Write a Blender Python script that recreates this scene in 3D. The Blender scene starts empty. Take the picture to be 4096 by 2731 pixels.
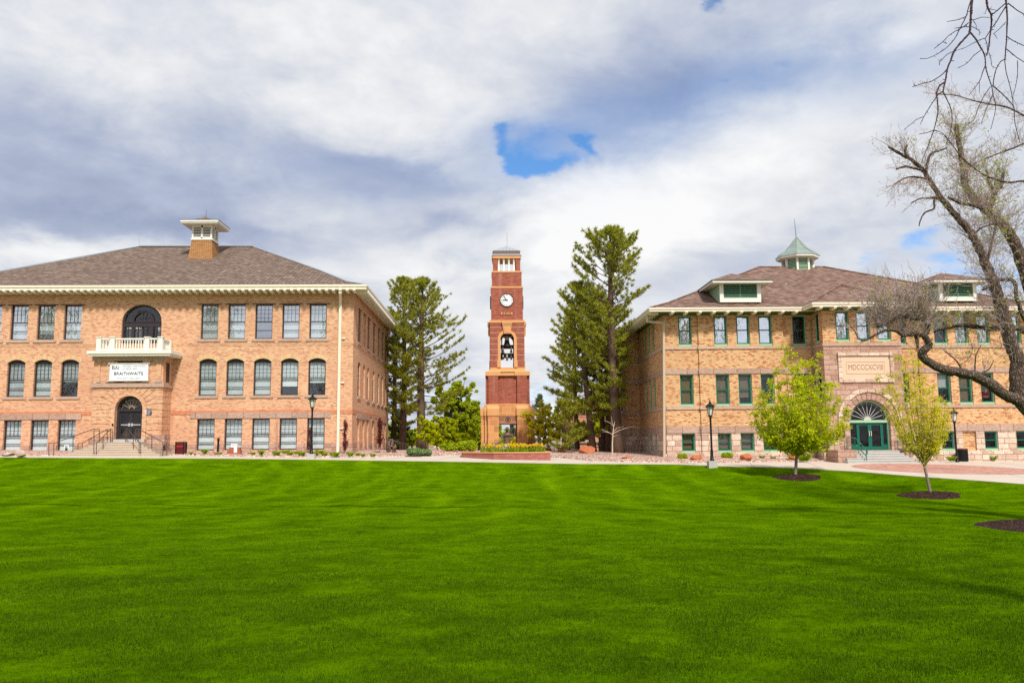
import bpy, math, random
import numpy as np
from mathutils import Vector, Matrix
random.seed(7); np.random.seed(7)
SC = bpy.context.scene
COL = SC.collection
R_ = math.radians

# ------------------------------------------------------------------ camera
FPX = 3300.0
YAW, PIT, ROL = R_(1.5), R_(6.9), 0.008
CAM = Vector((0, 0, 3.0))
_f = Vector((math.sin(YAW)*math.cos(PIT), math.cos(YAW)*math.cos(PIT), math.sin(PIT)))
_r = Vector((math.cos(YAW), -math.sin(YAW), 0))
_u = _r.cross(_f)
CR = _r*math.cos(ROL) - _u*math.sin(ROL)
CU = _u*math.cos(ROL) + _r*math.sin(ROL)
cam = bpy.data.cameras.new('camera'); cam_o = bpy.data.objects.new('camera', cam); COL.objects.link(cam_o)
cam.sensor_width = 36.0; cam.lens = FPX/4096*36.0; cam.clip_start = 0.1; cam.clip_end = 6000
m = Matrix.Identity(4)
for i in range(3):
    m[i][0] = CR[i]; m[i][1] = CU[i]; m[i][2] = -_f[i]; m[i][3] = CAM[i]
cam_o.matrix_world = m
SC.camera = cam_o

def ray(px, py):
    return _f + CR*((px-2048)/FPX) + CU*((1365.5-py)/FPX)
def on_y(px, py, Y):
    d = ray(px, py); return CAM + d*((Y-CAM.y)/d.y)
def X_(px, py, Y): return on_y(px, py, Y).x
def Z_(px, py, Y): return on_y(px, py, Y).z

# ------------------------------------------------------------------ ground heights
def G(x, y):
    yy = min(y, 62.0) + max(0.0, y-62.0)*0.004
    xx = max(-50.0, min(50.0, x))
    return 1.78 - 0.0146*xx + 0.03*(yy-51.0)
def on_g(px, py, h=G):
    d = ray(px, py); t0, t1 = 3.0, 140.0
    t = t0; p = CAM + d*t
    while t < t1:
        p = CAM + d*t
        if p.z <= h(p.x, p.y): break
        t += 0.05
    return p
EDGE = [on_g(px, py) for px, py in ((0,1829),(430,1832),(900,1834),(1250,1838),(1800,1846),(2300,1855),(2700,1857),(2860,1865),(3100,1869),(3400,1885),(3580,1900),(3700,1909),(3900,1923),(4096,1938))]
EX = [-60.0, -45.0] + [p.x for p in EDGE] + [27.0, 34.0, 60.0]
EY = [EDGE[0].y, EDGE[0].y] + [p.y for p in EDGE] + [EDGE[-1].y-4, EDGE[-1].y-8, EDGE[-1].y-13]
def edge_y(x): return float(np.interp(x, EX, EY))
def sstep(a, b, v):
    t = max(0.0, min(1.0, (v-a)/(b-a))); return t*t*(3-2*t)
def lawn_h(x, y):
    ye = edge_y(x); ze = G(x, ye)
    t = max(0.0, ye-y); drop = max(0.3, ze-0.1)
    z = ze - drop*(1-math.exp(-t*0.15/drop))
    return z + 1.1*(1-sstep(-2.0, 8.5, y))
def H(x, y):
    return G(x, y) if y >= edge_y(x) else lawn_h(x, y)

# ------------------------------------------------------------------ objects
ORG = {}
def props(o, label=None, cat=None, group=None, kind=None):
    for k, v in (('label', label), ('category', cat), ('group', group), ('kind', kind)):
        if v: o[k] = v
def thing(name, label, cat, loc, group=None):
    o = bpy.data.objects.new(name, None); COL.objects.link(o)
    o.empty_display_size = 0.3; o.location = loc; ORG[o.name] = Vector(loc)
    props(o, label, cat, group); return o
def link(name, me, parent, origin=None):
    o = bpy.data.objects.new(name, me); COL.objects.link(o)
    if parent is not None:
        o.parent = parent; ORG[o.name] = ORG[parent.name]
    else:
        og = Vector(origin) if origin is not None else Vector((0, 0, 0))
        o.location = og; ORG[o.name] = og
    return o

class Fr:
    """wall frame: u along the wall, n outward, z up"""
    def __init__(s, P, U, N): s.P, s.U, s.N = Vector(P), Vector(U), Vector(N)
    def __call__(s, u, n, z): return s.P + s.U*u + s.N*n + Vector((0, 0, z))
def front(Y): return Fr((0, Y, 0), (1, 0, 0), (0, -1, 0))
def east(X): return Fr((X, 0, 0), (0, 1, 0), (1, 0, 0))
def west(X): return Fr((X, 0, 0), (0, -1, 0), (-1, 0, 0))   # u = -y
def back(Y): return Fr((0, Y, 0), (-1, 0, 0), (0, 1, 0))    # u = -x

class MB:
    def __init__(s): s.V = []; s.F = []; s.M = []
    def add(s, vs, fs, mi=0):
        b = len(s.V); s.V += [tuple(v) for v in vs]
        s.F += [tuple(b+i for i in f) for f in fs]; s.M += [mi]*len(fs)
    def quad(s, a, b, c, d, mi=0): s.add([a, b, c, d], [(0, 1, 2, 3)], mi)
    def poly(s, pts, mi=0): s.add(pts, [tuple(range(len(pts)))], mi)
    def box(s, x0, y0, z0, x1, y1, z1, mi=0):
        s.add([(x0,y0,z0),(x1,y0,z0),(x1,y1,z0),(x0,y1,z0),(x0,y0,z1),(x1,y0,z1),(x1,y1,z1),(x0,y1,z1)],
              [(0,3,2,1),(4,5,6,7),(0,1,5,4),(1,2,6,5),(2,3,7,6),(3,0,4,7)], mi)
    def fbox(s, fr, u0, u1, n0, n1, z0, z1, mi=0):
        v = [fr(u0,n1,z0),fr(u1,n1,z0),fr(u1,n0,z0),fr(u0,n0,z0),fr(u0,n1,z1),fr(u1,n1,z1),fr(u1,n0,z1),fr(u0,n0,z1)]
        s.add(v, [(0,3,2,1),(4,5,6,7),(0,1,5,4),(1,2,6,5),(2,3,7,6),(3,0,4,7)], mi)
    def prism(s, fr, pts, n0, n1, mi=0, back=True):
        k = len(pts)
        v = [fr(u, n1, z) for u, z in pts] + [fr(u, n0, z) for u, z in pts]
        f = [tuple(range(k))] + [(i, i+k, (i+1) % k + k, (i+1) % k) for i in range(k)]
        if back: f.append(tuple(range(2*k-1, k-1, -1)))
        s.add(v, f, mi)
    def ring(s, fr, uc, zc, r0, r1, n0, n1, a0=0.0, a1=math.pi, seg=20, mi=0, sx=1.0):
        def P(r, a, n): return fr(uc+math.cos(a)*r*sx, n, zc+math.sin(a)*r)
        for i in range(seg):
            a, b = a0+(a1-a0)*i/seg, a0+(a1-a0)*(i+1)/seg
            v = [P(r0,a,n1),P(r1,a,n1),P(r1,b,n1),P(r0,b,n1),P(r0,a,n0),P(r1,a,n0),P(r1,b,n0),P(r0,b,n0)]
            f = [(0,1,2,3),(1,5,6,2),(0,3,7,4)]
            if i == 0: f.append((0,4,5,1))
            if i == seg-1: f.append((3,2,6,7))
            s.add(v, f, mi)
    def tube(s, pts, rad, n=6, mi=0, cap=True):
        pts = [Vector(p) for p in pts]
        if not hasattr(rad, '__len__'): rad = [rad]*len(pts)
        b = len(s.V); k = len(pts)
        ref = None
        for i, p in enumerate(pts):
            t = (pts[min(i+1, k-1)] - pts[max(i-1, 0)])
            if t.length < 1e-9: t = Vector((0, 0, 1))
            t.normalize()
            if ref is None:
                ref = t.orthogonal().normalized()
            else:
                ref = ref - t*ref.dot(t)
                ref = ref.normalized() if ref.length > 1e-6 else t.orthogonal().normalized()
            w = t.cross(ref)
            for j in range(n):
                a = 2*math.pi*j/n
                s.V.append(tuple(p + (ref*math.cos(a)+w*math.sin(a))*rad[i]))
        fs = []
        for i in range(k-1):
            for j in range(n):
                a, c = b+i*n+j, b+i*n+(j+1) % n
                fs.append((a, c, c+n, a+n))
        if cap:
            fs.append(tuple(range(b+n-1, b-1, -1))); fs.append(tuple(range(b+(k-1)*n, b+k*n)))
        s.F += fs; s.M += [mi]*len(fs)
    def bar(s, a, b, w, h=None, mi=0):
        """square bar"""
        h = h or w
        a, b = Vector(a), Vector(b); t = (b-a).normalized()
        x = t.cross(Vector((0, 0, 1)))
        x = x.normalized() if x.length > 1e-4 else Vector((1, 0, 0))
        y = x.cross(t)
        v = [p+x*(w/2*i)+y*(h/2*j) for p in (a, b) for i, j in ((-1,-1),(1,-1),(1,1),(-1,1))]
        s.add(v, [(0,3,2,1),(4,5,6,7),(0,1,5,4),(1,2,6,5),(2,3,7,6),(3,0,4,7)], mi)
    def lathe(s, c, prof, n=12, mi=0, cap=True, sx=1.0, sy=1.0, rot=0.0):
        b = len(s.V); c = Vector(c); k = len(prof)
        for r, z in prof:
            for j in range(n):
                a = 2*math.pi*j/n + rot
                s.V.append((c.x+r*sx*math.cos(a), c.y+r*sy*math.sin(a), c.z+z))
        fs = []
        for i in range(k-1):
            for j in range(n):
                a, d = b+i*n+j, b+i*n+(j+1) % n
                fs.append((a, d, d+n, a+n))
        if cap:
            fs.append(tuple(range(b+n-1, b-1, -1))); fs.append(tuple(range(b+(k-1)*n, b+k*n)))
        s.F += fs; s.M += [mi]*len(fs)
    def build(s, name, mats, parent=None, smooth=False, origin=None):
        me = bpy.data.meshes.new(name)
        og = ORG[parent.name] if parent is not None else (Vector(origin) if origin is not None else Vector((0, 0, 0)))
        me.from_pydata([(v[0]-og.x, v[1]-og.y, v[2]-og.z) for v in s.V], [], s.F)
        ms = mats if isinstance(mats, (list, tuple)) else [mats]
        for mm in ms: me.materials.append(mm)
        if len(ms) > 1: me.polygons.foreach_set('material_index', s.M)
        if smooth: me.polygons.foreach_set('use_smooth', [True]*len(s.F))
        me.update()
        return link(name, me, parent, og if parent is None else None)

def np_mesh(name, verts, k, mat, parent=None, origin=None, smooth=False):
    """verts (n*k,3): n separate k-gons"""
    og = ORG[parent.name] if parent is not None else Vector(origin or (0, 0, 0))
    v = np.asarray(verts, dtype=np.float32).reshape(-1, 3) - np.array(og, dtype=np.float32)
    n = len(v)//k
    me = bpy.data.meshes.new(name)
    me.vertices.add(len(v)); me.vertices.foreach_set('co', v.ravel())
    me.loops.add(n*k); me.loops.foreach_set('vertex_index', np.arange(n*k, dtype=np.int32))
    me.polygons.add(n)
    me.polygons.foreach_set('loop_start', np.arange(0, n*k, k, dtype=np.int32))
    me.polygons.foreach_set('loop_total', np.full(n, k, dtype=np.int32))
    me.materials.append(mat); me.update(calc_edges=True)
    return link(name, me, parent, og if parent is None else None)

def arch_pts(u0, u1, ztop, h, n=14):
    w = u1-u0; out = []
    if h >= w*0.42:
        for i in range(n+1):
            a = math.pi*(1-i/n); out.append(((u0+u1)/2+math.cos(a)*w/2, ztop-h+math.sin(a)*h))
    else:
        r = (w*w/4+h*h)/(2*h); zc = ztop-r; a0 = math.asin(w/2/r)
        for i in range(n+1):
            a = -a0+2*a0*i/n; out.append(((u0+u1)/2+math.sin(a)*r, zc+math.cos(a)*r))
    return out

def panel(mb, fr, u0, u1, z0, z1, holes=(), depth=0.3, mi=0):
    """flat wall with real openings; hole = (u0,u1,z0,z1,arch_rise)"""
    us = sorted({u0, u1, *[h[i] for h in holes for i in (0, 1) if u0 < h[i] < u1]})
    zs = sorted({z0, z1, *[h[i] for h in holes for i in (2, 3) if z0 < h[i] < z1]})
    for i in range(len(us)-1):
        for j in range(len(zs)-1):
            uc, zc = (us[i]+us[i+1])/2, (zs[j]+zs[j+1])/2
            if any(h[0] < uc < h[1] and h[2] < zc < h[3] for h in holes): continue
            mb.quad(fr(us[i],0,zs[j]), fr(us[i+1],0,zs[j]), fr(us[i+1],0,zs[j+1]), fr(us[i],0,zs[j+1]), mi)
    for h in holes:
        a, b, c, d = h[:4]; rise = h[4] if len(h) > 4 else 0
        top = arch_pts(a, b, d, rise) if rise > 0 else [(a, d), (b, d)]
        zs_ = d-rise
        mb.quad(fr(a,0,c), fr(a,0,zs_), fr(a,-depth,zs_), fr(a,-depth,c), mi)
        mb.quad(fr(b,0,c), fr(b,-depth,c), fr(b,-depth,zs_), fr(b,0,zs_), mi)
        mb.quad(fr(a,0,c), fr(a,-depth,c), fr(b,-depth,c), fr(b,0,c), mi)
        for i in range(len(top)-1):
            p, q = top[i], top[i+1]
            mb.quad(fr(p[0],0,p[1]), fr(q[0],0,q[1]), fr(q[0],-depth,q[1]), fr(p[0],-depth,p[1]), mi)
            if rise > 0 and (d-p[1] > 1e-4 or d-q[1] > 1e-4):
                mb.poly([fr(p[0],0,p[1]), fr(q[0],0,q[1]), fr(q[0],0,d), fr(p[0],0,d)], mi)

def text(body, size, loc, mat, parent, name='lettering', align='CENTER', rotz=0.0, ext=0.004, sx=1.0, offset=0.0, spacing=1.0, rotx=None):
    cu = bpy.data.curves.new(name, 'FONT'); cu.body = body; cu.size = size; cu.align_x = align; cu.align_y = 'CENTER'
    cu.extrude = ext; cu.offset = offset; cu.space_character = spacing; cu.resolution_u = 3
    cu.materials.append(mat)
    o = bpy.data.objects.new(name, cu)
    me = bpy.data.meshes.new_from_object(o); bpy.data.objects.remove(o); bpy.data.curves.remove(cu)
    if not me.materials: me.materials.append(mat)
    o = bpy.data.objects.new(name, me); COL.objects.link(o)
    o.parent = parent; ORG[o.name] = ORG[parent.name]
    o.location = Vector(loc)-ORG[parent.name]
    o.rotation_euler = (math.pi/2 if rotx is None else rotx, 0, rotz); o.scale = (sx, 1, 1)
    return o

# ------------------------------------------------------------------ materials
class NT:
    def __init__(s, nt): s.nt = nt
    def __call__(s, typ, ins=None, **attr):
        n = s.nt.nodes.new('ShaderNode'+typ)
        for k, v in attr.items(): setattr(n, k, v)
        for k, v in (ins or {}).items():
            sk = n.inputs[k]
            if isinstance(v, bpy.types.NodeSocket): s.nt.links.new(v, sk)
            elif isinstance(v, bpy.types.Node): s.nt.links.new(v.outputs[0], sk)
            else:
                if isinstance(v, tuple) and len(v) == 3 and sk.type == 'RGBA': v = v+(1,)
                sk.default_value = v
        return n
    def math(s, op, a, b=0.0, c=None, clamp=False):
        ins = {0: a, 1: b}
        if c is not None: ins[2] = c
        return s('Math', ins, operation=op, use_clamp=clamp).outputs[0]
    def mix(s, fac, a, b, blend='MIX'):
        n = s('Mix', None, data_type='RGBA', blend_type=blend, clamp_factor=True)
        for i, v in ((0, fac), (6, a), (7, b)):
            sk = n.inputs[i]
            if isinstance(v, bpy.types.NodeSocket): s.nt.links.new(v, sk)
            else: sk.default_value = v if not isinstance(v, tuple) else v+(1,)
        return n.outputs[2]
    def ramp(s, fac, stops, interp='LINEAR'):
        n = s('ValToRGB', {0: fac}); cr = n.color_ramp; cr.interpolation = interp
        while len(cr.elements) > 1: cr.elements.remove(cr.elements[-1])
        cr.elements[0].position = stops[0][0]; cr.elements[0].color = tuple(stops[0][1])+(1,)
        for p, c in stops[1:]:
            e = cr.elements.new(p); e.color = tuple(c)+(1,)
        return n.outputs[0]
    def noise(s, vec, scale, detail=3, rough=.55, dist=0.0):
        return s('TexNoise', {'Vector': vec, 'Scale': scale, 'Detail': detail, 'Roughness': rough, 'Distortion': dist}).outputs[0]
    def scale(s, vec, v): return s('VectorMath', {0: vec, 1: v}, operation='MULTIPLY').outputs[0]

def new_mat(name):
    mt = bpy.data.materials.new(name); mt.use_nodes = True
    nt = mt.node_tree; nt.nodes.clear(); t = NT(nt)
    out = t('OutputMaterial'); return mt, t, out
def principled(t, out, col, rough=.8, bump=None, bstr=.3, bdist=.02, metal=0.0, spec=.2, **kw):
    ins = {'Roughness': rough, 'Metallic': metal, 'Specular IOR Level': spec, 'Base Color': col}
    ins.update(kw)
    b = t('BsdfPrincipled', ins)
    if bump is not None:
        n = t('Bump', {'Height': bump, 'Strength': bstr, 'Distance': bdist}); t.nt.links.new(n.outputs[0], b.inputs['Normal'])
    t.nt.links.new(b.outputs[0], out.inputs[0]); return b
def objco(t): return t('TexCoord').outputs['Object']

def plain(name, col, rough=.6, metal=0.0, var=.12, sc=6.0, spec=.3, bstr=0.0):
    mt, t, out = new_mat(name)
    n = t.noise(objco(t), sc, 4)
    c = t.mix(n, tuple(x*(1-var) for x in col), tuple(min(1, x*(1+var)) for x in col))
    principled(t, out, c, rough, n if bstr else None, bstr, .02, metal, spec); return mt

def wall_uv(t):
    s = t('SeparateXYZ', {0: objco(t)})
    u = t.math('ADD', s.outputs[0], s.outputs[1])
    return t('CombineXYZ', {0: u, 1: s.outputs[2], 2: 0.0}).outputs[0], u, s.outputs[2]

def brick_mat(name, stops, mortar, bw=.22, bh=.075, ms=.008, blotch=None, bamt=.35, stain=None, rowv=None):
    mt, t, out = new_mat(name)
    uv, u, z = wall_uv(t)
    br = t('TexBrick', {'Vector': uv, 'Color1': (0,0,0,1), 'Color2': (1,1,1,1), 'Mortar': (.5,.5,.5,1), 'Scale': 1.0, 'Mortar Size': ms,
                        'Mortar Smooth': .2, 'Bias': 0.0, 'Brick Width': bw, 'Row Height': bh})
    row = t.math('FLOOR', t.math('DIVIDE', z, bh))
    colm = t.math('FLOOR', t.math('ADD', t.math('DIVIDE', u, bw), t.math('MULTIPLY', t.math('SUBTRACT', 1.0, t.math('FLOORED_MODULO', row, 2.0)), .5)))
    wn = t('TexWhiteNoise', {'Vector': t('CombineXYZ', {0: colm, 1: row, 2: 0.0}).outputs[0]}, noise_dimensions='2D')
    col = t.ramp(wn.outputs[0], stops)
    if blotch:
        nz = t.noise(t.scale(uv, (.35, .5, 1)), 1.0, 2, .5)
        f = t.math('MULTIPLY', t('MapRange', {0: nz, 1: .35, 2: .75}).outputs[0], bamt)
        col = t.mix(f, col, blotch, 'MIX')
    fine = t.noise(uv, 14.0, 2)
    col = t.mix(t.math('MULTIPLY', fine, .2), col, tuple(c*.55 for c in stops[0][1]))
    if stain:
        st = t.noise(t.scale(uv, (2.2, .22, 1)), 1.0, 4, .6)
        col = t.mix(t('MapRange', {0: st, 1: .52, 2: .78, 4: stain[1]}).outputs[0], col, stain[0])
    col = t.mix(br.outputs['Fac'], col, mortar)
    principled(t, out, col, .88, t.math('SUBTRACT', fine, br.outputs['Fac']), .35, .012); return mt

def stone_mat(name, stops, mortar, bw=.75, bh=.36, ms=.022, rough_amp=.6):
    mt, t, out = new_mat(name)
    uv, u, z = wall_uv(t)
    w = t.noise(uv, 1.3, 2)
    uv2 = t('VectorMath', {0: uv, 1: t.scale(t('CombineXYZ', {0: w, 1: w, 2: 0.0}).outputs[0], (.10, .03, 0))}, operation='ADD').outputs[0]
    br = t('TexBrick', {'Vector': uv2, 'Color1': (0,0,0,1), 'Color2': (1,1,1,1), 'Mortar': (.5,.5,.5,1), 'Scale': 1.0, 'Mortar Size': ms,
                        'Mortar Smooth': .4, 'Bias': 0.0, 'Brick Width': bw, 'Row Height': bh}, offset=.37, squash=.7, squash_frequency=3)
    n = t.noise(uv, 5.0, 5, .62, .6)
    col = t.ramp(br.outputs[0], stops)
    col = t.mix(t('MapRange', {0: n, 1: .35, 2: .7, 4: .55}).outputs[0], col, tuple(c*.62 for c in stops[0][1]))
    col = t.mix(br.outputs['Fac'], col, mortar)
    h = t.math('SUBTRACT', t.math('MULTIPLY', n, 1.4), br.outputs['Fac'])
    principled(t, out, col, .9, h, rough_amp, .07); return mt

def roof_mat(name, stops, row=.17):
    mt, t, out = new_mat(name)
    s = t('SeparateXYZ', {0: objco(t)})
    u = t.math('ADD', s.outputs[0], t.math('MULTIPLY', s.outputs[1], .97))
    v = t.math('MULTIPLY', s.outputs[2], 2.3)
    v = t.math('ADD', v, t.math('MULTIPLY', t.noise(objco(t), .6, 2), .25))
    uv = t('CombineXYZ', {0: u, 1: v, 2: 0.0}).outputs[0]
    br = t('TexBrick', {'Vector': uv, 'Color1': (0,0,0,1), 'Color2': (1,1,1,1), 'Mortar': (.5,.5,.5,1), 'Scale': 1.0, 'Mortar Size': .022,
                        'Mortar Smooth': .3, 'Bias': 0.0, 'Brick Width': .30, 'Row Height': row})
    n1 = t.noise(t.scale(uv, (.8, 2.5, 1)), 1.0, 5, .65)
    n2 = t.noise(objco(t), .25, 3)
    f = t.math('ADD', t.math('MULTIPLY', br.outputs[0], .45), t.math('MULTIPLY', n1, .55))
    col = t.ramp(f, stops)
    col = t.mix(t.math('MULTIPLY', n2, .25), col, stops[0][1])
    col = t.mix(t.math('MULTIPLY', br.outputs['Fac'], .75), col, tuple(c*.25 for c in stops[0][1]))
    principled(t, out, col, .9, t.math('SUBTRACT', n1, br.outputs['Fac']), .6, .04); return mt

def leaf_mat(name, stops, trans=.35, rough=.6):
    mt, t, out = new_mat(name)
    g = t('NewGeometry')
    f = t.math('ADD', t.math('MULTIPLY', g.outputs['Random Per Island'], .6), t.math('MULTIPLY', t.noise(objco(t), .9, 2), .5))
    col = t.ramp(f, stops)
    d = t('BsdfPrincipled', {'Base Color': col, 'Roughness': rough, 'Specular IOR Level': .08})
    tr = t('BsdfTranslucent', {'Color': col})
    mx = t('MixShader', {0: trans, 1: d, 2: tr})
    t.nt.links.new(mx.outputs[0], out.inputs[0]); return mt

def glass_mat(name, fac, tint=(.75, .8, .8), wav=.3):
    mt, t, out = new_mat(name)
    n = t.noise(objco(t), 1.3, 3)
    bp = t('Bump', {'Height': n, 'Strength': wav, 'Distance': .05})
    gl = t('BsdfGlossy', {'Color': (.95, .97, 1.0, 1), 'Roughness': .02, 'Normal': bp.outputs[0]})
    tr = t('BsdfTransparent', {'Color': tint+(1,)})
    mx = t('MixShader', {0: fac, 1: tr, 2: gl})
    t.nt.links.new(mx.outputs[0], out.inputs[0]); return mt

M = {}
M['brick_l'] = brick_mat('buff_brick', [(0,(.44,.165,.09)),(.2,(.60,.27,.155)),(.42,(.69,.395,.23)),(.8,(.77,.49,.29)),(1,(.69,.345,.20))], (.63,.43,.28), blotch=(.56,.24,.135), bamt=.5, stain=((.42,.24,.14), .30))
M['brick_r'] = brick_mat('yellow_brick', [(0,(.40,.12,.055)),(.14,(.54,.20,.09)),(.30,(.74,.45,.22)),(.8,(.86,.60,.32)),(1,(.70,.38,.18))], (.36,.21,.11), bw=.21, bh=.072, ms=.010, blotch=(.52,.25,.11), bamt=.35, stain=((.44,.27,.14), .30))
M['brick_red'] = brick_mat('red_brick', [(0,(.24,.060,.036)),(.5,(.33,.086,.052)),(1,(.42,.118,.074))], (.40,.19,.13), bw=.3, bh=.08, ms=.006, stain=((.50,.33,.28), .45))
M['brick_band'] = brick_mat('orange_brick', [(0,(.48,.13,.06)),(.6,(.60,.19,.09)),(1,(.66,.25,.13))], (.62,.36,.22))
M['stone_pink'] = stone_mat('pink_rough_stone', [(0,(.50,.34,.26)),(.5,(.72,.54,.42)),(1,(.84,.68,.55))], (.36,.19,.12))
M['stone_brown'] = stone_mat('brown_rough_stone', [(0,(.40,.24,.18)),(.5,(.52,.33,.25)),(1,(.60,.40,.31))], (.36,.18,.12), bw=.9, bh=.33)
M['stone_band'] = stone_mat('brown_stone_band', [(0,(.44,.29,.22)),(1,(.56,.39,.31))], (.38,.2,.13), bw=1.6, bh=4.0, rough_amp=.8)
M['stone_sill'] = stone_mat('sill_stone', [(0,(.50,.34,.26)),(1,(.60,.43,.34))], (.4,.3,.22), bw=6, bh=4.0)
M['ashlar'] = brick_mat('orange_ashlar', [(0,(.48,.20,.075)),(.45,(.60,.275,.105)),(.8,(.68,.34,.13)),(1,(.52,.22,.095))], (.74,.46,.26), bw=.72, bh=.56, ms=.014)
M['ashlar_plain'] = plain('orange_stone', (.64,.33,.135), .8, var=.15, sc=2.0)
M['granite'] = plain('dark_granite', (.13,.12,.14), .5, var=.5, sc=40)
M['panel_stone'] = plain('brown_inscribed_stone', (.36,.17,.09), .7, var=.15)
M['limestone'] = plain('buff_limestone', (.66,.48,.34), .8, var=.08, sc=3)
M['roof_l'] = roof_mat('grey_shingles', [(0,(.065,.038,.03)),(.42,(.185,.128,.098)),(.68,(.28,.208,.165)),(1,(.46,.37,.31))])
M['roof_r'] = roof_mat('brown_shingles', [(0,(.09,.042,.032)),(.42,(.20,.118,.088)),(.7,(.33,.22,.175)),(1,(.60,.48,.42))], .2)
M['shake_tan'] = roof_mat('tan_shakes', [(0,(.30,.13,.045)),(.5,(.50,.25,.10)),(1,(.64,.38,.18))])
M['cream'] = plain('cream_paint', (.74,.67,.53), .5, var=.05)
M['white'] = plain('white_paint', (.76,.73,.65), .5, var=.04)
M['soffit'] = plain('cream_soffit', (.70,.58,.42), .7, var=.08)
M['frame_dark'] = plain('dark_brown_paint', (.035,.026,.03), .45, var=.15)
M['green'] = plain('dark_green_paint', (.006,.115,.075), .45, var=.12)
M['mint'] = plain('mint_paint', (.32,.50,.31), .5, var=.08)
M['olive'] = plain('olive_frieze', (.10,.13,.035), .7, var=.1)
M['copper'] = plain('green_copper', (.215,.27,.235), .55, .0, var=.3, sc=2.5)
M['lead'] = plain('grey_metal_roof', (.38,.42,.46), .4, .3, var=.1)
M['blind'] = plain('white_blind', (.82,.88,.90), .8, var=.05, sc=1.0)
M['blind_mid'] = plain('grey_blind', (.52,.58,.59), .8, var=.05, sc=1.0)
M['blind_low'] = plain('pale_grey_blind', (.68,.74,.75), .8, var=.05, sc=1.0)
M['blind_tan'] = plain('tan_blind', (.17,.13,.08), .8, var=.12, sc=1.0)
M['drape'] = plain('dim_drape', (.42,.45,.46), .8, var=.15, sc=1.0)
M['interior'] = plain('dark_interior', (.02,.017,.014), .9)
M['glass_top'] = glass_mat('sky_glass', .5, (.92,.95,.95))
M['glass_mid'] = glass_mat('clear_glass', .14, (.92,.95,.95))
M['glass_low'] = glass_mat('dim_glass', .08, (.8,.82,.8))
M['glass_mirror'] = glass_mat('bright_glass', .82, (.5,.5,.5), .5)
M['glass_dark'] = glass_mat('dark_glass', .045, (.4,.42,.4))
M['concrete'] = plain('pale_concrete', (.53,.45,.375), .9, var=.10, sc=.8, bstr=.1)
M['concrete_step'] = plain('step_concrete', (.50,.40,.31), .9, var=.16, sc=1.5, bstr=.1)
M['concrete_gray'] = plain('grey_concrete', (.46,.44,.41), .9, var=.14, sc=3)
M['black_metal'] = plain('black_metal', (.012,.012,.014), .35, .2)
M['rail_brown'] = plain('brown_rail', (.085,.065,.055), .45, .2)
M['bronze'] = plain('dark_bronze', (.13,.08,.055), .5, .2, var=.4, sc=9)
M['bronze_bell'] = plain('weathered_bronze', (.05,.045,.042), .5, .4, var=.3)
M['brass'] = plain('pale_bell_cap', (.72,.64,.45), .5, .5, var=.15)
M['lamp_glass'] = plain('frosted_glass', (.72,.71,.66), .3, var=.04)
M['red_stone'] = plain('red_sandstone', (.34,.11,.055), .85, var=.18, sc=4)
M['boulder'] = plain('orange_boulder', (.42,.13,.055), .9, var=.4, sc=3.5, bstr=.5)
M['boulder_pink'] = plain('pale_boulder', (.54,.38,.32), .9, var=.3, sc=4, bstr=.4)
M['sign_white'] = plain('sign_white', (.80,.83,.86), .6, var=.03)
M['ink'] = plain('dark_ink', (.05,.055,.08), .7)
M['ink_gray'] = plain('gray_ink', (.36,.38,.44), .7)
M['ink_red'] = plain('red_ink', (.35,.10,.12), .7)
M['navy'] = plain('navy_plaque', (.022,.028,.06), .4)
M['banner_red'] = plain('red_banner', (.42,.015,.02), .7)
M['bin_red'] = plain('dark_red_bin', (.10,.008,.008), .45, var=.5, sc=2)
M['face'] = plain('clock_white', (.80,.82,.80), .5, var=.03)
M['bark_pine'] = plain('pine_bark', (.115,.070,.048), .95, var=.5, sc=7, bstr=.6)
M['bark_old'] = None
M['bark_young'] = plain('smooth_grey_bark', (.22,.165,.135), .85, var=.25, sc=8)
M['bark_pale'] = plain('pale_bark', (.55,.45,.33), .85, var=.1)
M['twig'] = plain('grey_twig', (.40,.30,.27), .9, var=.25, sc=3)
M['twig_dark'] = plain('dark_twig', (.060,.030,.034), .8, var=.3, sc=6)
M['needles'] = leaf_mat('pine_needles', [(0,(.10,.135,.018)),(.35,(.27,.30,.028)),(.7,(.46,.46,.042)),(1,(.60,.56,.09))], .5)
M['needles_dark'] = leaf_mat('dark_needles', [(0,(.025,.045,.012)),(.5,(.065,.095,.020)),(1,(.14,.15,.03))], .2)
M['spruce'] = leaf_mat('grey_spruce', [(0,(.06,.09,.05)),(.5,(.15,.19,.10)),(1,(.28,.31,.17))], .2)
M['leaf_lime'] = leaf_mat('lime_leaf', [(0,(.24,.34,.004)),(.4,(.46,.56,.006)),(.75,(.66,.66,.01)),(1,(.76,.60,.02))], .5)
M['leaf_gold'] = leaf_mat('gold_leaf', [(0,(.48,.46,.008)),(.5,(.72,.66,.012)),(1,(.84,.74,.03))], .5)
M['leaf_green'] = leaf_mat('green_leaf', [(0,(.14,.22,.006)),(.45,(.32,.42,.012)),(.8,(.50,.55,.02)),(1,(.64,.62,.04))], .4)
M['leaf_red'] = leaf_mat('red_leaf', [(0,(.07,.012,.010)),(.6,(.15,.028,.02)),(1,(.26,.07,.045))], .3)
M['leaf_grass'] = leaf_mat('clump_leaf', [(0,(.10,.20,.008)),(.5,(.26,.40,.012)),(1,(.44,.52,.03))], .4)
M['leaf_sage'] = leaf_mat('sage_leaf', [(0,(.08,.15,.04)),(.5,(.20,.31,.10)),(1,(.36,.44,.22))], .3)
M['tulip'] = leaf_mat('tulip_petal', [(0,(.80,.48,.01)),(.6,(.88,.64,.02)),(1,(.90,.76,.12))], .35)

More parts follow.
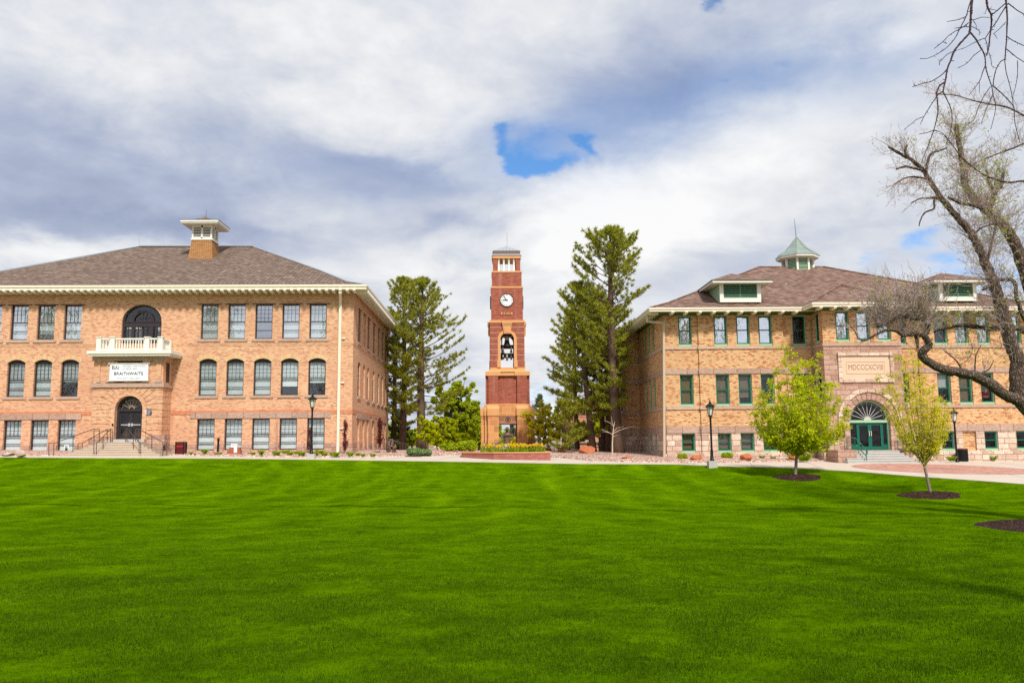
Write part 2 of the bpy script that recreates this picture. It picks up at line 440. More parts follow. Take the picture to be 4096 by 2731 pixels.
def bark_old():
    mt, t, out = new_mat('furrowed_bark')
    oc = objco(t)
    v = t('TexVoronoi', {'Vector': t.scale(oc, (9, 9, 3.5)), 'Scale': 1.6, 'Randomness': 1.0}, feature='DISTANCE_TO_EDGE').outputs[0]
    n = t.noise(oc, 6.0, 5, .65)
    f = t.math('ADD', t.math('MULTIPLY', v, 1.6), t.math('MULTIPLY', n, .6))
    col = t.ramp(f, [(.15,(.022,.014,.010)),(.5,(.11,.075,.055)),(.9,(.23,.17,.135))])
    principled(t, out, col, .95, f, 1.0, .05); return mt
M['bark_old'] = bark_old()

def gravel_mat():
    mt, t, out = new_mat('pink_gravel')
    oc = objco(t)
    v = t('TexVoronoi', {'Vector': oc, 'Scale': 9.0, 'Randomness': 1.0})
    col = t.ramp(t('SeparateColor', {0: v.outputs['Color']}).outputs[0], [(0,(.40,.20,.15)),(.35,(.62,.40,.32)),(.7,(.76,.56,.47)),(1,(.86,.74,.66))])
    col = t.mix(t('MapRange', {0: v.outputs['Distance'], 1: .35, 2: .75, 4: .9}).outputs[0], col, (.16,.085,.06))
    n = t.noise(oc, .5, 3)
    col = t.mix(t.math('MULTIPLY', n, .3), col, (.55,.33,.25))
    principled(t, out, col, .9, t.math('SUBTRACT', 1.0, v.outputs['Distance']), 1.0, .08); return mt
M['gravel'] = gravel_mat()

def mulch_mat():
    mt, t, out = new_mat('dark_mulch')
    v = t('TexVoronoi', {'Vector': t.scale(objco(t), (1, 1.6, 1)), 'Scale': 22.0})
    col = t.ramp(t('SeparateColor', {0: v.outputs['Color']}).outputs[0], [(0,(.012,.005,.004)),(.6,(.045,.018,.012)),(.92,(.085,.036,.024)),(1,(.22,.14,.10))])
    principled(t, out, col, .95, v.outputs['Distance'], 1.0, .06); return mt
M['mulch'] = mulch_mat()

def lawn_mat():
    mt, t, out = new_mat('mown_grass')
    oc = objco(t); s = t('SeparateXYZ', {0: oc})
    x, y = s.outputs[0], s.outputs[1]
    w = t.noise(oc, .12, 2)
    # mowing lines: straight ones up the bank, slow curving ones on the floor
    xs = t.math('ADD', x, t.math('ADD', t.math('MULTIPLY', w, 3.5), t.math('MULTIPLY', t.noise(t.scale(oc, (.5, .12, 1)), .9, 2), 2.4)))
    l1 = t.math('SINE', t.math('MULTIPLY', xs, 2.4))
    l1 = t('MapRange', {0: l1, 1: .2, 2: 1.0}).outputs[0]
    rr = t.math('SQRT', t.math('ADD', t.math('POWER', t.math('SUBTRACT', t.math('ABSOLUTE', t.math('SUBTRACT', x, 1.0)), 23.0), 2.0), t.math('POWER', t.math('SUBTRACT', y, 44.0), 2.0)))
    l2 = t('MapRange', {0: t.math('SINE', t.math('MULTIPLY', t.math('ADD', rr, t.math('MULTIPLY', w, 4.0)), 2.5)), 1: .30, 2: .85}).outputs[0]
    far = t('MapRange', {0: y, 1: 20.0, 2: 36.0}).outputs[0]
    band = t.math('ADD', t.math('MULTIPLY', l2, .6), t.math('MULTIPLY', t.math('MULTIPLY', l1, far), .8))
    n1 = t.noise(t.scale(oc, (1.0, 1.6, 1)), .9, 5, .65)
    n2 = t.noise(t.scale(oc, (1.0, .7, 1)), 7.0, 4, .7)
    n3 = t.noise(oc, 60.0, 3, .7)
    f = t.math('ADD', t.math('MULTIPLY', n1, .50), t.math('MULTIPLY', n2, .36))
    f = t.math('ADD', f, t.math('MULTIPLY', n3, .18))
    brk = t.noise(t.scale(oc, (.6, .25, 1)), .8, 4, .7)
    band = t.math('MULTIPLY', band, t('MapRange', {0: brk, 1: .35, 2: .7}).outputs[0])
    f = t.math('ADD', f, t.math('MULTIPLY', band, .17))
    # darker broken line along the foot of the bank
    cy = t.math('ADD', 30.0, t.math('ADD', t.math('MULTIPLY', x, -.09), t.math('MULTIPLY', w, 5.0)))
    cr = t('MapRange', {0: t.math('ABSOLUTE', t.math('SUBTRACT', y, cy)), 1: .05, 2: .22, 3: .26, 4: 0.0}).outputs[0]
    f = t.math('SUBTRACT', f, t.math('MULTIPLY', cr, t('MapRange', {0: brk, 1: .40, 2: .58}).outputs[0]))
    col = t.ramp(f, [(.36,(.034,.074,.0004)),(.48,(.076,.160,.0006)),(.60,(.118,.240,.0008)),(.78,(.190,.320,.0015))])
    principled(t, out, col, .85, t.math('ADD', n3, t.math('MULTIPLY', n2, .8)), 1.0, .06, spec=0.0); return mt
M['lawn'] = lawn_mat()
M['grass_blade'] = leaf_mat('grass_blade', [(0,(.018,.048,.0005)),(.4,(.046,.104,.0008)),(.75,(.080,.160,.001)),(1,(.15,.22,.005))], .3)
M['dirt'] = plain('dry_ground', (.30,.20,.14), .95, var=.3, sc=.5)
M['asphalt'] = plain('asphalt', (.06,.06,.062), .9)

def paver_mat():
    mt, t, out = new_mat('ring_pavers')
    s = t('SeparateXYZ', {0: objco(t)})
    r = t.math('SQRT', t.math('ADD', t.math('POWER', s.outputs[0], 2.0), t.math('POWER', s.outputs[1], 2.0)))
    a = t.math('ARCTAN2', s.outputs[1], s.outputs[0])
    uv = t('CombineXYZ', {0: t.math('MULTIPLY', a, 3.0), 1: r, 2: 0.0}).outputs[0]
    br = t('TexBrick', {'Vector': uv, 'Color1': (0,0,0,1), 'Color2': (1,1,1,1), 'Scale': 1.0, 'Mortar Size': .012, 'Brick Width': .22, 'Row Height': .2})
    col = t.ramp(br.outputs[0], [(0,(.34,.15,.11)),(.6,(.44,.21,.155)),(1,(.52,.28,.22))])
    ring = t('MapRange', {0: t.math('SINE', t.math('MULTIPLY', r, 5.2)), 1: .88, 2: .97, 4: .5}).outputs[0]
    gate = t('MapRange', {0: t.noise(uv, 1.3, 2), 1: .45, 2: .6}).outputs[0]
    col = t.mix(t.math('MULTIPLY', ring, gate), col, (.66,.50,.42))
    col = t.mix(t('MapRange', {0: r, 1: .5, 2: 1.5, 3: .7, 4: 0.0}).outputs[0], col, (.25,.14,.12))
    col = t.mix(br.outputs['Fac'], col, (.48,.30,.24))
    principled(t, out, col, .9); return mt
M['paver'] = paver_mat()
# ------------------------------------------------------------------ sky and light
SUN_EL, SUN_AZ = R_(48), R_(163)          # azimuth clockwise from +Y: high behind the viewer's right shoulder
def build_world():
    w = bpy.data.worlds.new('World'); SC.world = w; w.use_nodes = True
    nt = w.node_tree; nt.nodes.clear(); t = NT(nt)
    out = t('OutputWorld')
    sky = t('TexSky', None, sky_type='NISHITA', sun_disc=False, sun_elevation=SUN_EL, sun_rotation=SUN_AZ, altitude=1800, air_density=1.0, dust_density=.4, ozone_density=2.5)
    blue = t('HueSaturation', {'Saturation': 1.2, 'Value': .17, 'Color': sky}).outputs[0]
    d = t('TexCoord').outputs['Generated']
    s = t('SeparateXYZ', {0: t('VectorMath', {0: d}, operation='NORMALIZE').outputs[0]})
    az = t.math('ARCTAN2', s.outputs[0], s.outputs[1]); el = t.math('ARCSINE', s.outputs[2])
    # cloud-layer coordinates (perspective of a flat deck) for the texture of the clouds
    zz = t.math('ADD', t.math('MAXIMUM', s.outputs[2], 0.0), .16)
    deck = t('CombineXYZ', {0: t.math('DIVIDE', s.outputs[0], zz), 1: t.math('DIVIDE', s.outputs[1], zz), 2: 0.0}).outputs[0]
    big = t.noise(t.scale(deck, (1.0, .8, 1)), .85, 3, .5, .3)
    mid = t.noise(deck, 2.3, 6, .58, .35)
    ang = t('CombineXYZ', {0: az, 1: t.math('MULTIPLY', el, 1.7), 2: 3.0}).outputs[0]
    puff = t.noise(ang, 7.0, 7, .6, .25)
    puff2 = t.noise(ang, 19.0, 5, .6, .3)
    wa = t.math('MULTIPLY', t.math('SUBTRACT', puff, .5), .15); we = t.math('MULTIPLY', t.math('SUBTRACT', mid, .5), .11)
    azw, elw = t.math('ADD', az, wa), t.math('ADD', el, we)
    def blob(px, py, sx, sy, wgt, tilt=0.0):
        r = ray(px, py).normalized()
        a0, e0 = math.atan2(r.x, r.y), math.asin(r.z)
        da, de = t.math('SUBTRACT', azw, a0), t.math('SUBTRACT', elw, e0)
        c, q = math.cos(tilt), math.sin(tilt)
        u = t.math('ADD', t.math('MULTIPLY', da, c), t.math('MULTIPLY', de, q))
        v = t.math('ADD', t.math('MULTIPLY', da, -q), t.math('MULTIPLY', de, c))
        u = t.math('POWER', t.math('MULTIPLY', u, FPX/sx), 2.0); v = t.math('POWER', t.math('MULTIPLY', v, FPX/sy), 2.0)
        g = t.math('EXPONENT', t.math('MULTIPLY', t.math('ADD', u, v), -1.0))
        return t.math('MULTIPLY', g, wgt)
    def total(lst, base):
        acc = base
        for b in lst: acc = t.math('ADD', acc, blob(*b))
        return acc
    bright = total([(1500,250,650,330,.20,-.3),(250,80,500,170,.12),(950,560,260,110,.06),(2350,830,420,190,.40),(2150,760,180,50,.22),(2420,700,120,45,.22),(1700,1000,500,110,.30),(120,1020,520,85,.34),(850,1060,420,55,.16),
                    (3000,620,620,230,.30,.45),(2250,100,420,160,.14),(3600,130,170,70,.28),(2700,950,520,130,.20),(3000,1300,1200,200,.10),(2100,1350,500,200,.16),(3900,420,420,180,.16),(3500,1010,300,60,.14),
                    (200,640,560,250,-.32),(1500,690,480,90,-.40,-.12),(700,930,720,60,-.36),(1780,940,300,60,-.34),(1050,800,600,120,-.12),(2550,440,760,190,-.36,.42),(2300,330,330,130,-.10),(3050,1020,420,110,-.18),(3300,230,500,90,-.16),(2760,760,260,70,-.07),(3450,420,330,120,-.06)], .60)
    bright = t.math('ADD', bright, t.math('MULTIPLY', t.math('SUBTRACT', mid, .5), .62))
    bright = t.math('ADD', bright, t.math('MULTIPLY', t.math('SUBTRACT', big, .5), .22))
    bright = t.math('ADD', bright, t.math('MULTIPLY', t.math('SUBTRACT', puff, .5), .52))
    bright = t.math('ADD', bright, t.math('MULTIPLY', t.math('SUBTRACT', puff2, .5), .32))
    cl = t.ramp(bright, [(.10,(.30,.35,.49)),(.34,(.40,.45,.58)),(.58,(.56,.595,.67)),(.78,(.72,.735,.76)),(.98,(.86,.86,.86))])
    hole = total([(2035,575,50,70,.62),(2110,655,95,40,.82),(2250,668,130,30,.62,.1),(2372,602,45,42,.80),(2200,580,200,85,.50),(2860,10,80,50,.80),(3690,960,120,60,.56,.15),(3450,1070,190,42,.48,.1),(3130,270,330,70,.26,.4),(3560,210,300,80,.30),(2960,300,300,90,.18),(3950,1130,300,75,.62),
                  (1950,1560,800,90,.50),(2740,280,140,150,.24),(4050,900,200,160,.34)], 0.0)
    hn = t.math('ADD', t.math('ADD', hole, t.math('MULTIPLY', t.math('SUBTRACT', puff, .5), 1.5)), t.math('MULTIPLY', t.math('SUBTRACT', puff2, .5), 1.0))
    hm = t('MapRange', {0: hn, 1: .34, 2: 1.0}, interpolation_type='SMOOTHSTEP').outputs[0]
    veil = total([(2950,330,620,150,.34,.42),(2330,480,420,130,.26,.2),(3500,260,400,130,.30),(1500,700,500,80,.10),(2190,590,210,90,.42)], 0.0)
    cl = t.mix(t.math('MINIMUM', veil, .6), cl, blue)      # thin cloud the blue shows through
    col = t.mix(hm, cl, blue)
    # below the horizon the world only has to light things like ground
    gm = t('MapRange', {0: s.outputs[2], 1: -.06, 2: -.01}).outputs[0]
    col = t.mix(gm, (.18,.20,.12), col)
    lit = t('MapRange', {0: s.outputs[1], 1: .25, 2: -.45, 3: .81, 4: .95}, interpolation_type='SMOOTHSTEP').outputs[0]   # added fill: the unseen sky behind the viewer is made brighter
    bg = t('Background', {'Color': col, 'Strength': lit}); nt.links.new(bg.outputs[0], out.inputs[0])
build_world()
sun = bpy.data.lights.new('sun', 'SUN'); sun_o = bpy.data.objects.new('sun', sun); COL.objects.link(sun_o)
sun.energy = 3.25; sun.angle = R_(7); sun.color = (1.0, .95, .87)
sd = Vector((math.sin(SUN_AZ)*math.cos(SUN_EL), math.cos(SUN_AZ)*math.cos(SUN_EL), math.sin(SUN_EL)))
sun_o.rotation_euler = sd.to_track_quat('Z', 'Y').to_euler()
SC.view_settings.view_transform = 'Standard'; SC.view_settings.look = 'None'
SC.view_settings.exposure = 0.48; SC.view_settings.gamma = 1.0
SC.cycles.max_bounces = 6; SC.cycles.transparent_max_bounces = 12
SC.cycles.diffuse_bounces = 3; SC.cycles.glossy_bounces = 3
try: SC.cycles.use_denoising = False
except Exception: pass

# ------------------------------------------------------------------ ground sheets
def grid(name, xs, ys, zf, mat, keep=None, kind='structure', smooth=True):
    mb = MB(); idx = {}
    def vid(i, j):
        if (i, j) not in idx:
            idx[(i, j)] = len(mb.V); mb.V.append((xs[i], ys[j], zf(xs[i], ys[j])))
        return idx[(i, j)]
    for i in range(len(xs)-1):
        for j in range(len(ys)-1):
            if keep and not keep((xs[i]+xs[i+1])/2, (ys[j]+ys[j+1])/2): continue
            mb.F.append((vid(i,j), vid(i+1,j), vid(i+1,j+1), vid(i,j+1))); mb.M.append(0)
    o = mb.build(name, mat, None, smooth); o['kind'] = kind; return o

xs = [-2500,-900,-300,-120] + list(np.arange(-60, 61, 2.5)) + [120,300,900,2500]
ys = [-400,-120,-40] + list(np.arange(-15, 66, 2.0)) + [75,90,120,200,400,900,2600]
grid('ground', [float(v) for v in xs], [float(v) for v in ys], lambda x, y: H(x, y)-.14, M['dirt'])

def lawn():
    xs = np.arange(-48, 48.01, .6); n = 150
    mb = MB()
    for x in xs:
        ye = edge_y(float(x))
        for j in range(n+1):
            y = ye-(ye+8)*(j/n)**1.15
            mb.V.append((float(x), y, (lawn_h(float(x), y) + (0.03 if j else -.05))))
    for i in range(len(xs)-1):
        for j in range(n):
            a = i*(n+1)+j; mb.F.append((a, a+1, a+n+2, a+n+1)); mb.M.append(0)
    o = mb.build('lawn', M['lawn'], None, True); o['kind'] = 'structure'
lawn()

def grass():
    """mown blades over the near part of the lawn, thinning out with distance"""
    rng = np.random.default_rng(3)
    n = 640000
    u = rng.random(n)
    y = 6.2 + 30.0*u**1.9
    x = (rng.random(n)*2-1)*(y*.66+1.2) + y*.026
    hx = np.linspace(-32, 32, 129); hy = np.linspace(5, 42, 150)
    tab = np.array([[lawn_h(a, b) for b in hy] for a in hx])
    i = np.clip(((x+32)/64*128), 0, 127.999); j = np.clip(((y-5)/37*149), 0, 148.999)
    i0, j0 = i.astype(int), j.astype(int); fi, fj = i-i0, j-j0
    z = tab[i0,j0]*(1-fi)*(1-fj)+tab[i0+1,j0]*fi*(1-fj)+tab[i0,j0+1]*(1-fi)*fj+tab[i0+1,j0+1]*fi*fj
    keep = np.ones(n, bool)
    for cx, cy, r in MULCH:
        keep &= (x-cx)**2+(y-cy)**2 > (r+.05)**2
    keep &= rng.random(n) > np.clip((y-17)/17, 0, 1)**.8
    x, y, z = x[keep], y[keep], z[keep]+.03; n = len(x)
    def vn(sx, sy, seed):
        r2 = np.random.default_rng(seed); g = r2.random((96, 96)); u = (x*sx+40) % 95; v = (y*sy) % 95
        i, j = u.astype(int), v.astype(int); fu, fv = u-i, v-j; fu, fv = fu*fu*(3-2*fu), fv*fv*(3-2*fv)
        return g[i,j]*(1-fu)*(1-fv)+g[i+1,j]*fu*(1-fv)+g[i,j+1]*(1-fu)*fv+g[i+1,j+1]*fu*fv
    pn = .5*vn(.9, 1.3, 1)+.3*vn(2.3, 3.1, 2)+.2*vn(6, 8, 4)
    ok = rng.random(n) < np.clip((pn-.22)*2.6, .12, 1)
    x, y, z, pn = x[ok], y[ok], z[ok], pn[ok]; n = len(x)
    patch = (.55+.9*pn)*(.75+.5*rng.random(n))
    h = (.030+.022*rng.random(n))*patch*np.clip(1.25-(y-6)/34, .4, 1)
    w = .0045*(1+(y-6)*.06)
    a = rng.random(n)*2*np.pi; lx = np.cos(a)*h*.6*rng.random(n); ly = np.sin(a)*h*.6*rng.random(n)
    b = rng.random(n)*np.pi; dx, dy = np.cos(b)*w, np.sin(b)*w
    P = np.stack([np.stack([x-dx, y-dy, z-.01],1), np.stack([x+dx, y+dy, z-.01],1), np.stack([x+lx, y+ly, z+h],1)],1)
    o = np_mesh('grass', P, 3, M['grass_blade'], None)
    props(o, 'short mown grass blades covering the near slope of the lawn', 'grass', None, 'stuff')

# mulch beds
MULCH = []
def mulch_bed(px, py, r, label):
    c = on_g(px, py, lawn_h); mb = MB(); n = 72
    mb.V.append((c.x, c.y, lawn_h(c.x, c.y)+.17))
    for k in range(1, 7):
        for j in range(n):
            a = 2*math.pi*j/n; rr = r*k/6*(1+(.05*math.sin(3*a)+.03*math.sin(7*a+1)+random.uniform(-.045,.045) if k == 6 else 0))
            x, y = c.x+rr*math.cos(a), c.y+rr*math.sin(a)
            mb.V.append((x, y, lawn_h(x, y)+(.04+.13*(1-(k/6)**2) if k < 6 else .02)+(random.uniform(-.022, .022) if k < 6 else 0)))
    for j in range(n): mb.F.append((0, 1+j, 1+(j+1) % n)); mb.M.append(0)
    for k in range(5):
        for j in range(n):
            a = 1+k*n+j; b = 1+k*n+(j+1) % n; mb.F.append((a, a+n, b+n, b)); mb.M.append(0)
    o = mb.build('mulch_bed', M['mulch'], None, True, origin=(c.x, c.y, lawn_h(c.x, c.y)))
    props(o, label, 'mulch bed', 'dark mulch beds in the lawn'); MULCH.append((c.x, c.y, r)); return c
ML1 = mulch_bed(3190, 1913, 1.26, 'dark mulch circle around the bushy lime green tree')
ML2 = mulch_bed(3717, 1985, 1.28, 'dark mulch circle around the thin golden tree')
ML3 = mulch_bed(4195, 2112, 2.0, 'dark mulch circle with no young tree in it, nearest of the three')

# path: everything between the lawn edge and the planting beds
PATH_FAR = [(0,1824),(430,1825),(700,1822),(1000,1828),(1250,1831),(1500,1829),(1700,1825),(1848,1821),(2202,1829.5),(2264,1834),(2355,1844),(2560,1851),(2900,1853),(3100,1849),(3337,1846),(3700,1850),(3795,1843),(4096,1846)]
PF = [on_g(px, py) for px, py in PATH_FAR]
PX = [-60.0] + [p.x for p in PF] + [60.0]; PY = [PF[0].y] + [p.y for p in PF] + [PF[-1].y]
def far_y(x): return float(np.interp(x, PX, PY))
def path():
    mb = MB(); xs = np.arange(-60, 60.01, .5)
    for x in xs:
        x = float(x); y0, y1 = edge_y(x)-.12, far_y(x)+.35
        for y, dz in ((y0, -.15), (y0, .035), (y1, .035)): mb.V.append((x, y, G(x, y)+dz))
    for i in range(len(xs)-1):
        for j in range(2):
            a = i*3+j; mb.F.append((a, a+3, a+4, a+1)); mb.M.append(0)
    o = mb.build('path', M['concrete'], None); o['kind'] = 'structure'
    mb = MB()                                   # sawn joints across the walk
    for x in np.arange(-44, 44, 3.1):
        x = float(x); y0, y1 = edge_y(x)-.1, far_y(x)
        sk = .25*(y1-y0)
        mb.quad((x,y0,G(x,y0)+.039),(x+.03,y0,G(x,y0)+.039),(x+.03+sk,y1,G(x+sk,y1)+.039),(x+sk,y1,G(x+sk,y1)+.039))
    o = mb.build('path_joint', plain('joint', (.30,.24,.20), .95), None); o['kind'] = 'structure'
path()
def gravel():
    xs = np.arange(-46, 46.01, .35); mb = MB(); n = 46
    rng = np.random.default_rng(5)
    for x in xs:
        x = float(x); y0 = far_y(x)-.02
        for j in range(n+1):
            y = y0+(67.0-y0)*(j/n)**1.6
            mb.V.append((x, y, G(x, y)+(.02 if j == 0 else .07+.05*rng.random()+.08*min(1, (y-y0)/2.0))))
    for i in range(len(xs)-1):
        for j in range(n):
            a = i*(n+1)+j; mb.F.append((a, a+n+1, a+n+2, a+1)); mb.M.append(0)
    o = mb.build('gravel', M['gravel'], None, True); props(o, 'pink gravel filling the planting beds along the buildings', 'gravel', None, 'stuff')
gravel()
def gz(x, y): return G(x, y)+.13
# brick circle in the paving
def paver_circle():
    c = on_g(3768, 1876); r = 4.7
    mb = MB(); n = 64
    for k in range(1, 4):
        for j in range(n):
            a = 2*math.pi*j/n; x, y = c.x+r*k/3*math.cos(a), c.y+r*k/3*math.sin(a); mb.V.append((x, y, G(x, y)+.041))
    mb.F.append(tuple(range(n))); mb.M.append(0)
    for k in range(2):
        for j in range(n):
            a, b = k*n+j, k*n+(j+1) % n; mb.F.append((a, b, b+n, a+n)); mb.M.append(0)
    o = mb.build('paving_circle', M['paver'], None, origin=(c.x, c.y, G(c.x, c.y))); o['kind'] = 'structure'
paver_circle()
grass()
# ------------------------------------------------------------------ windows
def window(parent, fr, uc, z0, z1, w, style, rise=0.0, glass=None, blind=None, sill=True, depth=.2, lbl=None):
    """double-hung window in a real opening. style 'brown' or 'green'"""
    mb = MB(); a, b = uc-w/2, uc+w/2
    fm = M['frame_dark'] if style == 'brown' else M['green']
    fb = .075 if style == 'brown' else .085
    n0, n1 = -depth-.06, -depth+.03
    zt = z1-rise
    if style == 'green':                                 # pale casing strips round the sash
        for q, r_ in ((a, a+.045), (b-.045, b)): mb.fbox(fr, q, r_, n0, n1+.05, z0, z1, 1)
        mb.fbox(fr, a+.045, b-.045, n0, n1+.05, z1-.045, z1, 1)
        mb.fbox(fr, a+.0, b, n0, n1+.12, z0-.02, z0+.14, 1)
        a += .045; b -= .045; z1_ = z1-.045; zt = z1_; z0 = z0+.14
    mb.fbox(fr, a, a+fb, n0, n1, z0, zt); mb.fbox(fr, b-fb, b, n0, n1, z0, zt)
    mb.fbox(fr, a+fb, b-fb, n0, n1, z0, z0+fb); mb.fbox(fr, a+fb, b-fb, n0, n1, zt-fb, zt)
    if rise > 0:
        pts = arch_pts(uc-w/2, uc+w/2, z1, rise, 12)
        mb.prism(fr, pts[::-1]+[], n0, n1-.03)
    zm = z0+(zt-z0)*.5
    mb.fbox(fr, a+fb, b-fb, n0, n1-.01, zm-.035, zm+.035)
    if style == 'brown':
        zq = z0+(zm-z0)*.5; mb.fbox(fr, a+fb, b-fb, n0, n1-.015, zq-.022, zq+.022)
        for k in range(1, 4):
            u = a+fb+(b-a-2*fb)*k/4; mb.fbox(fr, u-.007, u+.007, n0+.02, n1-.02, zm+.035, zt-fb)
            z = zm+(zt-fb-zm)*k/4; mb.fbox(fr, a+fb, b-fb, n0+.02, n1-.025, z-.007, z+.007)
    o = mb.build('window', [fm, M['mint']], parent)
    if lbl: o['label'] = lbl
    p = MB(); p.quad(fr(a+.02,-depth-.02,z0+.02), fr(b-.02,-depth-.02,z0+.02), fr(b-.02,-depth-.02,zt-.02), fr(a+.02,-depth-.02,zt-.02))
    p.build('pane', M[glass or 'glass_mid'], o)
    if blind:
        for mk, f0, f1 in blind:
            q = MB(); zz0, zz1 = z0+(zt-z0)*f0, z0+(zt-z0)*f1
            q.fbox(fr, a-.1, b+.1, -depth-.17, -depth-.14, zz0, zz1); q.build('blind', M[mk], o)
    if sill:
        q = MB(); q.fbox(fr, uc-w/2-.2, uc+w/2+.2, -.1, .07, z0-.19, z0-.005); q.build('sill', M['stone_sill'], o)
    return o

def hip_roof(parent, x0, x1, y0, y1, ze, zr, mat, thick=.16, run=None, flare=.10, ridge_mat=None, name='roof'):
    """hipped roof with slightly flared eaves"""
    run = run or min(x1-x0, y1-y0)/2
    mb = MB()
    def ringp(d, z): return [(x0+d, y0+d, z), (x1-d, y0+d, z), (x1-d, y1-d, z), (x0+d, y1-d, z)]
    f = .14
    rings = [ringp(0, ze), ringp(run*f, ze+(zr-ze)*(f-flare*.45)), ringp(run*.35, ze+(zr-ze)*.33)]
    yr = (y0+y1)/2
    rings.append([(x0+run, y0+run, zr), (x1-run, y0+run, zr), (x1-run, y1-run, zr), (x0+run, y1-run, zr)])
    for a, b in zip(rings[:-1], rings[1:]):
        for i in range(4): mb.quad(a[i], a[(i+1) % 4], b[(i+1) % 4], b[i])
    mb.quad(*rings[-1])
    lo = ringp(0, ze-thick)
    for i in range(4): mb.quad(lo[i], lo[(i+1) % 4], rings[0][(i+1) % 4], rings[0][i])
    o = mb.build(name, mat, parent)
    if ridge_mat:
        r = MB()
        for i in range(4): r.tube([Vector(rg[i])+Vector((0,0,.03)) for rg in rings], .07, 5)
        T = [Vector(v)+Vector((0,0,.03)) for v in rings[-1]]
        for i in range(4): r.tube([T[i], T[(i+1) % 4]], .07, 5)
        r.build('ridge_cap', ridge_mat, o)
    return o

def downpipe(parent, pts, w=.12, mat=None, name='downpipe'):
    mb = MB()
    pts = [Vector(p) for p in pts]
    for i, (a, b) in enumerate(zip(pts[:-1], pts[1:])):
        mb.bar(a, b+(b-a).normalized()*(w*.4 if i < len(pts)-2 else 0), w*(1.0 if i % 2 == 0 else .97))
    return mb.build(name, mat or M['cream'], parent)

# ------------------------------------------------------------------ left building
YL, XL0, XL1, YLB = 58.5, -39.75, -9.76, 79.0
LF, LE = front(YL), east(XL1)
lb = thing('brick_building', 'long buff brick college building with grey hipped roof, white balcony and gallery banner', 'building', (-24.75, YL, G(-24.75, YL)))
ZT = 13.95
def lx(px, py): return X_(px, py, YL)
top_x = [lx(x, 1290) for x in (-26, 81, 187, 293.5, 839.5, 949, 1056.5, 1163, 1272.5)]
mid_x = [lx(x, 1512) for x in (-46, 61, 168.4, 276, 830, 938, 1047.7, 1156.8, 1266.6)]
bot_x = [lx(x, 1740) for x in (-62, 45.5, 154, 263, 820, 931, 1042, 1153, 1263)]
WW = 1.22
zt0, zt1, zm0, zm1, zb0, zb1 = 10.36, 12.83, 6.36, 8.96, 2.55, 4.73
xc = [(a+b+c)/3 for a, b, c in zip(top_x, mid_x, bot_x)]
holes = []
for x in xc:
    holes += [(x-WW/2, x+WW/2, zt0, zt1), (x-WW/2, x+WW/2, zm0, zm1, .22), (x-WW/2, x+WW/2, zb0, zb1)]
AX0, AX1 = lx(487, 1300), lx(646, 1300)
holes.append((AX0, AX1, 9.95, 12.86, 1.25))
wl = MB()
panel(wl, LF, XL0, XL1, 1.2, ZT, holes, .3)
# east side
side_y_top = [lambda p=p: p for p in ()]
def ly(px, py):                      # depth on the east wall plane
    d = ray(px, py); t = XL1/d.x; return d.y*t
top_s = [ly(750+v/2.613, 1315) for v in (1798, 1852, 1893, 1951, 2003, 2040, 2074)]
mid_s = [ly(750+v/2.613, 1515) for v in (1787, 1840, 1882, 1940, 1996, 2032, 2067)]
low_s = [ly(750+v/2.613, 1740) for v in (1790, 1840, 1888, 1945, 1990, 2036, 2070)]
side_y = [(a+b+c)/3 for a, b, c in zip(top_s, mid_s, low_s)]
sh = []
for i, y in enumerate(side_y):
    sh += [(y-.55, y+.55, zt0, zt1), (y-.55, y+.55, zm0, zm1, .22), (y-.5, y+.5, zb0, zb1)]
panel(wl, LE, YL, YLB, 1.2, ZT, sh, .3)
panel(wl, back(YLB), -XL1, -XL0, 1.2, ZT); panel(wl, west(XL0), -YLB, -YL, 1.2, ZT)
wl.build('wall', M['brick_l'], lb)
blinds_top = {4: [('blind', 0, 1)], 6: None}
for i, x in enumerate(xc):
    tb = [('blind', 0, 1)]; g = 'glass_top'
    if i == 6: tb, g = None, 'glass_top'
    if i == 2: tb = [('blind', .17, 1)]
    window(lb, LF, x, zt0, zt1, WW, 'brown', 0, g, tb)
    mbv = [('blind_mid', 0, 1)]
    if i in (1, 3): mbv = [('drape', 0, 1)]
    if i == 3: mbv = [('drape', .42, 1)]
    if i == 7: mbv = [('blind_low', .25, 1)]
    if i == 8: mbv = [('blind_low', .37, 1)]
    window(lb, LF, x, zm0, zm1, WW, 'brown', .22, 'glass_mid', mbv)
    window(lb, LF, x, zb0, zb1, WW, 'brown', 0, 'glass_mid', [('blind_low', 0, 1)], sill=False)
for i, y in enumerate(side_y):
    if i != 1: window(lb, LE, y, zt0, zt1, 1.1, 'brown', 0, 'glass_mid', [('drape', 0, 1)], sill=True, depth=.14)
    if i != 1:
        zz = zm1 if i not in (2, 3) else zm1-.75
        window(lb, LE, y, zm0, zz, 1.1, 'brown', .22 if i not in (2, 3) else 0, 'glass_mid', [('drape', 0, 1)], depth=.14)
# bricked-up openings on the side
bk = MB()
bk.fbox(LE, side_y[1]-.55, side_y[1]+.55, -.28, -.12, zt0, zt1); bk.fbox(LE, side_y[1]-.55, side_y[1]+.55, -.28, -.12, zm0, zm1)
for i in (2, 3): bk.fbox(LE, side_y[i]-.55, side_y[i]+.55, -.28, -.13, zm1-.75, zm1)
for y in side_y: bk.fbox(LE, y-.35, y+.5, -.28, -.12, zb0, zb1)
bk.build('blocked_opening', M['brick_l'], lb)
dk = MB()
for y in side_y: dk.fbox(LE, y-.5, y-.35, -.28, -.20, zb0, zb1)
dk.build('jamb', M['frame_dark'], lb)

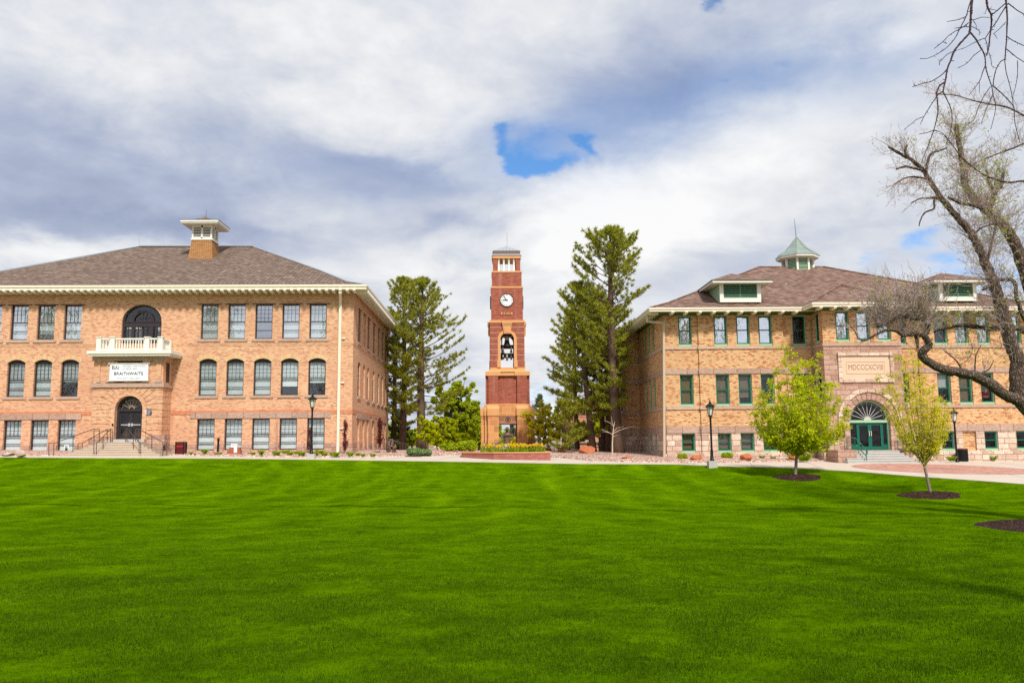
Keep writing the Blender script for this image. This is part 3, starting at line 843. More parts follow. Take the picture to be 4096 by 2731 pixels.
def band(parent, fr, u0, u1, z0, z1, out, mat, name='stone_band', skip=()):
    cuts = [u0] + [v for s_ in sorted(skip) for v in s_] + [u1]
    for a, b in zip(cuts[0::2], cuts[1::2]):
        if b > a: mb = MB(); mb.fbox(fr, a, b, -.02, out, z0, z1); mb.build(name, mat, parent)
PXL, PXR, PYF = X_(367, 1640, 57.0), X_(647, 1640, 57.0), 57.0        # porch
porch = (PXL-.02, PXR+.02)
zr0 = Z_(1150, 1655, YL); zr1 = Z_(1150, 1639, YL)
for fr, u0, u1, sk in ((LF, XL0, XL1, [porch]), (LE, YL+.001, YLB, [])):
    band(lb, fr, u0, u1+(.03 if fr is LF else 0), zr0, zr1, .03, M['brick_band'], 'brick_band', sk)
    b_ = MB(); b_.fbox(fr, u0, u1, -.02, .02, zt0-.36, zt0-.30); b_.fbox(fr, u0, u1, -.02, .02, zt0-.50, zt0-.43); b_.fbox(fr, u0, u1, -.02, .018, zt1+.0+.02, zt1+.06)
    b_.build('string_course', M['brick_l'], lb)
    wins = [(x-WW/2, x+WW/2) for x in xc] if fr is LF else [(y-.5, y+.5) for y in side_y]
    band(lb, fr, u0, u1, 1.2, zb0-.10, .10, M['stone_band'], 'plinth', [(PXL-.3, PXR+.3)] if fr is LF else [])
    band(lb, fr, u0, u1, zb0-.10, zb0+.42, .05, M['stone_brown'], 'stone_course', sorted(wins+([(PXL, PXR)] if fr is LF else [])))
for a, b in ((xc[0]-1.1, xc[3]+1.0), (xc[4]-1.1, xc[8]+1.05)):
    band(lb, LF, a, b, zb1+.03, zb1+.44, .05, M['stone_band'], 'lintel')
for y0_, y1_ in ((side_y[0]-1, side_y[2]+.9), (side_y[3]-.75, side_y[3]+.75), (side_y[4]-.6, side_y[6]+.8)):
    band(lb, LE, y0_, y1_, zb1+.03, zb1+.40, .05, M['stone_band'], 'lintel')
# thin flat-arch line over the top windows, brick arches over the middle ones
hd = MB()
for x in xc: hd.fbox(LF, x-WW/2-.22, x+WW/2+.22, -.02, .06, zt1, zt1+.05)
for y in side_y: hd.fbox(LE, y-.7, y+.7, -.02, .05, zt1, zt1+.05)
hd.build('lintel_line', M['frame_dark'], lb)
ar = MB()
for x in xc:
    r = (WW*WW/4+.22*.22)/(2*.22); ah = math.asin(WW/2/r)+.06
    ar.ring(LF, x, zm1-r, r+.005, r+.30, -.02, .025, math.pi/2-ah, math.pi/2+ah, 10)
ar.build('brick_arch', brick_mat('arch_brick', [(0,(.60,.36,.17)),(1,(.74,.50,.28))], (.60,.44,.27), bw=.09, bh=.3), lb)
# roof, gutter, soffit, rafter tails
OV = 1.08
EX0, EX1, EY0, EY1 = XL0-OV, XL1+OV, YL-OV, YLB+OV
ZE = Z_(1469, 1137, EY0); ZR = Z_(815, 985, 68.7)
roof_l = hip_roof(lb, EX0+.1, EX1-.1, EY0+.1, EY1-.1, ZE-.02, ZR, M['roof_l'], .10, 11.3, ridge_mat=M['lead'])
def eaves(parent, x0, x1, y0, y1, zt, h, mat, smat, wx0, wx1, wy0, wy1, slope=.0, name='gutter'):
    g = MB()
    for (zz0, zz1, o) in ((zt-h, zt-h*.45, .05), (zt-h*.45, zt, 0.0)):
        d = .16
        g.box(x0+o, y0+o, zz0, x1-o, y0+o+d, zz1); g.box(x0+o, y1-o-d, zz0, x1-o, y1-o, zz1)
        g.box(x0+o, y0+o+d, zz0, x0+o+d, y1-o-d, zz1); g.box(x1-o-d, y0+o+d, zz0, x1-o, y1-o-d, zz1)
    g.build(name, mat, parent)
    q = MB(); z = zt-h*.9
    q.box(x0+.2, y0+.2, z, x1-.2, wy0-.003, z+.05); q.box(wx1+.003, wy0-.003, z, x1-.2, y1-.2, z+.05); q.box(x0+.2, wy0-.003, z, wx0-.003, y1-.2, z+.05)
    q.build('soffit', smat, parent)
    return z
zs_ = eaves(lb, EX0, EX1, EY0, EY1, ZE, .34, M['cream'], M['soffit'], XL0, XL1, YL, YLB)
def tail_mesh(parent, w, h, l):
    mb = MB(); og = ORG[parent.name]
    pts = [(-l, h), (.12, h), (.12, h*.45), (0, h*.1), (-.12, 0), (-l, 0)]
    fr = Fr(og, (0, 1, 0), (1, 0, 0))          # u = +y ... profile along -y handled by rotation
    mb.prism(fr, pts, -w/2, w/2)
    return mb
def tails(parent, spots, w, h, l, mat, rot=None, name='rafter_tail'):
    mb = tail_mesh(parent, w, h, l); first = mb.build(name, mat, parent)
    for i, (p, rz) in enumerate(spots):
        o = first if i == 0 else first.copy()
        if i: COL.objects.link(o); o.parent = parent; ORG[o.name] = ORG[parent.name]
        o.location = Vector(p)-ORG[parent.name]; o.rotation_euler = (0, 0, rz)
sp = [((x, EY0+.10, zs_-.21), math.pi) for x in np.arange(EX1-.9, EX1-.9-53*.485, -.485)]
sp += [((EX1-.10, y, zs_-.21), -math.pi/2) for y in np.arange(EY0+.9, EY1-.5, .485)]
tails(lb, sp[:99], .19, .21, .7, M['white'])
# downpipes
dx = X_(1357, 1500, YL-.1)
dp = downpipe(lb, [(dx+.12, EY0+.12, ZE-.15), (dx+.12, EY0+.16, ZE-.55), (dx, YL-.10, ZE-1.25), (dx, YL-.10, 2.2)], .19, M['cream'])
hk = MB()
for z in (10.35, 7.2, 4.0): hk.box(dx-.14, YL-.08, z-.04, dx+.30, YL-.02, z+.03); hk.lathe((dx+.28, YL-.06, z-.08), [(.02,0),(.09,.05),(.09,.1),(.02,.15)], 8)
hk.build('pipe_bracket', M['white'], dp)
# roof cupola
cpY = 66.5
cx_ = X_(805, 1000, cpY); zc = lambda py: Z_(810, py, cpY-1.3)
def cupola_left():
    hw = (X_(847, 950, cpY-1.3)-X_(767, 950, cpY-1.3))/2
    zb, z1, z2, z3 = zc(1003), zc(960), zc(901), zc(873)
    xcn = (X_(847, 950, cpY-1.3)+X_(767, 950, cpY-1.3))/2; yc = cpY-1.3+hw
    lv = MB()
    mb = MB()
    hb = hw+.28
    v = [(xcn-hb,yc-hb,zb-1.6),(xcn+hb,yc-hb,zb-1.6),(xcn+hb,yc+hb,zb-1.6),(xcn-hb,yc+hb,zb-1.6),(xcn-hw,yc-hw,z1),(xcn+hw,yc-hw,z1),(xcn+hw,yc+hw,z1),(xcn-hw,yc+hw,z1)]
    b0 = MB(); b0.add(v, [(0,1,5,4),(1,2,6,5),(2,3,7,6),(3,0,4,7),(4,5,6,7)])
    base = b0.build('cupola', M['shake_tan'], roof_l)
    mb.box(xcn-hw-.06, yc-hw-.06, z1, xcn+hw+.06, yc+hw+.06, z1+.12)
    for sx in (-1, 1):
        for sy in (-1, 1): mb.box(xcn+sx*hw-.12*(sx > 0)*1-.0*(sx<0), yc+sy*hw-.12*(sy > 0), z1+.12, xcn+sx*hw+.12*(sx < 0), yc+sy*hw+.12*(sy < 0), z2)
    for fr, c in ((front(yc-hw), xcn), (east(xcn+hw), yc), (west(xcn-hw), -yc), (back(yc+hw), -xcn)):
        mb.fbox(fr, c-.07, c+.07, -.12, 0, z1+.12, z2); mb.fbox(fr, c-hw+.12, c+hw-.12, -.12, 0, z2-.18, z2-.001); mb.fbox(fr, c-hw+.12, c+hw-.12, -.12, 0, z1+.12, z1+.22)
        k = 6
        for i in range(k):
            z = z1+.22+(z2-.2-z1-.22)*(i+.25)/k
            for s_ in (-1, 1):
                a, b = (c-hw+.12, c-.07) if s_ < 0 else (c+.07, c+hw-.12)
                mb.add([fr(a,-.03,z),fr(b,-.03,z),fr(b,-.10,z+.03),fr(a,-.10,z+.03),fr(a,-.03,z+.05),fr(b,-.03,z+.05),fr(b,-.10,z+.07),fr(a,-.10,z+.07)],
                       [(0,1,5,4),(4,5,6,7),(3,2,1,0)])
    mb.build('louvre_box', M['white'], roof_l)
    ins = MB(); ins.box(xcn-hw+.125, yc-hw+.125, z1, xcn+hw-.125, yc+hw-.125, z2); ins.build('dark_core', M['interior'], roof_l)
    ho = hw+.64
    e = MB(); e.box(xcn-ho, yc-ho, z2+.001, xcn+ho, yc+ho, z2+.10); e.box(xcn-ho-.06, yc-ho-.06, z2+.10, xcn+ho+.06, yc+ho+.06, z2+.28); e.build('cupola_eave', M['white'], roof_l)
    r = MB(); zr = z2+.28; h2 = ho+.1
    rings = [[(xcn+sx*d, yc+sy*d, z) for sx, sy in ((-1,-1),(1,-1),(1,1),(-1,1))] for d, z in ((h2, zr),(h2*.5, zr+.18),(.02, zr+.62))]
    for a, b in zip(rings[:-1], rings[1:]):
        for i in range(4): r.quad(a[i], a[(i+1) % 4], b[(i+1) % 4], b[i])
    r.tube([(xcn,yc,zr+.5),(xcn,yc,zr+1.2)], .02, 5)
    r.build('cupola_roof', M['roof_l'], roof_l)
cupola_left()
rods = MB()
for x in (EX0+11.3, EX1-11.3): rods.tube([(x, EY0+11.3, ZR), (x, EY0+11.3, ZR+.8)], .02, 5)
rods.build('lightning_rod', M['lead'], lb)

# palladian balcony window
def palladian():
    fr, d = LF, .22
    mb = MB(); uc = (AX0+AX1)/2; w = AX1-AX0; zt, h = 12.86, 1.25
    zsn = zt-h
    outer = arch_pts(AX0, AX1, zt, h, 24)
    inner = arch_pts(AX0+.13, AX1-.13, zt-.13, h-.13, 24)
    for i in range(24):
        p, q, r_, s_ = outer[i], outer[i+1], inner[i+1], inner[i]
        for n in (-d+.06,): mb.quad(fr(p[0],n,p[1]), fr(q[0],n,q[1]), fr(r_[0],n,r_[1]), fr(s_[0],n,s_[1]))
        mb.quad(fr(s_[0],-d+.06,s_[1]), fr(r_[0],-d+.06,r_[1]), fr(r_[0],-d-.08,r_[1]), fr(s_[0],-d-.08,s_[1]))
    for u in (AX0, AX1-.13): mb.fbox(fr, u, u+.13, -d-.08, -d+.06, 9.95, zsn)
    mb.fbox(fr, AX0+.13, AX1-.13, -d-.08, -d+.09, zsn-.34, zsn-.02); mb.fbox(fr, AX0+.13, AX1-.13, -d-.06, -d+.13, zsn-.02, zsn+.06)
    iw = w*.235
    for s_ in (-1, 1):
        mb.fbox(fr, uc+s_*iw-.11, uc+s_*iw+.11, -d-.08, -d+.10, 9.95, zsn-.34)
    mb.ring(fr, uc, zsn+.06, iw-.05, iw+.13, -d-.08, -d+.10, 0, math.pi, 20)
    for k in range(1, 4):
        u = uc+(-.5 if k == 1 else 0 if k == 2 else .5)*iw*1.0
        mb.fbox(fr, u-(.05 if k == 2 else .02), u+(.05 if k == 2 else .02), -d-.06, -d+.02, 9.95, zsn-.34)
    for s_ in (-1, 1):
        u = uc+s_*(iw+w*.5)/2-.0; mb.fbox(fr, u-.02, u+.02, -d-.06, -d, 9.95, zsn-.34)
        for k in range(3):
            z = 10.25+k*.42; mb.fbox(fr, uc+s_*(iw+.1) if s_ > 0 else AX0+.1, AX1-.1 if s_ > 0 else uc-iw-.1, -d-.06, -d, z-.018, z+.018)
    for k in range(3):
        z = 10.25+k*.42; mb.fbox(fr, uc-iw+.1, uc+iw-.1, -d-.06, -d, z-.018, z+.018)
    for k in range(1, 6):
        a = math.pi*k/6; mb.bar(fr(uc+.2*math.cos(a), -d-.02, zsn+.06+.2*math.sin(a)), fr(uc+(iw-.04)*math.cos(a), -d-.02, zsn+.06+(iw-.04)*math.sin(a)), .03)
    mb.ring(fr, uc, zsn+.06, .18, .23, -d-.06, -d, 0, math.pi, 12)
    o = mb.build('balcony_window', M['frame_dark'], lb)
    p = MB(); p.poly([fr(u, -d-.04, z) for u, z in [(AX0+.05, 9.95)]+arch_pts(AX0+.05, AX1-.05, zt-.05, h-.05, 20)+[(AX1-.05, 9.95)]])
    p.build('pane', M['glass_low'], o)
    c = MB(); c.fbox(fr, AX0+.1, uc-.25, -d-.5, -d-.46, 9.95, zsn-.3); c.fbox(fr, uc+.8, AX1-.1, -d-.6, -d-.56, 9.95, zsn-.3); c.build('curtain', M['blind'], o)
palladian()

# ------------------------------------------------------------------ entrance porch of the left building
PF_ = front(PYF)
zl0, zl1 = Z_(507, 1549, PYF), Z_(507, 1536, PYF)              # ledge
ze0, ze1 = Z_(507, 1443, PYF), Z_(507, 1423, PYF)              # entablature
zs0, zs1 = Z_(507, 1421, PYF-.6), Z_(507, 1402, PYF-.6)        # white slab
dcx = X_(513, 1700, PYF); AR = .93
zspr = Z_(513, 1637, PYF); zdo = Z_(513, 1756, PYF)
pw = MB()
panel(pw, PF_, PXL, PXR, 1.2, zl0, [(dcx-AR, dcx+AR, zdo-.05, zspr+AR, AR)], .62)
for fr, a, b in ((east(PXR), PYF, YL), (west(PXL), -YL, -PYF)): panel(pw, fr, a, b, 1.2, ze0)
WX0, WX1 = X_(467, 1480, PYF), X_(571, 1480, PYF)
panel(pw, PF_, PXL, PXR, zl0, ze0, [(WX0, WX1, zl1+.12, ze0-.02)], .3)
pw.build('porch', M['brick_l'], lb)
rs = MB()                                                      # rusticated bands and voussoirs
zz = zspr-.02; rows = []
z = zdo+.15
RO = AR+.30
while z < zl0-.12:
    z2 = min(z+.42, zl0-.03)
    za = max(0, min(z2, zl0)-zspr)
    def half(zq):
        q = zq-zspr
        RV = AR+1.0
        return RO if q <= 0 else (math.sqrt(max(0, RV*RV-q*q)) if q < RV else 0)
    hw = max(RO, half((z+z2)/2)) if (z+z2)/2-zspr < AR+.95 else 0
    if hw > 0:
        rs.fbox(PF_, PXL, dcx-hw, -.01, .04, z, z2); rs.fbox(PF_, dcx+hw, PXR, -.01, .04, z, z2)
    else: rs.fbox(PF_, PXL, PXR, -.01, .04, z, z2)
    rs.fbox(east(PXR), PYF, YL, -.01, .04, z, z2)
    z = z2+.035
nv = 15
for i in range(nv):
    a0, a1 = math.pi*i/nv+.012, math.pi*(i+1)/nv-.012
    rs.ring(PF_, dcx, zspr, RO, AR+.97, -.01, .042, a0, a1, 2)
rs.build('rustication', M['brick_l'], lb)
rg = MB(); rg.ring(PF_, dcx, zspr, AR-.0, AR+.28, -.02, .07, 0, math.pi, 24)
for s_ in (-1, 1): rg.fbox(PF_, min(dcx+s_*AR, dcx+s_*(AR+.28)), max(dcx+s_*AR, dcx+s_*(AR+.28)), -.02, .07, zdo-.05, zspr)
rg.build('door_arch', M['brick_l'], lb)
tr_ = MB()
tr_.box(PXL-.12, PYF-.14, zl0, PXR+.12, YL, zl1); tr_.box(PXL-.06, PYF-.06, zl1, PXR+.06, PYF+.3, zl1+.11)
tr_.box(PXL-.1, PYF-.10, ze0, PXR+.1, YL, ze1)
tr_.build('ledge', M['stone_sill'], lb)
pl = MB()
for a, b in ((395, 402), (429, 455), (575, 600), (625, 646)):
    u0, u1 = X_(a, 1480, PYF), X_(b, 1480, PYF)
    pl.fbox(PF_, u0, u1, -.01, .07, zl1+.11, ze0-.12)
pl.build('pilaster', M['brick_l'], lb)
cp = MB()
for a, b in ((391, 406), (426, 458), (572, 603), (622, 650)):
    u0, u1 = X_(a, 1480, PYF), X_(b, 1480, PYF); cp.fbox(PF_, u0, u1, -.01, .11, ze0-.12, ze0); cp.fbox(PF_, u0, u1, -.01, .10, zl1+.11, zl1+.25)
cp.build('capital', M['stone_sill'], lb)
window(lb, PF_, (WX0+WX1)/2, zl1+.12, ze0-.02, WX1-WX0, 'brown', 0, 'glass_dark', None, sill=False)
sw = MB(); sw.fbox(east(PXR), PYF+.45, PYF+1.05, -.02, .012, zl1+.15, ze0-.1); sw.build('side_window', M['frame_dark'], lb)
# balcony slab, dentils, balustrade
SX0, SX1, SY0 = X_(347, 1410, PYF-.65), X_(684, 1410, PYF-.65), PYF-.65
sl = MB()
sl.box(SX0+.22, SY0+.22, ze1+.02, SX1-.22, YL, ze1+.16)
sl.box(SX0+.08, SY0+.08, zs0-.02, SX1-.08, YL, zs0+.12); sl.box(SX0, SY0, zs0+.12, SX1, YL, zs1)
sl.build('balcony_slab', M['white'], lb)
dn = MB()
for x in np.arange(SX0+.5, SX1-.4, .13): dn.box(x, SY0+.36, ze1+.0-.09, x+.07, PYF-.101, ze1+.019)
dn.build('dentils', M['soffit'], lb)
BYF = PYF-.2
bx0, bx1 = X_(390, 1380, BYF), X_(652, 1380, BYF)
ztop = Z_(520, 1351, BYF)
bl = MB()
posts = [(X_(v, 1380, BYF), BYF) for v in (397.5, 452, 590, 644)]
for x, y in posts:
    bl.box(x-.15, y-.15, zs1, x+.15, y+.15, ztop); bl.box(x-.19, y-.19, ztop, x+.19, y+.19, ztop+.06)
xr, yr = posts[-1][0], YL-.2
bl.box(xr-.12, yr-.14, zs1, xr+.12, yr+.14, ztop); xl = posts[0][0]; bl.box(xl-.12, yr-.14, zs1, xl+.12, yr+.14, ztop)
segs = [(posts[i], posts[i+1]) for i in range(3)] + [(posts[-1], (xr, yr)), (posts[0], (xl, yr))]
for (xa, ya), (xb, yb) in segs:
    a, b = Vector((xa, ya, 0)), Vector((xb, yb, 0)); t_ = (b-a).normalized()
    a, b = a+t_*.14, b-t_*.14
    bl.bar(a+Vector((0,0,ztop-.08)), b+Vector((0,0,ztop-.08)), .16, .10); bl.bar(a+Vector((0,0,zs1+.11)), b+Vector((0,0,zs1+.11)), .14, .08)
bal = bl.build('balustrade', M['white'], lb)
for (xa, ya), (xb, yb) in segs:
    b2 = MB(); a, b = Vector((xa, ya, 0)), Vector((xb, yb, 0)); L = (b-a).length-.3; n = max(2, int(L/.185))
    for k in range(n):
        p = a+(b-a).normalized()*(.15+L*(k+.5)/n); zz0 = zs1+.15; hh = ztop-.13-zz0
        b2.lathe((p.x, p.y, zz0), [(.055,0),(.055,.06),(.028,.10),(.058,hh*.42),(.030,hh*.75),(.05,hh*.9),(.05,hh)], 7)
    b2.build('balusters', M['white'], bal, True)
# door under the arch
def left_door():
    fr = front(PYF+.42); w = AR-.04
    fm = MB()
    fm.ring(fr, dcx, zspr, w-.13, w+.06, -.08, .10, 0, math.pi, 22)
    for s_ in (-1, 1): fm.fbox(fr, min(dcx+s_*(w-.13), dcx+s_*(w+.06)), max(dcx+s_*(w-.13), dcx+s_*(w+.06)), -.08, .10, zdo-.03, zspr)
    fm.fbox(fr, dcx-w+.13, dcx+w-.13, -.08, .12, zspr-.12, zspr+.05)
    fo = fm.build('door_frame', M['frame_dark'], lb)
    fan = MB()
    for k in range(1, 7):
        a = math.pi*k/7; fan.bar(fr(dcx+.15*math.cos(a), -.01, zspr+.05+.15*math.sin(a)), fr(dcx+(w-.15)*math.cos(a), -.01, zspr+.05+(w-.17)*math.sin(a)), .028)
        b0, b1 = math.pi*(k-.5)/7, math.pi*(k+.5)/7
    for k in range(7):
        a0, a1 = math.pi*k/7, math.pi*(k+1)/7; am = (a0+a1)/2
        pts = [fr(dcx+(w-.17)*math.cos(a)*f, -.01, zspr+.05+(w-.2)*math.sin(a)*f) for a, f in ((a0, 1), (am, .84), (a1, 1))]
        fan.tube(pts, .014, 4)
    fan.ring(fr, dcx, zspr+.05, .15, .20, -.03, .01, 0, math.pi, 10)
    fan.build('fanlight_bars', plain('gilt_bar', (.42,.32,.20), .5), fo)
    g = MB(); g.poly([fr(dcx+(w-.1)*math.cos(math.pi*k/16), -.04, zspr+(w-.1)*math.sin(math.pi*k/16)) for k in range(17)]); g.build('fanlight', M['glass_dark'], fo)
    for s_ in (-1, 1):
        x0, x1 = (dcx-w+.13, dcx-.004) if s_ < 0 else (dcx+.004, dcx+w-.13)
        d = MB(); zb, zt = zdo, zspr-.125
        d.fbox(fr, x0, x0+.10, -.05, .02, zb, zt); d.fbox(fr, x1-.10, x1, -.05, .02, zb, zt); d.fbox(fr, x0+.10, x1-.10, -.05, .02, zb, zb+.22); d.fbox(fr, x0+.10, x1-.10, -.05, .02, zt-.12, zt)
        do = d.build('door', M['frame_dark'], lb)
        q = MB(); q.quad(fr(x0+.08,-.02,zb+.2), fr(x1-.08,-.02,zb+.2), fr(x1-.08,-.02,zt-.1), fr(x0+.08,-.02,zt-.1)); q.build('pane', M['glass_dark'], do)
        hb = MB(); hz = zb+.98; hb.fbox(fr, x0+.1, x1-.1, .0, .04, hz-.035, hz+.035); hb.fbox(fr, (x1-.16) if s_ < 0 else x0+.02, (x1-.02) if s_ < 0 else x0+.16, .03, .06, hz-.10, hz+.10)
        hb.build('handle', plain('steel', (.62,.64,.66), .3, .6), do)
    bk_ = MB(); bk_.fbox(fr, dcx-1.2, dcx+1.2, -1.6, -1.5, zdo-.1, zspr+1.1); bk_.build('hall', M['interior'], lb)
left_door()
bs = MB()                                                     # rough stone plinth at the porch foot
ztp = Z_(640, 1748, PYF)
bs.box(PXL-.10, PYF-.08, 1.2, dcx-1.3, PYF, zdo+.10); bs.build('rough_plinth', M['stone_brown'], lb); bs = MB(); bs.box(dcx+1.3, PYF-.08, 1.2, PXR-.6, PYF, zdo+.10); bs.box(PXR-.62, PYF-.42, 1.2, PXR+.42, PYF+.6, zdo+.28)
bs.build('rough_plinth', M['stone_brown'], lb)
# steps (three-sided)
def steps(parent, xl, xr, yf, zb, zt, n, tread, yb, mat, sides=True, insl=None, insr=None):
    mb = MB(); r = (zt-zb)/n
    il = tread if insl is None else insl; ir = tread if insr is None else insr
    for k in range(n):
        mb.box(xl+il*k, yf+tread*k, zb-.3 if k == 0 else zb+r*k-.001, xr-ir*k, yb+.002*k, zb+r*(k+1))
        mb.box(xl+il*k-.012, yf+tread*k-.022, zb+r*(k+1)-.045, xr-ir*k+.012, yf+tread*k, zb+r*(k+1)-.0005)
    return mb.build('steps', mat, parent)
sYF = 54.15
sXL, sXR = X_(241, 1822, sYF), X_(638, 1822, sYF)
szb = Z_(440, 1825, sYF); szt = Z_(460, 1768, sYF+1.75)
steps(lb, sXL, sXR, sYF, szb, szt, 6, .34, PYF+.3, M['concrete_step'], insl=.27, insr=.40)
th = MB(); th.box(dcx-1.28, PYF-.45, szt-.02, dcx+1.28, PYF+.6, zdo-.002); th.build('threshold', M['concrete_gray'], lb)
# handrails
def rail(parent, segs, mat, r=.026, name='handrail'):
    mb = MB()
    for s_ in segs: mb.tube(s_, r, 6)
    return mb.build(name, mat, parent)
def rp(zx, zy, Y): return on_y(120+zx/3.92, 1700+zy/3.92, Y)
yA, yB_ = sYF+.02, sYF+1.7
rail(lb, [[rp(295,492,yA), rp(295,290,yA), rp(303,283,yA), rp(375,283,yA), rp(990,62,yB_), rp(1078,64,yB_), rp(1087,72,yB_), rp(1087,268,yB_)],
          [rp(373,492,yA), rp(375,283,yA)], [rp(1003,268,yB_), rp(1003,62,yB_)], [rp(672,418,yA+.8), rp(676,176,yA+.8)]], M['rail_brown'])
rail(lb, [[rp(752,380,yA+.9), rp(752,292,yA+.9), rp(760,284,yA+.9), rp(820,284,yA+.9), rp(1200,68,yB_+.6), rp(1290,66,yB_+.6), rp(1290,268,yB_+.6)],
          [rp(820,345,yA+.9), rp(820,284,yA+.9)], [rp(1210,268,yB_+.6), rp(1210,68,yB_+.6)]], M['rail_brown'])
rail(lb, [[rp(1000,492,yA), rp(1002,290,yA), rp(1010,282,yA), rp(1045,282,yA), rp(1262,62,yB_+.3), rp(1290,62,yB_+.3)],
          [rp(1038,490,yA), rp(1042,282,yA)], [rp(1143,412,yA+.8), rp(1147,176,yA+.8)], [rp(1262,266,yB_+.3), rp(1264,62,yB_+.3)]], M['rail_brown'])
rail(lb, [[rp(1495,264,yB_), rp(1498,66,yB_), rp(1506,58,yB_), rp(1530,58,yB_), rp(1712,272,yA), rp(1735,276,yA), rp(1735,488,yA)],
          [rp(1520,264,yB_), rp(1524,58,yB_)], [rp(1710,488,yA), rp(1712,272,yA)], [rp(1618,410,yA+.8), rp(1621,165,yA+.8)]], M['rail_brown'])
rail(lb, [[rp(1652,256,yB_), rp(1656,70,yB_), rp(1664,62,yB_), rp(1718,62,yB_), rp(2085,270,yA+.3), rp(2145,270,yA+.3), rp(2145,470,yA+.3)],
          [rp(1700,256,yB_), rp(1702,64,yB_)], [rp(2082,470,yA+.3), rp(2085,270,yA+.3)], [rp(1908,402,yA+1.0), rp(1912,172,yA+1.0)]], M['rail_brown'])

# signs that hang on this front
bnY = PYF-.16
bX0, bX1 = X_(438, 1490, bnY), X_(592, 1490, bnY); bZ0, bZ1 = Z_(515, 1520, bnY), Z_(515, 1457, bnY)
bn = thing('banner', 'white cloth gallery banner with dark lettering hung under the white balcony', 'banner', ((bX0+bX1)/2, bnY, (bZ0+bZ1)/2))
bw_, bh_ = bX1-bX0, bZ1-bZ0; bcx, bcz = (bX0+bX1)/2, (bZ0+bZ1)/2
q = MB(); nx = 14
for i in range(nx):
    a, b = bX0+bw_*i/nx, bX0+bw_*(i+1)/nx
    f = lambda x: bnY+.012*math.sin(x*5.0)
    q.add([(a,f(a),bZ0),(b,f(b),bZ0),(b,f(b),bZ1),(a,f(a),bZ1),(a,f(a)+.01,bZ0),(b,f(b)+.01,bZ0),(b,f(b)+.01,bZ1),(a,f(a)+.01,bZ1)], [(0,1,2,3),(7,6,5,4),(3,2,6,7),(0,4,5,1)])
q.build('cloth', M['sign_white'], bn)
rd = MB(); rd.tube([(bX0-.12,bnY-.01,bZ1+.05),(bX1+.1,bnY-.01,bZ1+.05)], .035, 6); rd.tube([(bX0-.1,bnY-.01,bZ0-.04),(bX1+.06,bnY-.01,bZ0-.04)], .035, 6)
for x in (bX0+.1, bcx, bX1-.1): rd.box(x-.02, bnY-.01, bZ1+.02, x+.02, PYF+.05, bZ1+.05); rd.box(x-.02, bnY-.01, bZ0-.05, x+.02, PYF+.05, bZ0-.02)
rd.build('rod', M['cream'], bn)
ty = bnY-.03
text('SUU', bh_*.30, (bX0+bw_*.155, ty, bZ1-bh_*.20), M['ink'], bn, sx=.82, offset=.004)
text('COLLEGE of PERFORMING', bh_*.125, (bX0+bw_*.635, ty, bZ1-bh_*.105), M['ink_gray'], bn, sx=1.0)
text('and VISUAL ARTS', bh_*.125, (bX0+bw_*.53, ty, bZ1-bh_*.27), M['ink_gray'], bn, sx=1.0)
text('BRAITHWAITE', bh_*.275, (bcx, ty, bZ1-bh_*.585), M['ink'], bn, sx=1.02, spacing=1.02)
text('FINE ARTS GALLERY', bh_*.135, (bcx, ty, bZ1-bh_*.88), M['ink_gray'], bn, sx=1.05, spacing=1.15)

pqY = PYF-.045
pX0, pX1 = X_(575, 1648, pqY), X_(607, 1648, pqY); pZ0, pZ1 = Z_(590, 1660, pqY), Z_(590, 1637, pqY)
pq = thing('wall_plaque', 'small dark blue gallery name plaque on the brick beside the arched door', 'sign', ((pX0+pX1)/2, PYF, pZ0))
q = MB(); q.box(pX0, pqY-.02, pZ0, pX1, pqY+.02, pZ1); q.build('plate', M['navy'], pq)
for i, s_ in enumerate(('BRAITHWAITE', 'FINE ARTS', 'GALLERY')):
    text(s_, .105, ((pX0+pX1)/2, pqY-.026, pZ1-(pZ1-pZ0)*(.22+.28*i)), M['sign_white'], pq, sx=.86)
ib = MB(); x_, z_ = X_(451, 1699, PYF-.05), Z_(451, 1699, PYF-.05); ib.box(x_-.06, PYF-.07, z_-.08, x_+.06, PYF-.035, z_+.08); ib.build('entry_pad', M['black_metal'], lb)
ib = MB(); x_, z_ = X_(657, 1791, PYF-.45), Z_(657, 1791, PYF-.45); ib.box(x_-.08, PYF-.47, z_-.19, x_+.08, PYF-.42, z_+.19); ib.build('foot_vent', M['frame_dark'], lb)
# ------------------------------------------------------------------ bell tower
TY0 = 72.0                                   # front of its base
def T6(x, y): return 1750+x/3.136, 1380+y/3.136
def T5(x, y): return 1800+x/3.4844, 950+y/3.4844
pL, pR = T6(545, 1050), T6(1225, 1050)
THW = (X_(*pR, TY0)-X_(*pL, TY0))/2; TXC = (X_(*pR, TY0)+X_(*pL, TY0))/2; TYC = TY0+THW
tw = thing('bell_tower', 'tall red brick bell tower with orange stone base, clock face and hanging bells', 'tower', (TXC, TYC, G(0, TYC)))
def hw_at(px0, px1, py):                     # half width of a square stage from its pixel edges
    h = 1.8
    for _ in range(4):
        Y = TYC-h; h = (X_(px1, py, Y)-X_(px0, py, Y))/2
    return h
def z_at(py, h): return Z_(2028, py, TYC-h)
faces4 = lambda h: [(front(TYC-h), TXC), (east(TXC+h), TYC), (back(TYC+h), -TXC), (west(TXC-h), -TYC)]
def sq(mb, h, z0, z1, mi=0): mb.box(TXC-h, TYC-h, z0, TXC+h, TYC+h, z1, mi)
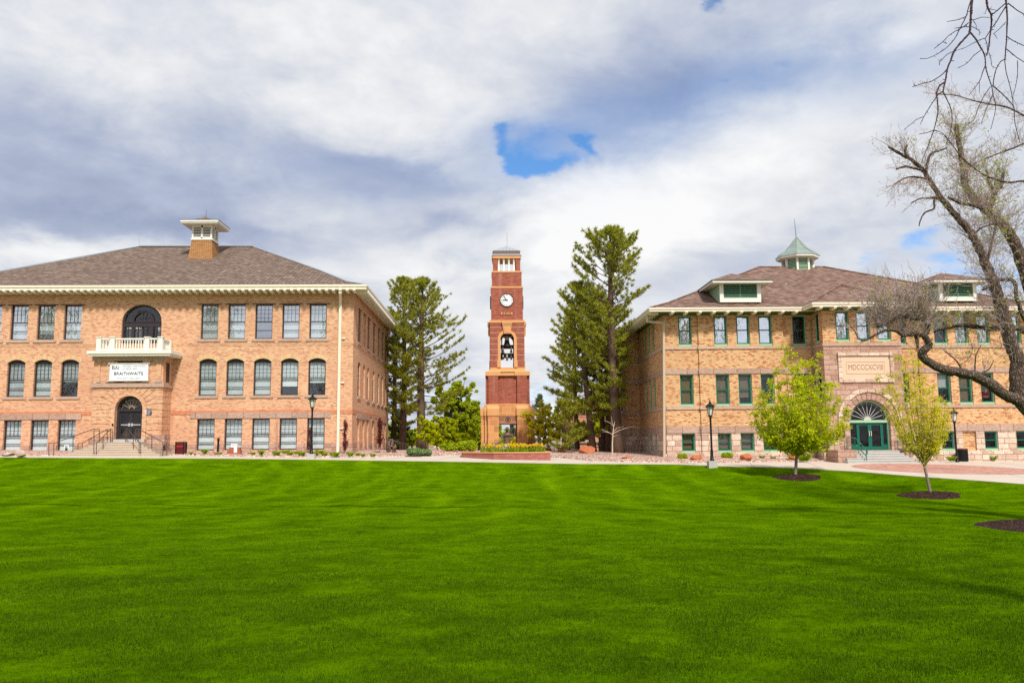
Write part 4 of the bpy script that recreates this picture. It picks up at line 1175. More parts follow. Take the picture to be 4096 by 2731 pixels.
def frustum(mb, h0, z0, h1, z1, mi=0):
    v = [(TXC+sx*h, TYC+sy*h, z) for h, z in ((h0, z0), (h1, z1)) for sx, sy in ((-1,-1),(1,-1),(1,1),(-1,1))]
    mb.add(v, [(0,3,2,1),(4,5,6,7),(0,1,5,4),(1,2,6,5),(2,3,7,6),(3,0,4,7)], mi)
h = THW
zgr1 = z_at(T6(0,1225)[1], h); zbs = z_at(T6(0,883)[1], h); zsh0 = z_at(T6(0,795)[1], h); zsh1 = z_at(T6(0,765)[1], h); ztop_b = z_at(T6(0,742)[1], h)
zgr0 = 1.2
u_in = X_(*T6(770,1100), TY0)-TXC; u_in = abs(u_in); u_out = abs(X_(*T6(632,1100), TY0)-TXC)
setb = .34                                   # side piers stand back from the front
# four corner legs, each an L of a front pier and a side pier
for sx in (-1, 1):
    for sy in (-1, 1):
        gr = MB(); st = MB(); cp_ = MB()
        def B(mb, a0, a1, b0, b1, z0, z1):
            x0, x1 = sorted((TXC+sx*a0, TXC+sx*a1)); y0, y1 = sorted((TYC+sy*b0, TYC+sy*b1)); mb.box(x0, y0, z0, x1, y1, z1)
        for mb, z0, z1, e in ((gr, zgr0, zgr1, .03), (st, zgr1, zbs, 0.0)):
            B(mb, u_in-e, u_out+e, u_in-e, h+e, z0, z1); B(mb, u_out+e, h+e, u_in-e, u_out+e, z0, z1)
            B(mb, u_out+e, h-setb+e, u_out+e, h-setb+e, z0, z1)
        def cap(a0, a1, b0, b1, ins):
            z0, z1, z2 = zbs, zsh0, ztop_b
            B(cp_, a0, a1, b0, b1, z0+.06, z1); 
        e = .05
        B(cp_, u_in-e, u_out+e, u_in, h+e, zbs+.0, zsh0); B(cp_, u_out+e, h+e, u_in, u_out+e, zbs+.0, zsh0); B(cp_, u_out+e, h-setb+e, u_out+e, h-setb+e, zbs, zsh0)
        # sloping shoulders
        for (a0, a1, b0, b1, ax) in ((u_in-e, u_out+e, u_in, h+e, 1), (u_in, h+e, u_in-e, u_out+e, 0)):
            hi = h-.55
            x0, x1 = TXC+sx*a0, TXC+sx*a1; y0, y1 = TYC+sy*b0, TYC+sy*b1
            if ax: tx0, tx1, ty0, ty1 = x0, x1, y0, TYC+sy*min(b1, hi)
            else: tx0, tx1, ty0, ty1 = x0, TXC+sx*min(a1, hi), y0, y1
            v = [(x0,y0,zsh0),(x1,y0,zsh0),(x1,y1,zsh0),(x0,y1,zsh0),(tx0,ty0,ztop_b),(tx1,ty0,ztop_b),(tx1,ty1,ztop_b),(tx0,ty1,ztop_b)]
            cp_.add(v, [(0,3,2,1),(4,5,6,7),(0,1,5,4),(1,2,6,5),(2,3,7,6),(3,0,4,7)])
        pr_ = st.build('stone_pier', M['ashlar'], tw); gr.build('granite_foot', M['granite'], pr_); cp_.build('pier_cap', M['ashlar_plain'], pr_)
# panels over the openings
zop = z_at(T6(0,985)[1], h-.2); zin1 = zbs
for fr, c in faces4(h-.30):
    ov = MB(); pn = MB()
    ov.fbox(fr, c-u_in-.01, c+u_in+.01, -.5, 0, zbs+.0, ztop_b-.02)
    pn.fbox(fr, c-u_in-.01, c+u_in+.01, -.5, -.02, zop, zbs-.0)
    ov.build('frieze', M['ashlar'], tw); pn.build('inscription_panel', M['panel_stone'], tw)
ceil_ = MB(); ceil_.box(TXC-h+.85, TYC-h+.85, zop+.02, TXC+h-.85, TYC+h-.85, zop+.2); ceil_.build('passage_ceiling', M['ashlar_plain'], tw)
pf = TYC-(h-.30)+.02
zi = (zop+zbs)/2
text('SOUTHERN UTAH UNIVERSITY', .15, (TXC, pf-.004, zbs-.15), M['frame_dark'], tw, sx=.80)
text('CARTER', .17, (TXC-.66, pf-.004, zi), M['frame_dark'], tw, sx=.90); text('CARILLON', .17, (TXC+.66, pf-.004, zi), M['frame_dark'], tw, sx=.72)
ms = MB(); ms.ring(front(pf), TXC, zi+.02, .19, .235, 0, .02, 0, 2*math.pi, 24); ms.ring(front(pf), TXC, zi+.02, .08, .10, 0, .015, 0, 2*math.pi, 10)
for k in range(4):
    a = math.pi*k/4; ms.bar((TXC-.15*math.cos(a), pf-.005, zi+.02-.15*math.sin(a)), (TXC+.15*math.cos(a), pf-.005, zi+.02+.15*math.sin(a)), .02)
ms.build('round_seal', M['frame_dark'], tw)
# brick shaft with corner piers
h1 = hw_at(T6(605,0)[0], T6(1153,0)[0], T6(0,560)[1]); zc0 = z_at(T6(0,381)[1], h1); 
h1 = h1+.02
b = MB()
zA = ztop_b-.02
sq(b, h1-.28, zA, zc0)
a0, a1 = abs(X_(*T6(638,560), TYC-h1)-TXC), abs(X_(*T6(762,560), TYC-h1)-TXC)
for fr, c in faces4(h1):
    for s_ in (-1, 1): b.fbox(fr, c+min(s_*a0, s_*a1), c+max(s_*a0, s_*a1), -.4, 0, zA, zc0)
b.build('shaft', M['brick_red'], tw)
rg = MB()
for fr, c in faces4(h1+.03): rg.fbox(fr, c-a0-.03, c+a0+.03, -.36, .0, zA-.22, zA+.08)
rg.build('shaft_base', M['ashlar_plain'], tw)
h2 = hw_at(T6(597,0)[0], T6(1158,0)[0], T6(0,350)[1]); zc1 = z_at(T6(0,333)[1], h2); h3 = hw_at(T6(660,0)[0], T6(1093,0)[0], T6(0,300)[1]); zc2 = z_at(T6(0,312)[1], h3); zc3 = z_at(T6(0,280)[1], h3)
c_ = MB(); sq(c_, h2-.10, zc0, zc1)
for sx in (-1, 1):
    for sy in (-1, 1):
        x0, x1 = sorted((TXC+sx*.62, TXC+sx*h2)); y0, y1 = sorted((TYC+sy*.62, TYC+sy*h2)); c_.box(x0, y0, zc0-.012, x1, y1, zc1+.004)
frustum(c_, h2-.02, zc1, h3+.02, zc2); sq(c_, h3, zc2-.01, zc3); c_.build('cornice', M['ashlar_plain'], tw)
# bell stage: four walls with round-headed openings
h4 = hw_at(T5(555,0)[0], T5(1030,0)[0], T5(0,1400)[1]); zb1_ = z_at(T5(0,1188)[1], h4); zb2_ = z_at(T5(0,1150)[1], h4)
ua = (X_(*T5(890,1500), TYC-h4)-X_(*T5(700,1500), TYC-h4))/2; za = z_at(T5(0,1322)[1], h4)
w = MB(); sr = MB(); ln = MB()
for fr, c in faces4(h4):
    k = 1.0 if fr.U.x else .985
    panel(w, fr, c-h4*k, c+h4*k, zc3, zb1_, [(c-ua, c+ua, zc3+.001, za, ua)], .42)
    ui = .42
    sr.ring(fr, c, za-ua, ua-.01, ua+.24, -.36, .05, 0, math.pi, 24)
    for s_ in (-1, 1):
        sr.fbox(fr, c+min(s_*ua-.01*s_, s_*(ua+.24)), c+max(s_*ua-.01*s_, s_*(ua+.24)), -.36, .05, zc3, za-ua)
        sr.fbox(fr, c+min(s_*(ua-.02), s_*(ua+.30)), c+max(s_*(ua-.02), s_*(ua+.30)), -.3, .09, zc3, zc3+.62)
    z = zc3+.62
    while z < zb1_-.2:
        q = z-(za-ua); xin = ua+.24 if q < 0 else (math.sqrt(max(0, (ua+.24)**2-q*q)) if q < ua+.24 else 0)
        if xin > 0:
            ln.fbox(fr, c-h4, c-xin, -.02, .008, z-.014, z+.014); ln.fbox(fr, c+xin, c+h4, -.02, .008, z-.014, z+.014)
        else: ln.fbox(fr, c-h4, c+h4, -.02, .008, z-.014, z+.014)
        z += .495
    # keystone
    zk0, zk1 = za-.12, zb2_-.03
    kb, kt = .27, .42
    sr.prism(fr, [(c-kb, zk0), (c+kb, zk0), (c+kt, zk1-.45), (c-kt, zk1-.45)], -.2, .16)
    sr.fbox(fr, c-kt-.02, c+kt+.02, -.2, .20, zk1-.45, zk1-.30); sr.fbox(fr, c-kt-.06, c+kt+.06, -.2, .24, zk1-.30, zk1)
    sr.prism(fr, [(c-.15, zk0+.1), (c+.15, zk0+.1), (c+.27, zk1-.65), (c-.27, zk1-.65)], .16, .19)
w.build('bell_stage', M['brick_red'], tw); sr.build('arch_surround', M['ashlar_plain'], tw); ln.build('stone_line', M['limestone'], tw)
fl = MB(); sq(fl, h4-.43, zb1_-.35, zb1_-.2); fl.build('bell_ceiling', M['interior'], tw)
c_ = MB(); h5 = hw_at(T5(553,0)[0], T5(1031,0)[0], T5(0,1170)[1])+.03; sq(c_, h5, zb1_, zb2_); c_.build('cornice', M['ashlar_plain'], tw)
# bells
bf = MB(); bells = []
yb = TYC-.55
def TBx(x): return X_(1920+x/4.3545, 1400, yb)
def TBz(y): return Z_(2028, 1200+y/4.3545, yb)
for zz, t_ in ((800, .16), (955, .22)):
    z = TBz(zz); bf.bar((TXC-ua-.3, yb+.32, z), (TXC+ua+.3, yb+.32, z), .26, t_*1.5); bf.bar((TXC-ua-.3, yb+1.1, z), (TXC+ua+.3, yb+1.1, z), .30, t_*1.6)
z = TBz(610); bf.bar((TXC-ua-.2, yb+.2, z), (TXC+ua+.2, yb+.2, z), .5, .22)
bf.tube([(TBx(372), yb+.3, TBz(640)), (TBx(372), yb+.3, TBz(1040))], .03, 5); bf.tube([(TBx(385), yb+.3, TBz(640)), (TBx(385), yb+.3, TBz(1040))], .03, 5)
bf.bar((TBx(350), yb+.1, TBz(1020)), (TBx(420), yb+.1, TBz(1020)), .2, .12)
bf.build('bell_frame', M['black_metal'], tw)
def bell(cx, ytop, ymid, ybot, r):
    x = TBx(cx); z0, zm, z1 = TBz(ybot), TBz(ymid), TBz(ytop)
    q = MB(); hh = zm-z0
    q.lathe((x, yb, z0), [(r,0),(r*.97,.04*hh),(r*.72,hh*.28),(r*.58,hh*.6),(r*.52,hh*.92),(r*.40,hh)], 18)
    o = q.build('bell', M['bronze_bell'], tw, True)
    q = MB(); q.lathe((x, yb, zm+.002), [(r*.52,0),(r*.50,.03),(r*.42,(z1-zm)*.6),(r*.36,z1-zm)], 16); q.build('bell_cap', M['brass'], o, True)
bell(470, 615, 702, 805, .40); bell(402, 808, 866, 925, .155); bell(543, 806, 870, 918, .145)
bell(401, 955, 992, 1035, .11); bell(470, 950, 1000, 1052, .125); bell(543, 955, 996, 1038, .10)
# clock stage
h6 = hw_at(T5(569,0)[0], T5(1011,0)[0], T5(0,900)[1]); zk = z_at(T5(0,705)[1], h6); zk2 = z_at(T5(0,681)[1], h6)
q = MB(); sq(q, h6, zb2_, zk); q.build('clock_stage', M['brick_red'], tw)
q = MB(); sq(q, hw_at(T5(561,0)[0], T5(1013,0)[0], T5(0,690)[1]), zk, zk2); q.build('cornice', M['ashlar_plain'], tw)
h7 = hw_at(T5(580,0)[0], T5(993,0)[0], T5(0,580)[1]); zu = z_at(T5(0,489)[1], h7); zu2 = z_at(T5(0,466)[1], h7)
q = MB(); sq(q, h7, zk2, zu); q.build('upper_stage', M['brick_red'], tw)
q = MB(); sq(q, hw_at(T5(575,0)[0], T5(998,0)[0], T5(0,478)[1]), zu, zu2); q.build('cornice', M['ashlar_plain'], tw)
# clock faces on all four sides
for fr, c in faces4(h6):
    cz = z_at(T5(0,873)[1], h6); r = (X_(*T5(884,873), TYC-h6)-X_(*T5(696,873), TYC-h6))/2
    if fr.N.y < 0: ccx = (X_(*T5(884,873), TYC-h6)+X_(*T5(696,873), TYC-h6))/2
    else: ccx = c
    q = MB(); q.ring(fr, ccx, cz, r*.93, r, -.02, .09, 0, 2*math.pi, 40); o = q.build('clock', M['black_metal'], tw)
    q = MB(); q.prism(fr, [(ccx+r*.94*math.cos(2*math.pi*k/40), cz+r*.94*math.sin(2*math.pi*k/40)) for k in range(40)], .0, .05); q.build('dial', M['face'], o)
    q = MB()
    if fr.N.y < 0:
        nums = ['XII','I','II','III','IV','V','VI','VII','VIII','IX','X','XI']
        for k, s_ in enumerate(nums):
            a = math.pi/2-2*math.pi*k/12
            tx = text(s_, .20, (ccx+r*.74*math.cos(a), TYC-h6-.053, cz+r*.74*math.sin(a)), M['black_metal'], o, name='numeral', sx=.8, ext=.002)
            tx.rotation_euler = (math.pi/2, a-math.pi/2 if False else 0, 0); tx.matrix_local = Matrix.Translation(tx.location) @ Matrix.Rotation(math.pi/2, 4, 'X') @ Matrix.Rotation(a-math.pi/2, 4, 'Z') @ Matrix.Diagonal((.8, 1, 1, 1))
    def hand(a, l, wd):
        d = Vector((math.cos(a), math.sin(a))); p = Vector((-d.y, d.x))
        pts = [Vector((ccx, cz))+d*(-.10)+p*wd*.8, Vector((ccx, cz))+d*(-.10)-p*wd*.8, Vector((ccx, cz))+d*l*.55-p*wd*.6, Vector((ccx, cz))+d*l*.68-p*wd*1.1, Vector((ccx, cz))+d*l, Vector((ccx, cz))+d*l*.68+p*wd*1.1, Vector((ccx, cz))+d*l*.55+p*wd*.6]
        q.prism(fr, [(v.x, v.y) for v in pts], .06, .085)
    hand(math.pi/2+R_(38), r*.80, .035); hand(math.pi+R_(0), r*.60, .05)
    q.build('clock_hands', M['black_metal'], o)
cz = z_at(T5(0,1059)[1], h6)
q = MB(); q.fbox(front(TYC-h6), X_(*T5(711,1059), TYC-h6), X_(*T5(872,1059), TYC-h6), -.02, .06, z_at(T5(0,1074)[1], h6), z_at(T5(0,1044)[1], h6)); q = q.build('date_plate', M['ashlar_plain'], tw)
text('M M V III', .165, (X_(*T5(791,1059), TYC-h6), TYC-h6-.066, cz), M['frame_dark'], q, sx=1.25, offset=.006)
# belvedere
h8 = hw_at(T5(594,0)[0], T5(974,0)[0], T5(0,380)[1]); ze_ = z_at(T5(0,291)[1], h8); ze2 = z_at(T5(0,252)[1], h8); ze3 = z_at(T5(0,228)[1], h8)
pw_ = .42
for sx in (-1, 1):
    for sy in (-1, 1):
        q = MB(); x0, x1 = sorted((TXC+sx*h8, TXC+sx*(h8-pw_))); y0, y1 = sorted((TYC+sy*h8, TYC+sy*(h8-pw_))); q.box(x0, y0, zu2, x1, y1, ze_); q.build('corner_pier', M['brick_red'], tw)
for fr, c in faces4(h8-.14):
    for k in range(4):
        xx = [679, 749, 820, 890][k]; u = X_(*T5(xx,380), TYC-h8+.14)-TXC
        p = fr(c+u, -.0, 0); q = MB(); H_ = ze_-zu2
        q.lathe((p.x, p.y, zu2), [(.125,0),(.125,.05),(.098,.07),(.085,H_-.10),(.11,H_-.06),(.125,H_-.04),(.125,H_)], 12)
        q.build('column', M['white'], tw, True)
q = MB(); sq(q, h8+.05, ze_, ze2); q.build('entablature', M['ashlar_plain'], tw)
q = MB(); sq(q, h8-.45, ze_-.06, ze_-.001); q.build('belvedere_ceiling', M['soffit'], tw)
q = MB(); sq(q, h8+.10, ze2, ze2+.06); frustum(q, h8+.10, ze2+.06, h8-.05, ze3); q.build('metal_ledge', M['lead'], tw)
zr0_ = z_at(T5(0,222)[1], h8); zr1_ = z_at(T5(0,187)[1], h8)
q = MB(); sq(q, h8-.02, ze3-.02, zr1_); q.build('attic', plain('brown_fascia', (.20,.13,.10), .6), tw)
zap = Z_(2024, T5(0,127)[1], TYC)
q = MB(); frustum(q, h8+.03, zr1_, .03, zap); 
for k in range(-3, 4):
    for fr, c in faces4(h8+.03):
        f = abs(k)/4.0; q.bar(fr(c+k*(h8)/4, .0, zr1_+.02), fr(c+k*(h8)/4, -(h8)*(1-f), zr1_+(zap-zr1_)*(1-f)+.02), .05, .04)
q.build('tower_roof', M['lead'], tw)
q = MB(); q.tube([(TXC+.08, TYC, zap-.1), (TXC+.08, TYC, zap+1.3)], .010, 5); q.build('lightning_rod', M['black_metal'], tw)
# ------------------------------------------------------------------ right building
YR = 55.0; XR0 = 11.68
RFR = front(YR)
rx = lambda px, py: X_(px, py, YR)
BYF2 = 53.2                                                    # front of the middle bay
bxl, bxr = X_(3299, 1500, BYF2), X_(3612, 1500, BYF2)
BXC = (bxl+bxr)/2
XR1 = BXC+(BXC-XR0)
YRB = 76.0
rb = thing('brick_building', 'yellow and red brick college building with stone basement, green arched doors and brown shingle roof', 'building', (BXC, YR, G(BXC, YR)))
PV = .13                                                       # pavilions stand forward
pav = [(rx(2797, 1500), rx(3137, 1500))]
pav.append((2*BXC-pav[0][1], 2*BXC-pav[0][0]))
zt = (Z_(2990, 1384, YR), Z_(2990, 1262, YR)); zm = (Z_(2980, 1623, YR), Z_(2980, 1496, YR)); zb = (Z_(2990, 1809, YR), Z_(2990, 1731, YR))
ZTR = Z_(2900, 1243, YR)+.1
W = .92
def cx3(*p): return sum(rx(a, b) for a, b in p)/len(p)
wl_x = cx3((2738,1325),(2748.6,1560),(2756,1770))
w1, w2, w3 = cx3((2879,1325),(2890,1560),(2897.6,1770)), cx3((2968,1325),(2980,1560),(2990.5,1770)), cx3((3058,1325),(3068,1560),(3081,1770))
wd = cx3((3201,1320),(3206,1560))
fronts = [(wl_x, 0), (w1, 1), (w2, 1), (w3, 1), (wd, 0)]
r1, r2, r3 = cx3((3756,1320),(3772.6,1550),(3791.6,1755)), cx3((3841,1320),(3859,1550),(3876,1755)), cx3((3924,1320),(3945,1550),(3966,1755))
r4 = cx3((4063,1320),(4074,1550),(4090,1755))
fronts += [(2*BXC-wd, 0), (r1, 1), (r2, 1), (r3, 1), (r4, 0)]
F0, F1 = front(YR), front(YR-PV)
seg_edges = [XR0, pav[0][0], pav[0][1], bxl+.01, bxr-.01, pav[1][0], pav[1][1], XR1]
segs = [(XR0, pav[0][0], 0), (pav[0][0], pav[0][1], 1), (pav[0][1], bxl, 0), (bxr, pav[1][0], 0), (pav[1][0], pav[1][1], 1), (pav[1][1], XR1, 0)]
zst = Z_(2900, 1733, YR); zgb = 1.0                            # top of the rough basement
zband0 = (Z_(2700, 1731, YR), Z_(2700, 1707, YR)); zsill2 = (Z_(2700, 1638, YR), Z_(2700, 1629, YR)); zlint = (Z_(2700, 1496, YR), Z_(2700, 1477, YR)); zsill3 = (Z_(2700, 1400, YR), Z_(2700, 1391, YR))
zband0 = (zb[1]+.02, zb[1]+.46)
brk = MB(); stn = MB(); st2 = MB()
def inside(a, b, x): return a < x < b
for a, b, f in segs:
    fr = F1 if f else F0
    hs = []
    for x, g in fronts:
        if inside(a, b, x): hs += [(x-W/2, x+W/2, zt[0], zt[1]), (x-W/2, x+W/2, zm[0], zm[1])]
    panel(brk, fr, a, b, zband0[0], ZTR, hs, .25)
    hb = [(x-W/2, x+W/2, zb[0], zb[1]) for x, g in fronts if inside(a, b, x)]
    panel(stn if a < BXC else st2, fr, a, b, zgb, zband0[0], hb, .25)
for x, s_ in ((pav[0][0], -1), (pav[0][1], 1), (pav[1][0], -1), (pav[1][1], 1)):     # small returns
    fr = west(x) if s_ < 0 else east(x)
    u0, u1 = (-YR, -(YR-PV)) if s_ < 0 else (YR-PV, YR)
    panel(brk, fr, u0, u1, zband0[0], ZTR); panel(stn if x < BXC else st2, fr, u0, u1, zgb, zband0[0])
# west side with its own projection
wy = lambda px, py: (lambda d: d.y*(XR0/d.x))(ray(px, py))
sp0, sp1, spx = wy(2573, 1500), wy(2533, 1500), .30
WF = west(XR0)
ww = [(wy(x, 1450)) for x in (2611, 2595, 2578)]
wside = [58.6, 60.2, 61.8]
pj0, pj1 = 64.6, 68.6
hs = [(-y-.42, -y+.42, z0, z1) for y in wside for z0, z1 in (zt, zm)]; hb = [(-y-.36, -y+.36, zb[0], zb[1]) for y in wside]
for (u0, u1, x, ho, hbo) in ((-pj0, -YR, XR0, hs, hb), (-pj1, -pj0, XR0-1.1, [(-66.9, -66.2, *zt), (-66.9, -66.2, *zm)], []), (-YRB, -pj1, XR0, [(-71.4, -70.6, *zt), (-71.4, -70.6, *zm)], [])):
    fr = west(x); panel(brk, fr, u0, u1, zband0[0], ZTR, ho, .25); panel(stn, fr, u0, u1, zgb, zband0[0], hbo, .25)
for y, n in ((pj0, -1), (pj1, 1)):
    fr = front(y) if n < 0 else back(y); u0, u1 = (XR0-1.1, XR0) if n < 0 else (-XR0, -XR0+1.1)
    panel(brk, fr, u0, u1, zband0[0], ZTR); panel(stn, fr, u0, u1, zgb, zband0[0])
panel(brk, back(YRB), -XR1, -XR0, zgb, ZTR); panel(brk, east(XR1), YR, YRB, zgb, ZTR)
# middle bay
BF = front(BYF2)
btx = [X_(3369, 1300, BYF2), X_(3452, 1300, BYF2), X_(3535, 1300, BYF2)]
zbt = (Z_(3452, 1366, BYF2), Z_(3452, 1243, BYF2)); ZSB = Z_(3452, 1380, BYF2)
DXC, DR = X_(3480, 1680, BYF2), (X_(3558, 1680, BYF2)-X_(3396, 1680, BYF2))/2
zsp = Z_(3480, 1681, BYF2); zdb = Z_(3480, 1800, BYF2)
panel(brk, BF, bxl, bxr, ZSB, ZTR, [(x-.45, x+.45, *zbt) for x in btx], .25)
bst = MB()
panel(bst, BF, bxl, bxr, zgb, ZSB, [(DXC-DR, DXC+DR, zdb, zsp+DR, DR)], .5)
for fr, a, b in ((west(bxl), -YR, -BYF2), (east(bxr), BYF2, YR)):
    m_ = (a+b)/2
    panel(brk, fr, a, b, ZSB, ZTR, [(m_-.3, m_+.3, *zbt)], .2)
    panel(bst, fr, a, b, zgb, ZSB, [(m_-.3, m_+.3, zm[0]+.1, zm[1]), (m_-.3, m_+.3, zb[0], zb[1])], .2)
brk.build('wall', M['brick_r'], rb); stn.build('basement_wall', M['stone_pink'], rb); st2.build('basement_wall', M['stone_pink'], rb); bst.build('bay_wall', M['stone_brown'], rb)
# windows
NW = len(fronts)
for i, (x, g) in enumerate(fronts):
    fr = F1 if g else F0
    gl = 'glass_dark' if i in (4, 5) else 'glass_mirror'
    if i == 6: gl = 'glass_mid'
    if i in (7, 8): gl = 'glass_mirror'
    window(rb, fr, x, zt[0], zt[1], W, 'green', 0, gl, None, sill=False)
    bl_ = {0: [('blind_tan', 0, 1)], 1: [('blind_tan', 0, 1)], 2: [('blind_tan', .22, 1)], 6: [('drape', .52, 1)], 7: [('blind_tan', 0, 1)]}.get(i)
    window(rb, fr, x, zm[0], zm[1], W, 'green', 0, 'glass_dark' if i in (4, 5, 8) else 'glass_low', bl_, sill=False)
    if i == 7:
        q = MB(); q.fbox(fr, x-W/2, x+W/2, -.25, -.12, zb[0], zb[1]); q.build('blocked_opening', M['brick_r'], rb)
    else:
        bl_ = [('blind_tan', .1, 1)] if i in (0, 1, 2) else None
        window(rb, fr, x, zb[0], zb[1], W, 'green', 0, 'glass_low' if i < 4 else 'glass_dark', bl_, sill=False)
for x in btx: window(rb, BF, x, zbt[0], zbt[1], .9, 'green', 0, 'glass_mirror', None, sill=False)
for fr, a, b in ((west(bxl), -YR, -BYF2), (east(bxr), BYF2, YR)):
    m_ = (a+b)/2
    window(rb, fr, m_, zbt[0], zbt[1], .6, 'green', 0, 'glass_dark', None, sill=False, depth=.12); window(rb, fr, m_, zm[0]+.1, zm[1], .6, 'green', 0, 'glass_dark', None, sill=False, depth=.12)
    window(rb, fr, m_, zb[0], zb[1], .6, 'green', 0, 'glass_dark', None, sill=False, depth=.12)
for y in wside:
    for z0, z1 in (zt, zm): window(rb, WF, -y, z0, z1, .84, 'green', 0, 'glass_dark', None, sill=False, depth=.16)
    window(rb, WF, -y, zb[0], zb[1], .72, 'green', 0, 'glass_dark', None, sill=False, depth=.16)
for z0, z1 in (zt, zm):
    window(rb, west(XR0-1.1), -66.55, z0, z1, .7, 'green', 0, 'glass_dark', None, sill=False, depth=.16); window(rb, west(XR0), -71.0, z0, z1, .8, 'green', 0, 'glass_dark', None, sill=False, depth=.16)
# stone bands following the stepped front
def run_band(z0, z1, out, mat, name, bay=False):
    mb = MB(); m2 = MB()
    for a, b, f in segs: 
        e = out if f else 0
        (mb if a < BXC else m2).fbox(F1 if f else F0, a-e, b+e, -.03, out, z0, z1)
    m2.build(name, mat, rb)
    for (u0, u1, x, e) in ((-pj0, -YR, XR0, 0), (-pj1, -pj0, XR0-1.1, out), (-YRB, -pj1, XR0, 0)): mb.fbox(west(x), u0-e, u1+e+(out if u1 == -YR else 0), -.03, out-.002, z0, z1)
    mb.fbox(front(pj0), XR0-1.1, XR0, -.03, out-.004, z0, z1)
    if bay:
        mb.fbox(BF, bxl-out, bxr+out, -.03, out, z0, z1); mb.fbox(west(bxl), -YR, -BYF2, -.03, out-.002, z0, z1); mb.fbox(east(bxr), BYF2, YR, -.03, out-.002, z0, z1)
    return mb.build(name, mat, rb)
run_band(zband0[0], zband0[1], .045, M['stone_band'], 'water_table')
run_band(zm[0]-.21, zm[0]-.03, .07, M['stone_sill'], 'sill_course'); run_band(zm[1]+.02, zm[1]+.36, .05, M['stone_band'], 'lintel_course'); run_band(zt[0]-.20, zt[0]-.03, .07, M['stone_sill'], 'sill_course')
run_band(zgb, zb[0]-.06, .10, M['stone_pink'], 'plinth')
mb = MB(); mb.fbox(BF, bxl-.07, bxr+.07, -.03, .07, ZSB-.05, ZSB+.14); mb.fbox(west(bxl), -YR, -BYF2, -.03, .068, ZSB-.05, ZSB+.14); mb.fbox(east(bxr), BYF2, YR, -.03, .068, ZSB-.05, ZSB+.14); mb.build('sill_course', M['stone_sill'], rb)
mb = MB()                                                       # lighter stones at the foot of the bay
zq = zband0[0]
mb.fbox(BF, DXC+DR+.75, bxr+.05, -.02, .05, zgb, zq); mb.build('bay_footing', M['stone_pink'], rb); mb = MB(); mb.fbox(BF, bxl-.05, DXC-DR-.75, -.02, .05, zgb, zq)
mb.fbox(west(bxl), -YR, -BYF2, -.02, .048, zgb, zb[0]-.05); mb.fbox(west(bxl), -BYF2-.5, -BYF2, -.02, .30, zgb, zb[0]-.0); mb.build('bay_footing', M['stone_pink'], rb)
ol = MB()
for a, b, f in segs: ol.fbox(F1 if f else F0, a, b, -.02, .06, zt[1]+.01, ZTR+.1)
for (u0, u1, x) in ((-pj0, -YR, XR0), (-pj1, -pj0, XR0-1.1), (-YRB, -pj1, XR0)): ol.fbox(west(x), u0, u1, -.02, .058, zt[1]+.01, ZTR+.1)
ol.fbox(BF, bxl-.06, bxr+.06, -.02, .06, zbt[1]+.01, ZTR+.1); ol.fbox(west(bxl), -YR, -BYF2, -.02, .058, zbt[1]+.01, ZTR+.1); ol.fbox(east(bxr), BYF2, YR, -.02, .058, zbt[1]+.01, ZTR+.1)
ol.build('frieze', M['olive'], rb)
# date stone
q = MB(); dX0, dX1 = X_(3366, 1475, BYF2), X_(3560, 1475, BYF2); dZ0, dZ1 = Z_(3460, 1516, BYF2), Z_(3460, 1423, BYF2)
q.fbox(BF, dX0, dX1, -.02, .02, dZ0, dZ1); 
q.fbox(BF, dX0+.32, dX1-.32, .018, .045, dZ0+.36, dZ0+.40); q.fbox(BF, dX0+.32, dX1-.32, .018, .045, dZ1-.40, dZ1-.36); q.fbox(BF, dX0+.32, dX0+.36, .018, .044, dZ0+.40, dZ1-.40); q.fbox(BF, dX1-.36, dX1-.32, .018, .044, dZ0+.40, dZ1-.40)
ds = q.build('date_stone', M['limestone'], rb)
text('MDCCCXCVIII', .52, ((dX0+dX1)/2, BYF2-.024, (dZ0+dZ1)/2), plain('cut_letter', (.33,.20,.12), .9), ds, sx=.70, ext=.006)
q = MB(); e = .22
q.fbox(BF, dX0-e, dX1+e, -.02, .10, dZ1, dZ1+.20); q.fbox(BF, dX0-e, dX1+e, -.02, .10, dZ0-.20, dZ0); q.fbox(BF, dX0-e, dX0, -.02, .098, dZ0, dZ1); q.fbox(BF, dX1, dX1+e, -.02, .098, dZ0, dZ1)
for u in (dX0-e-.02, dX1+e-.26): q.fbox(BF, u, u+.28, -.02, .17, dZ1-.04, dZ1+.22)
q.build('stone_border', M['stone_pink'], rb)
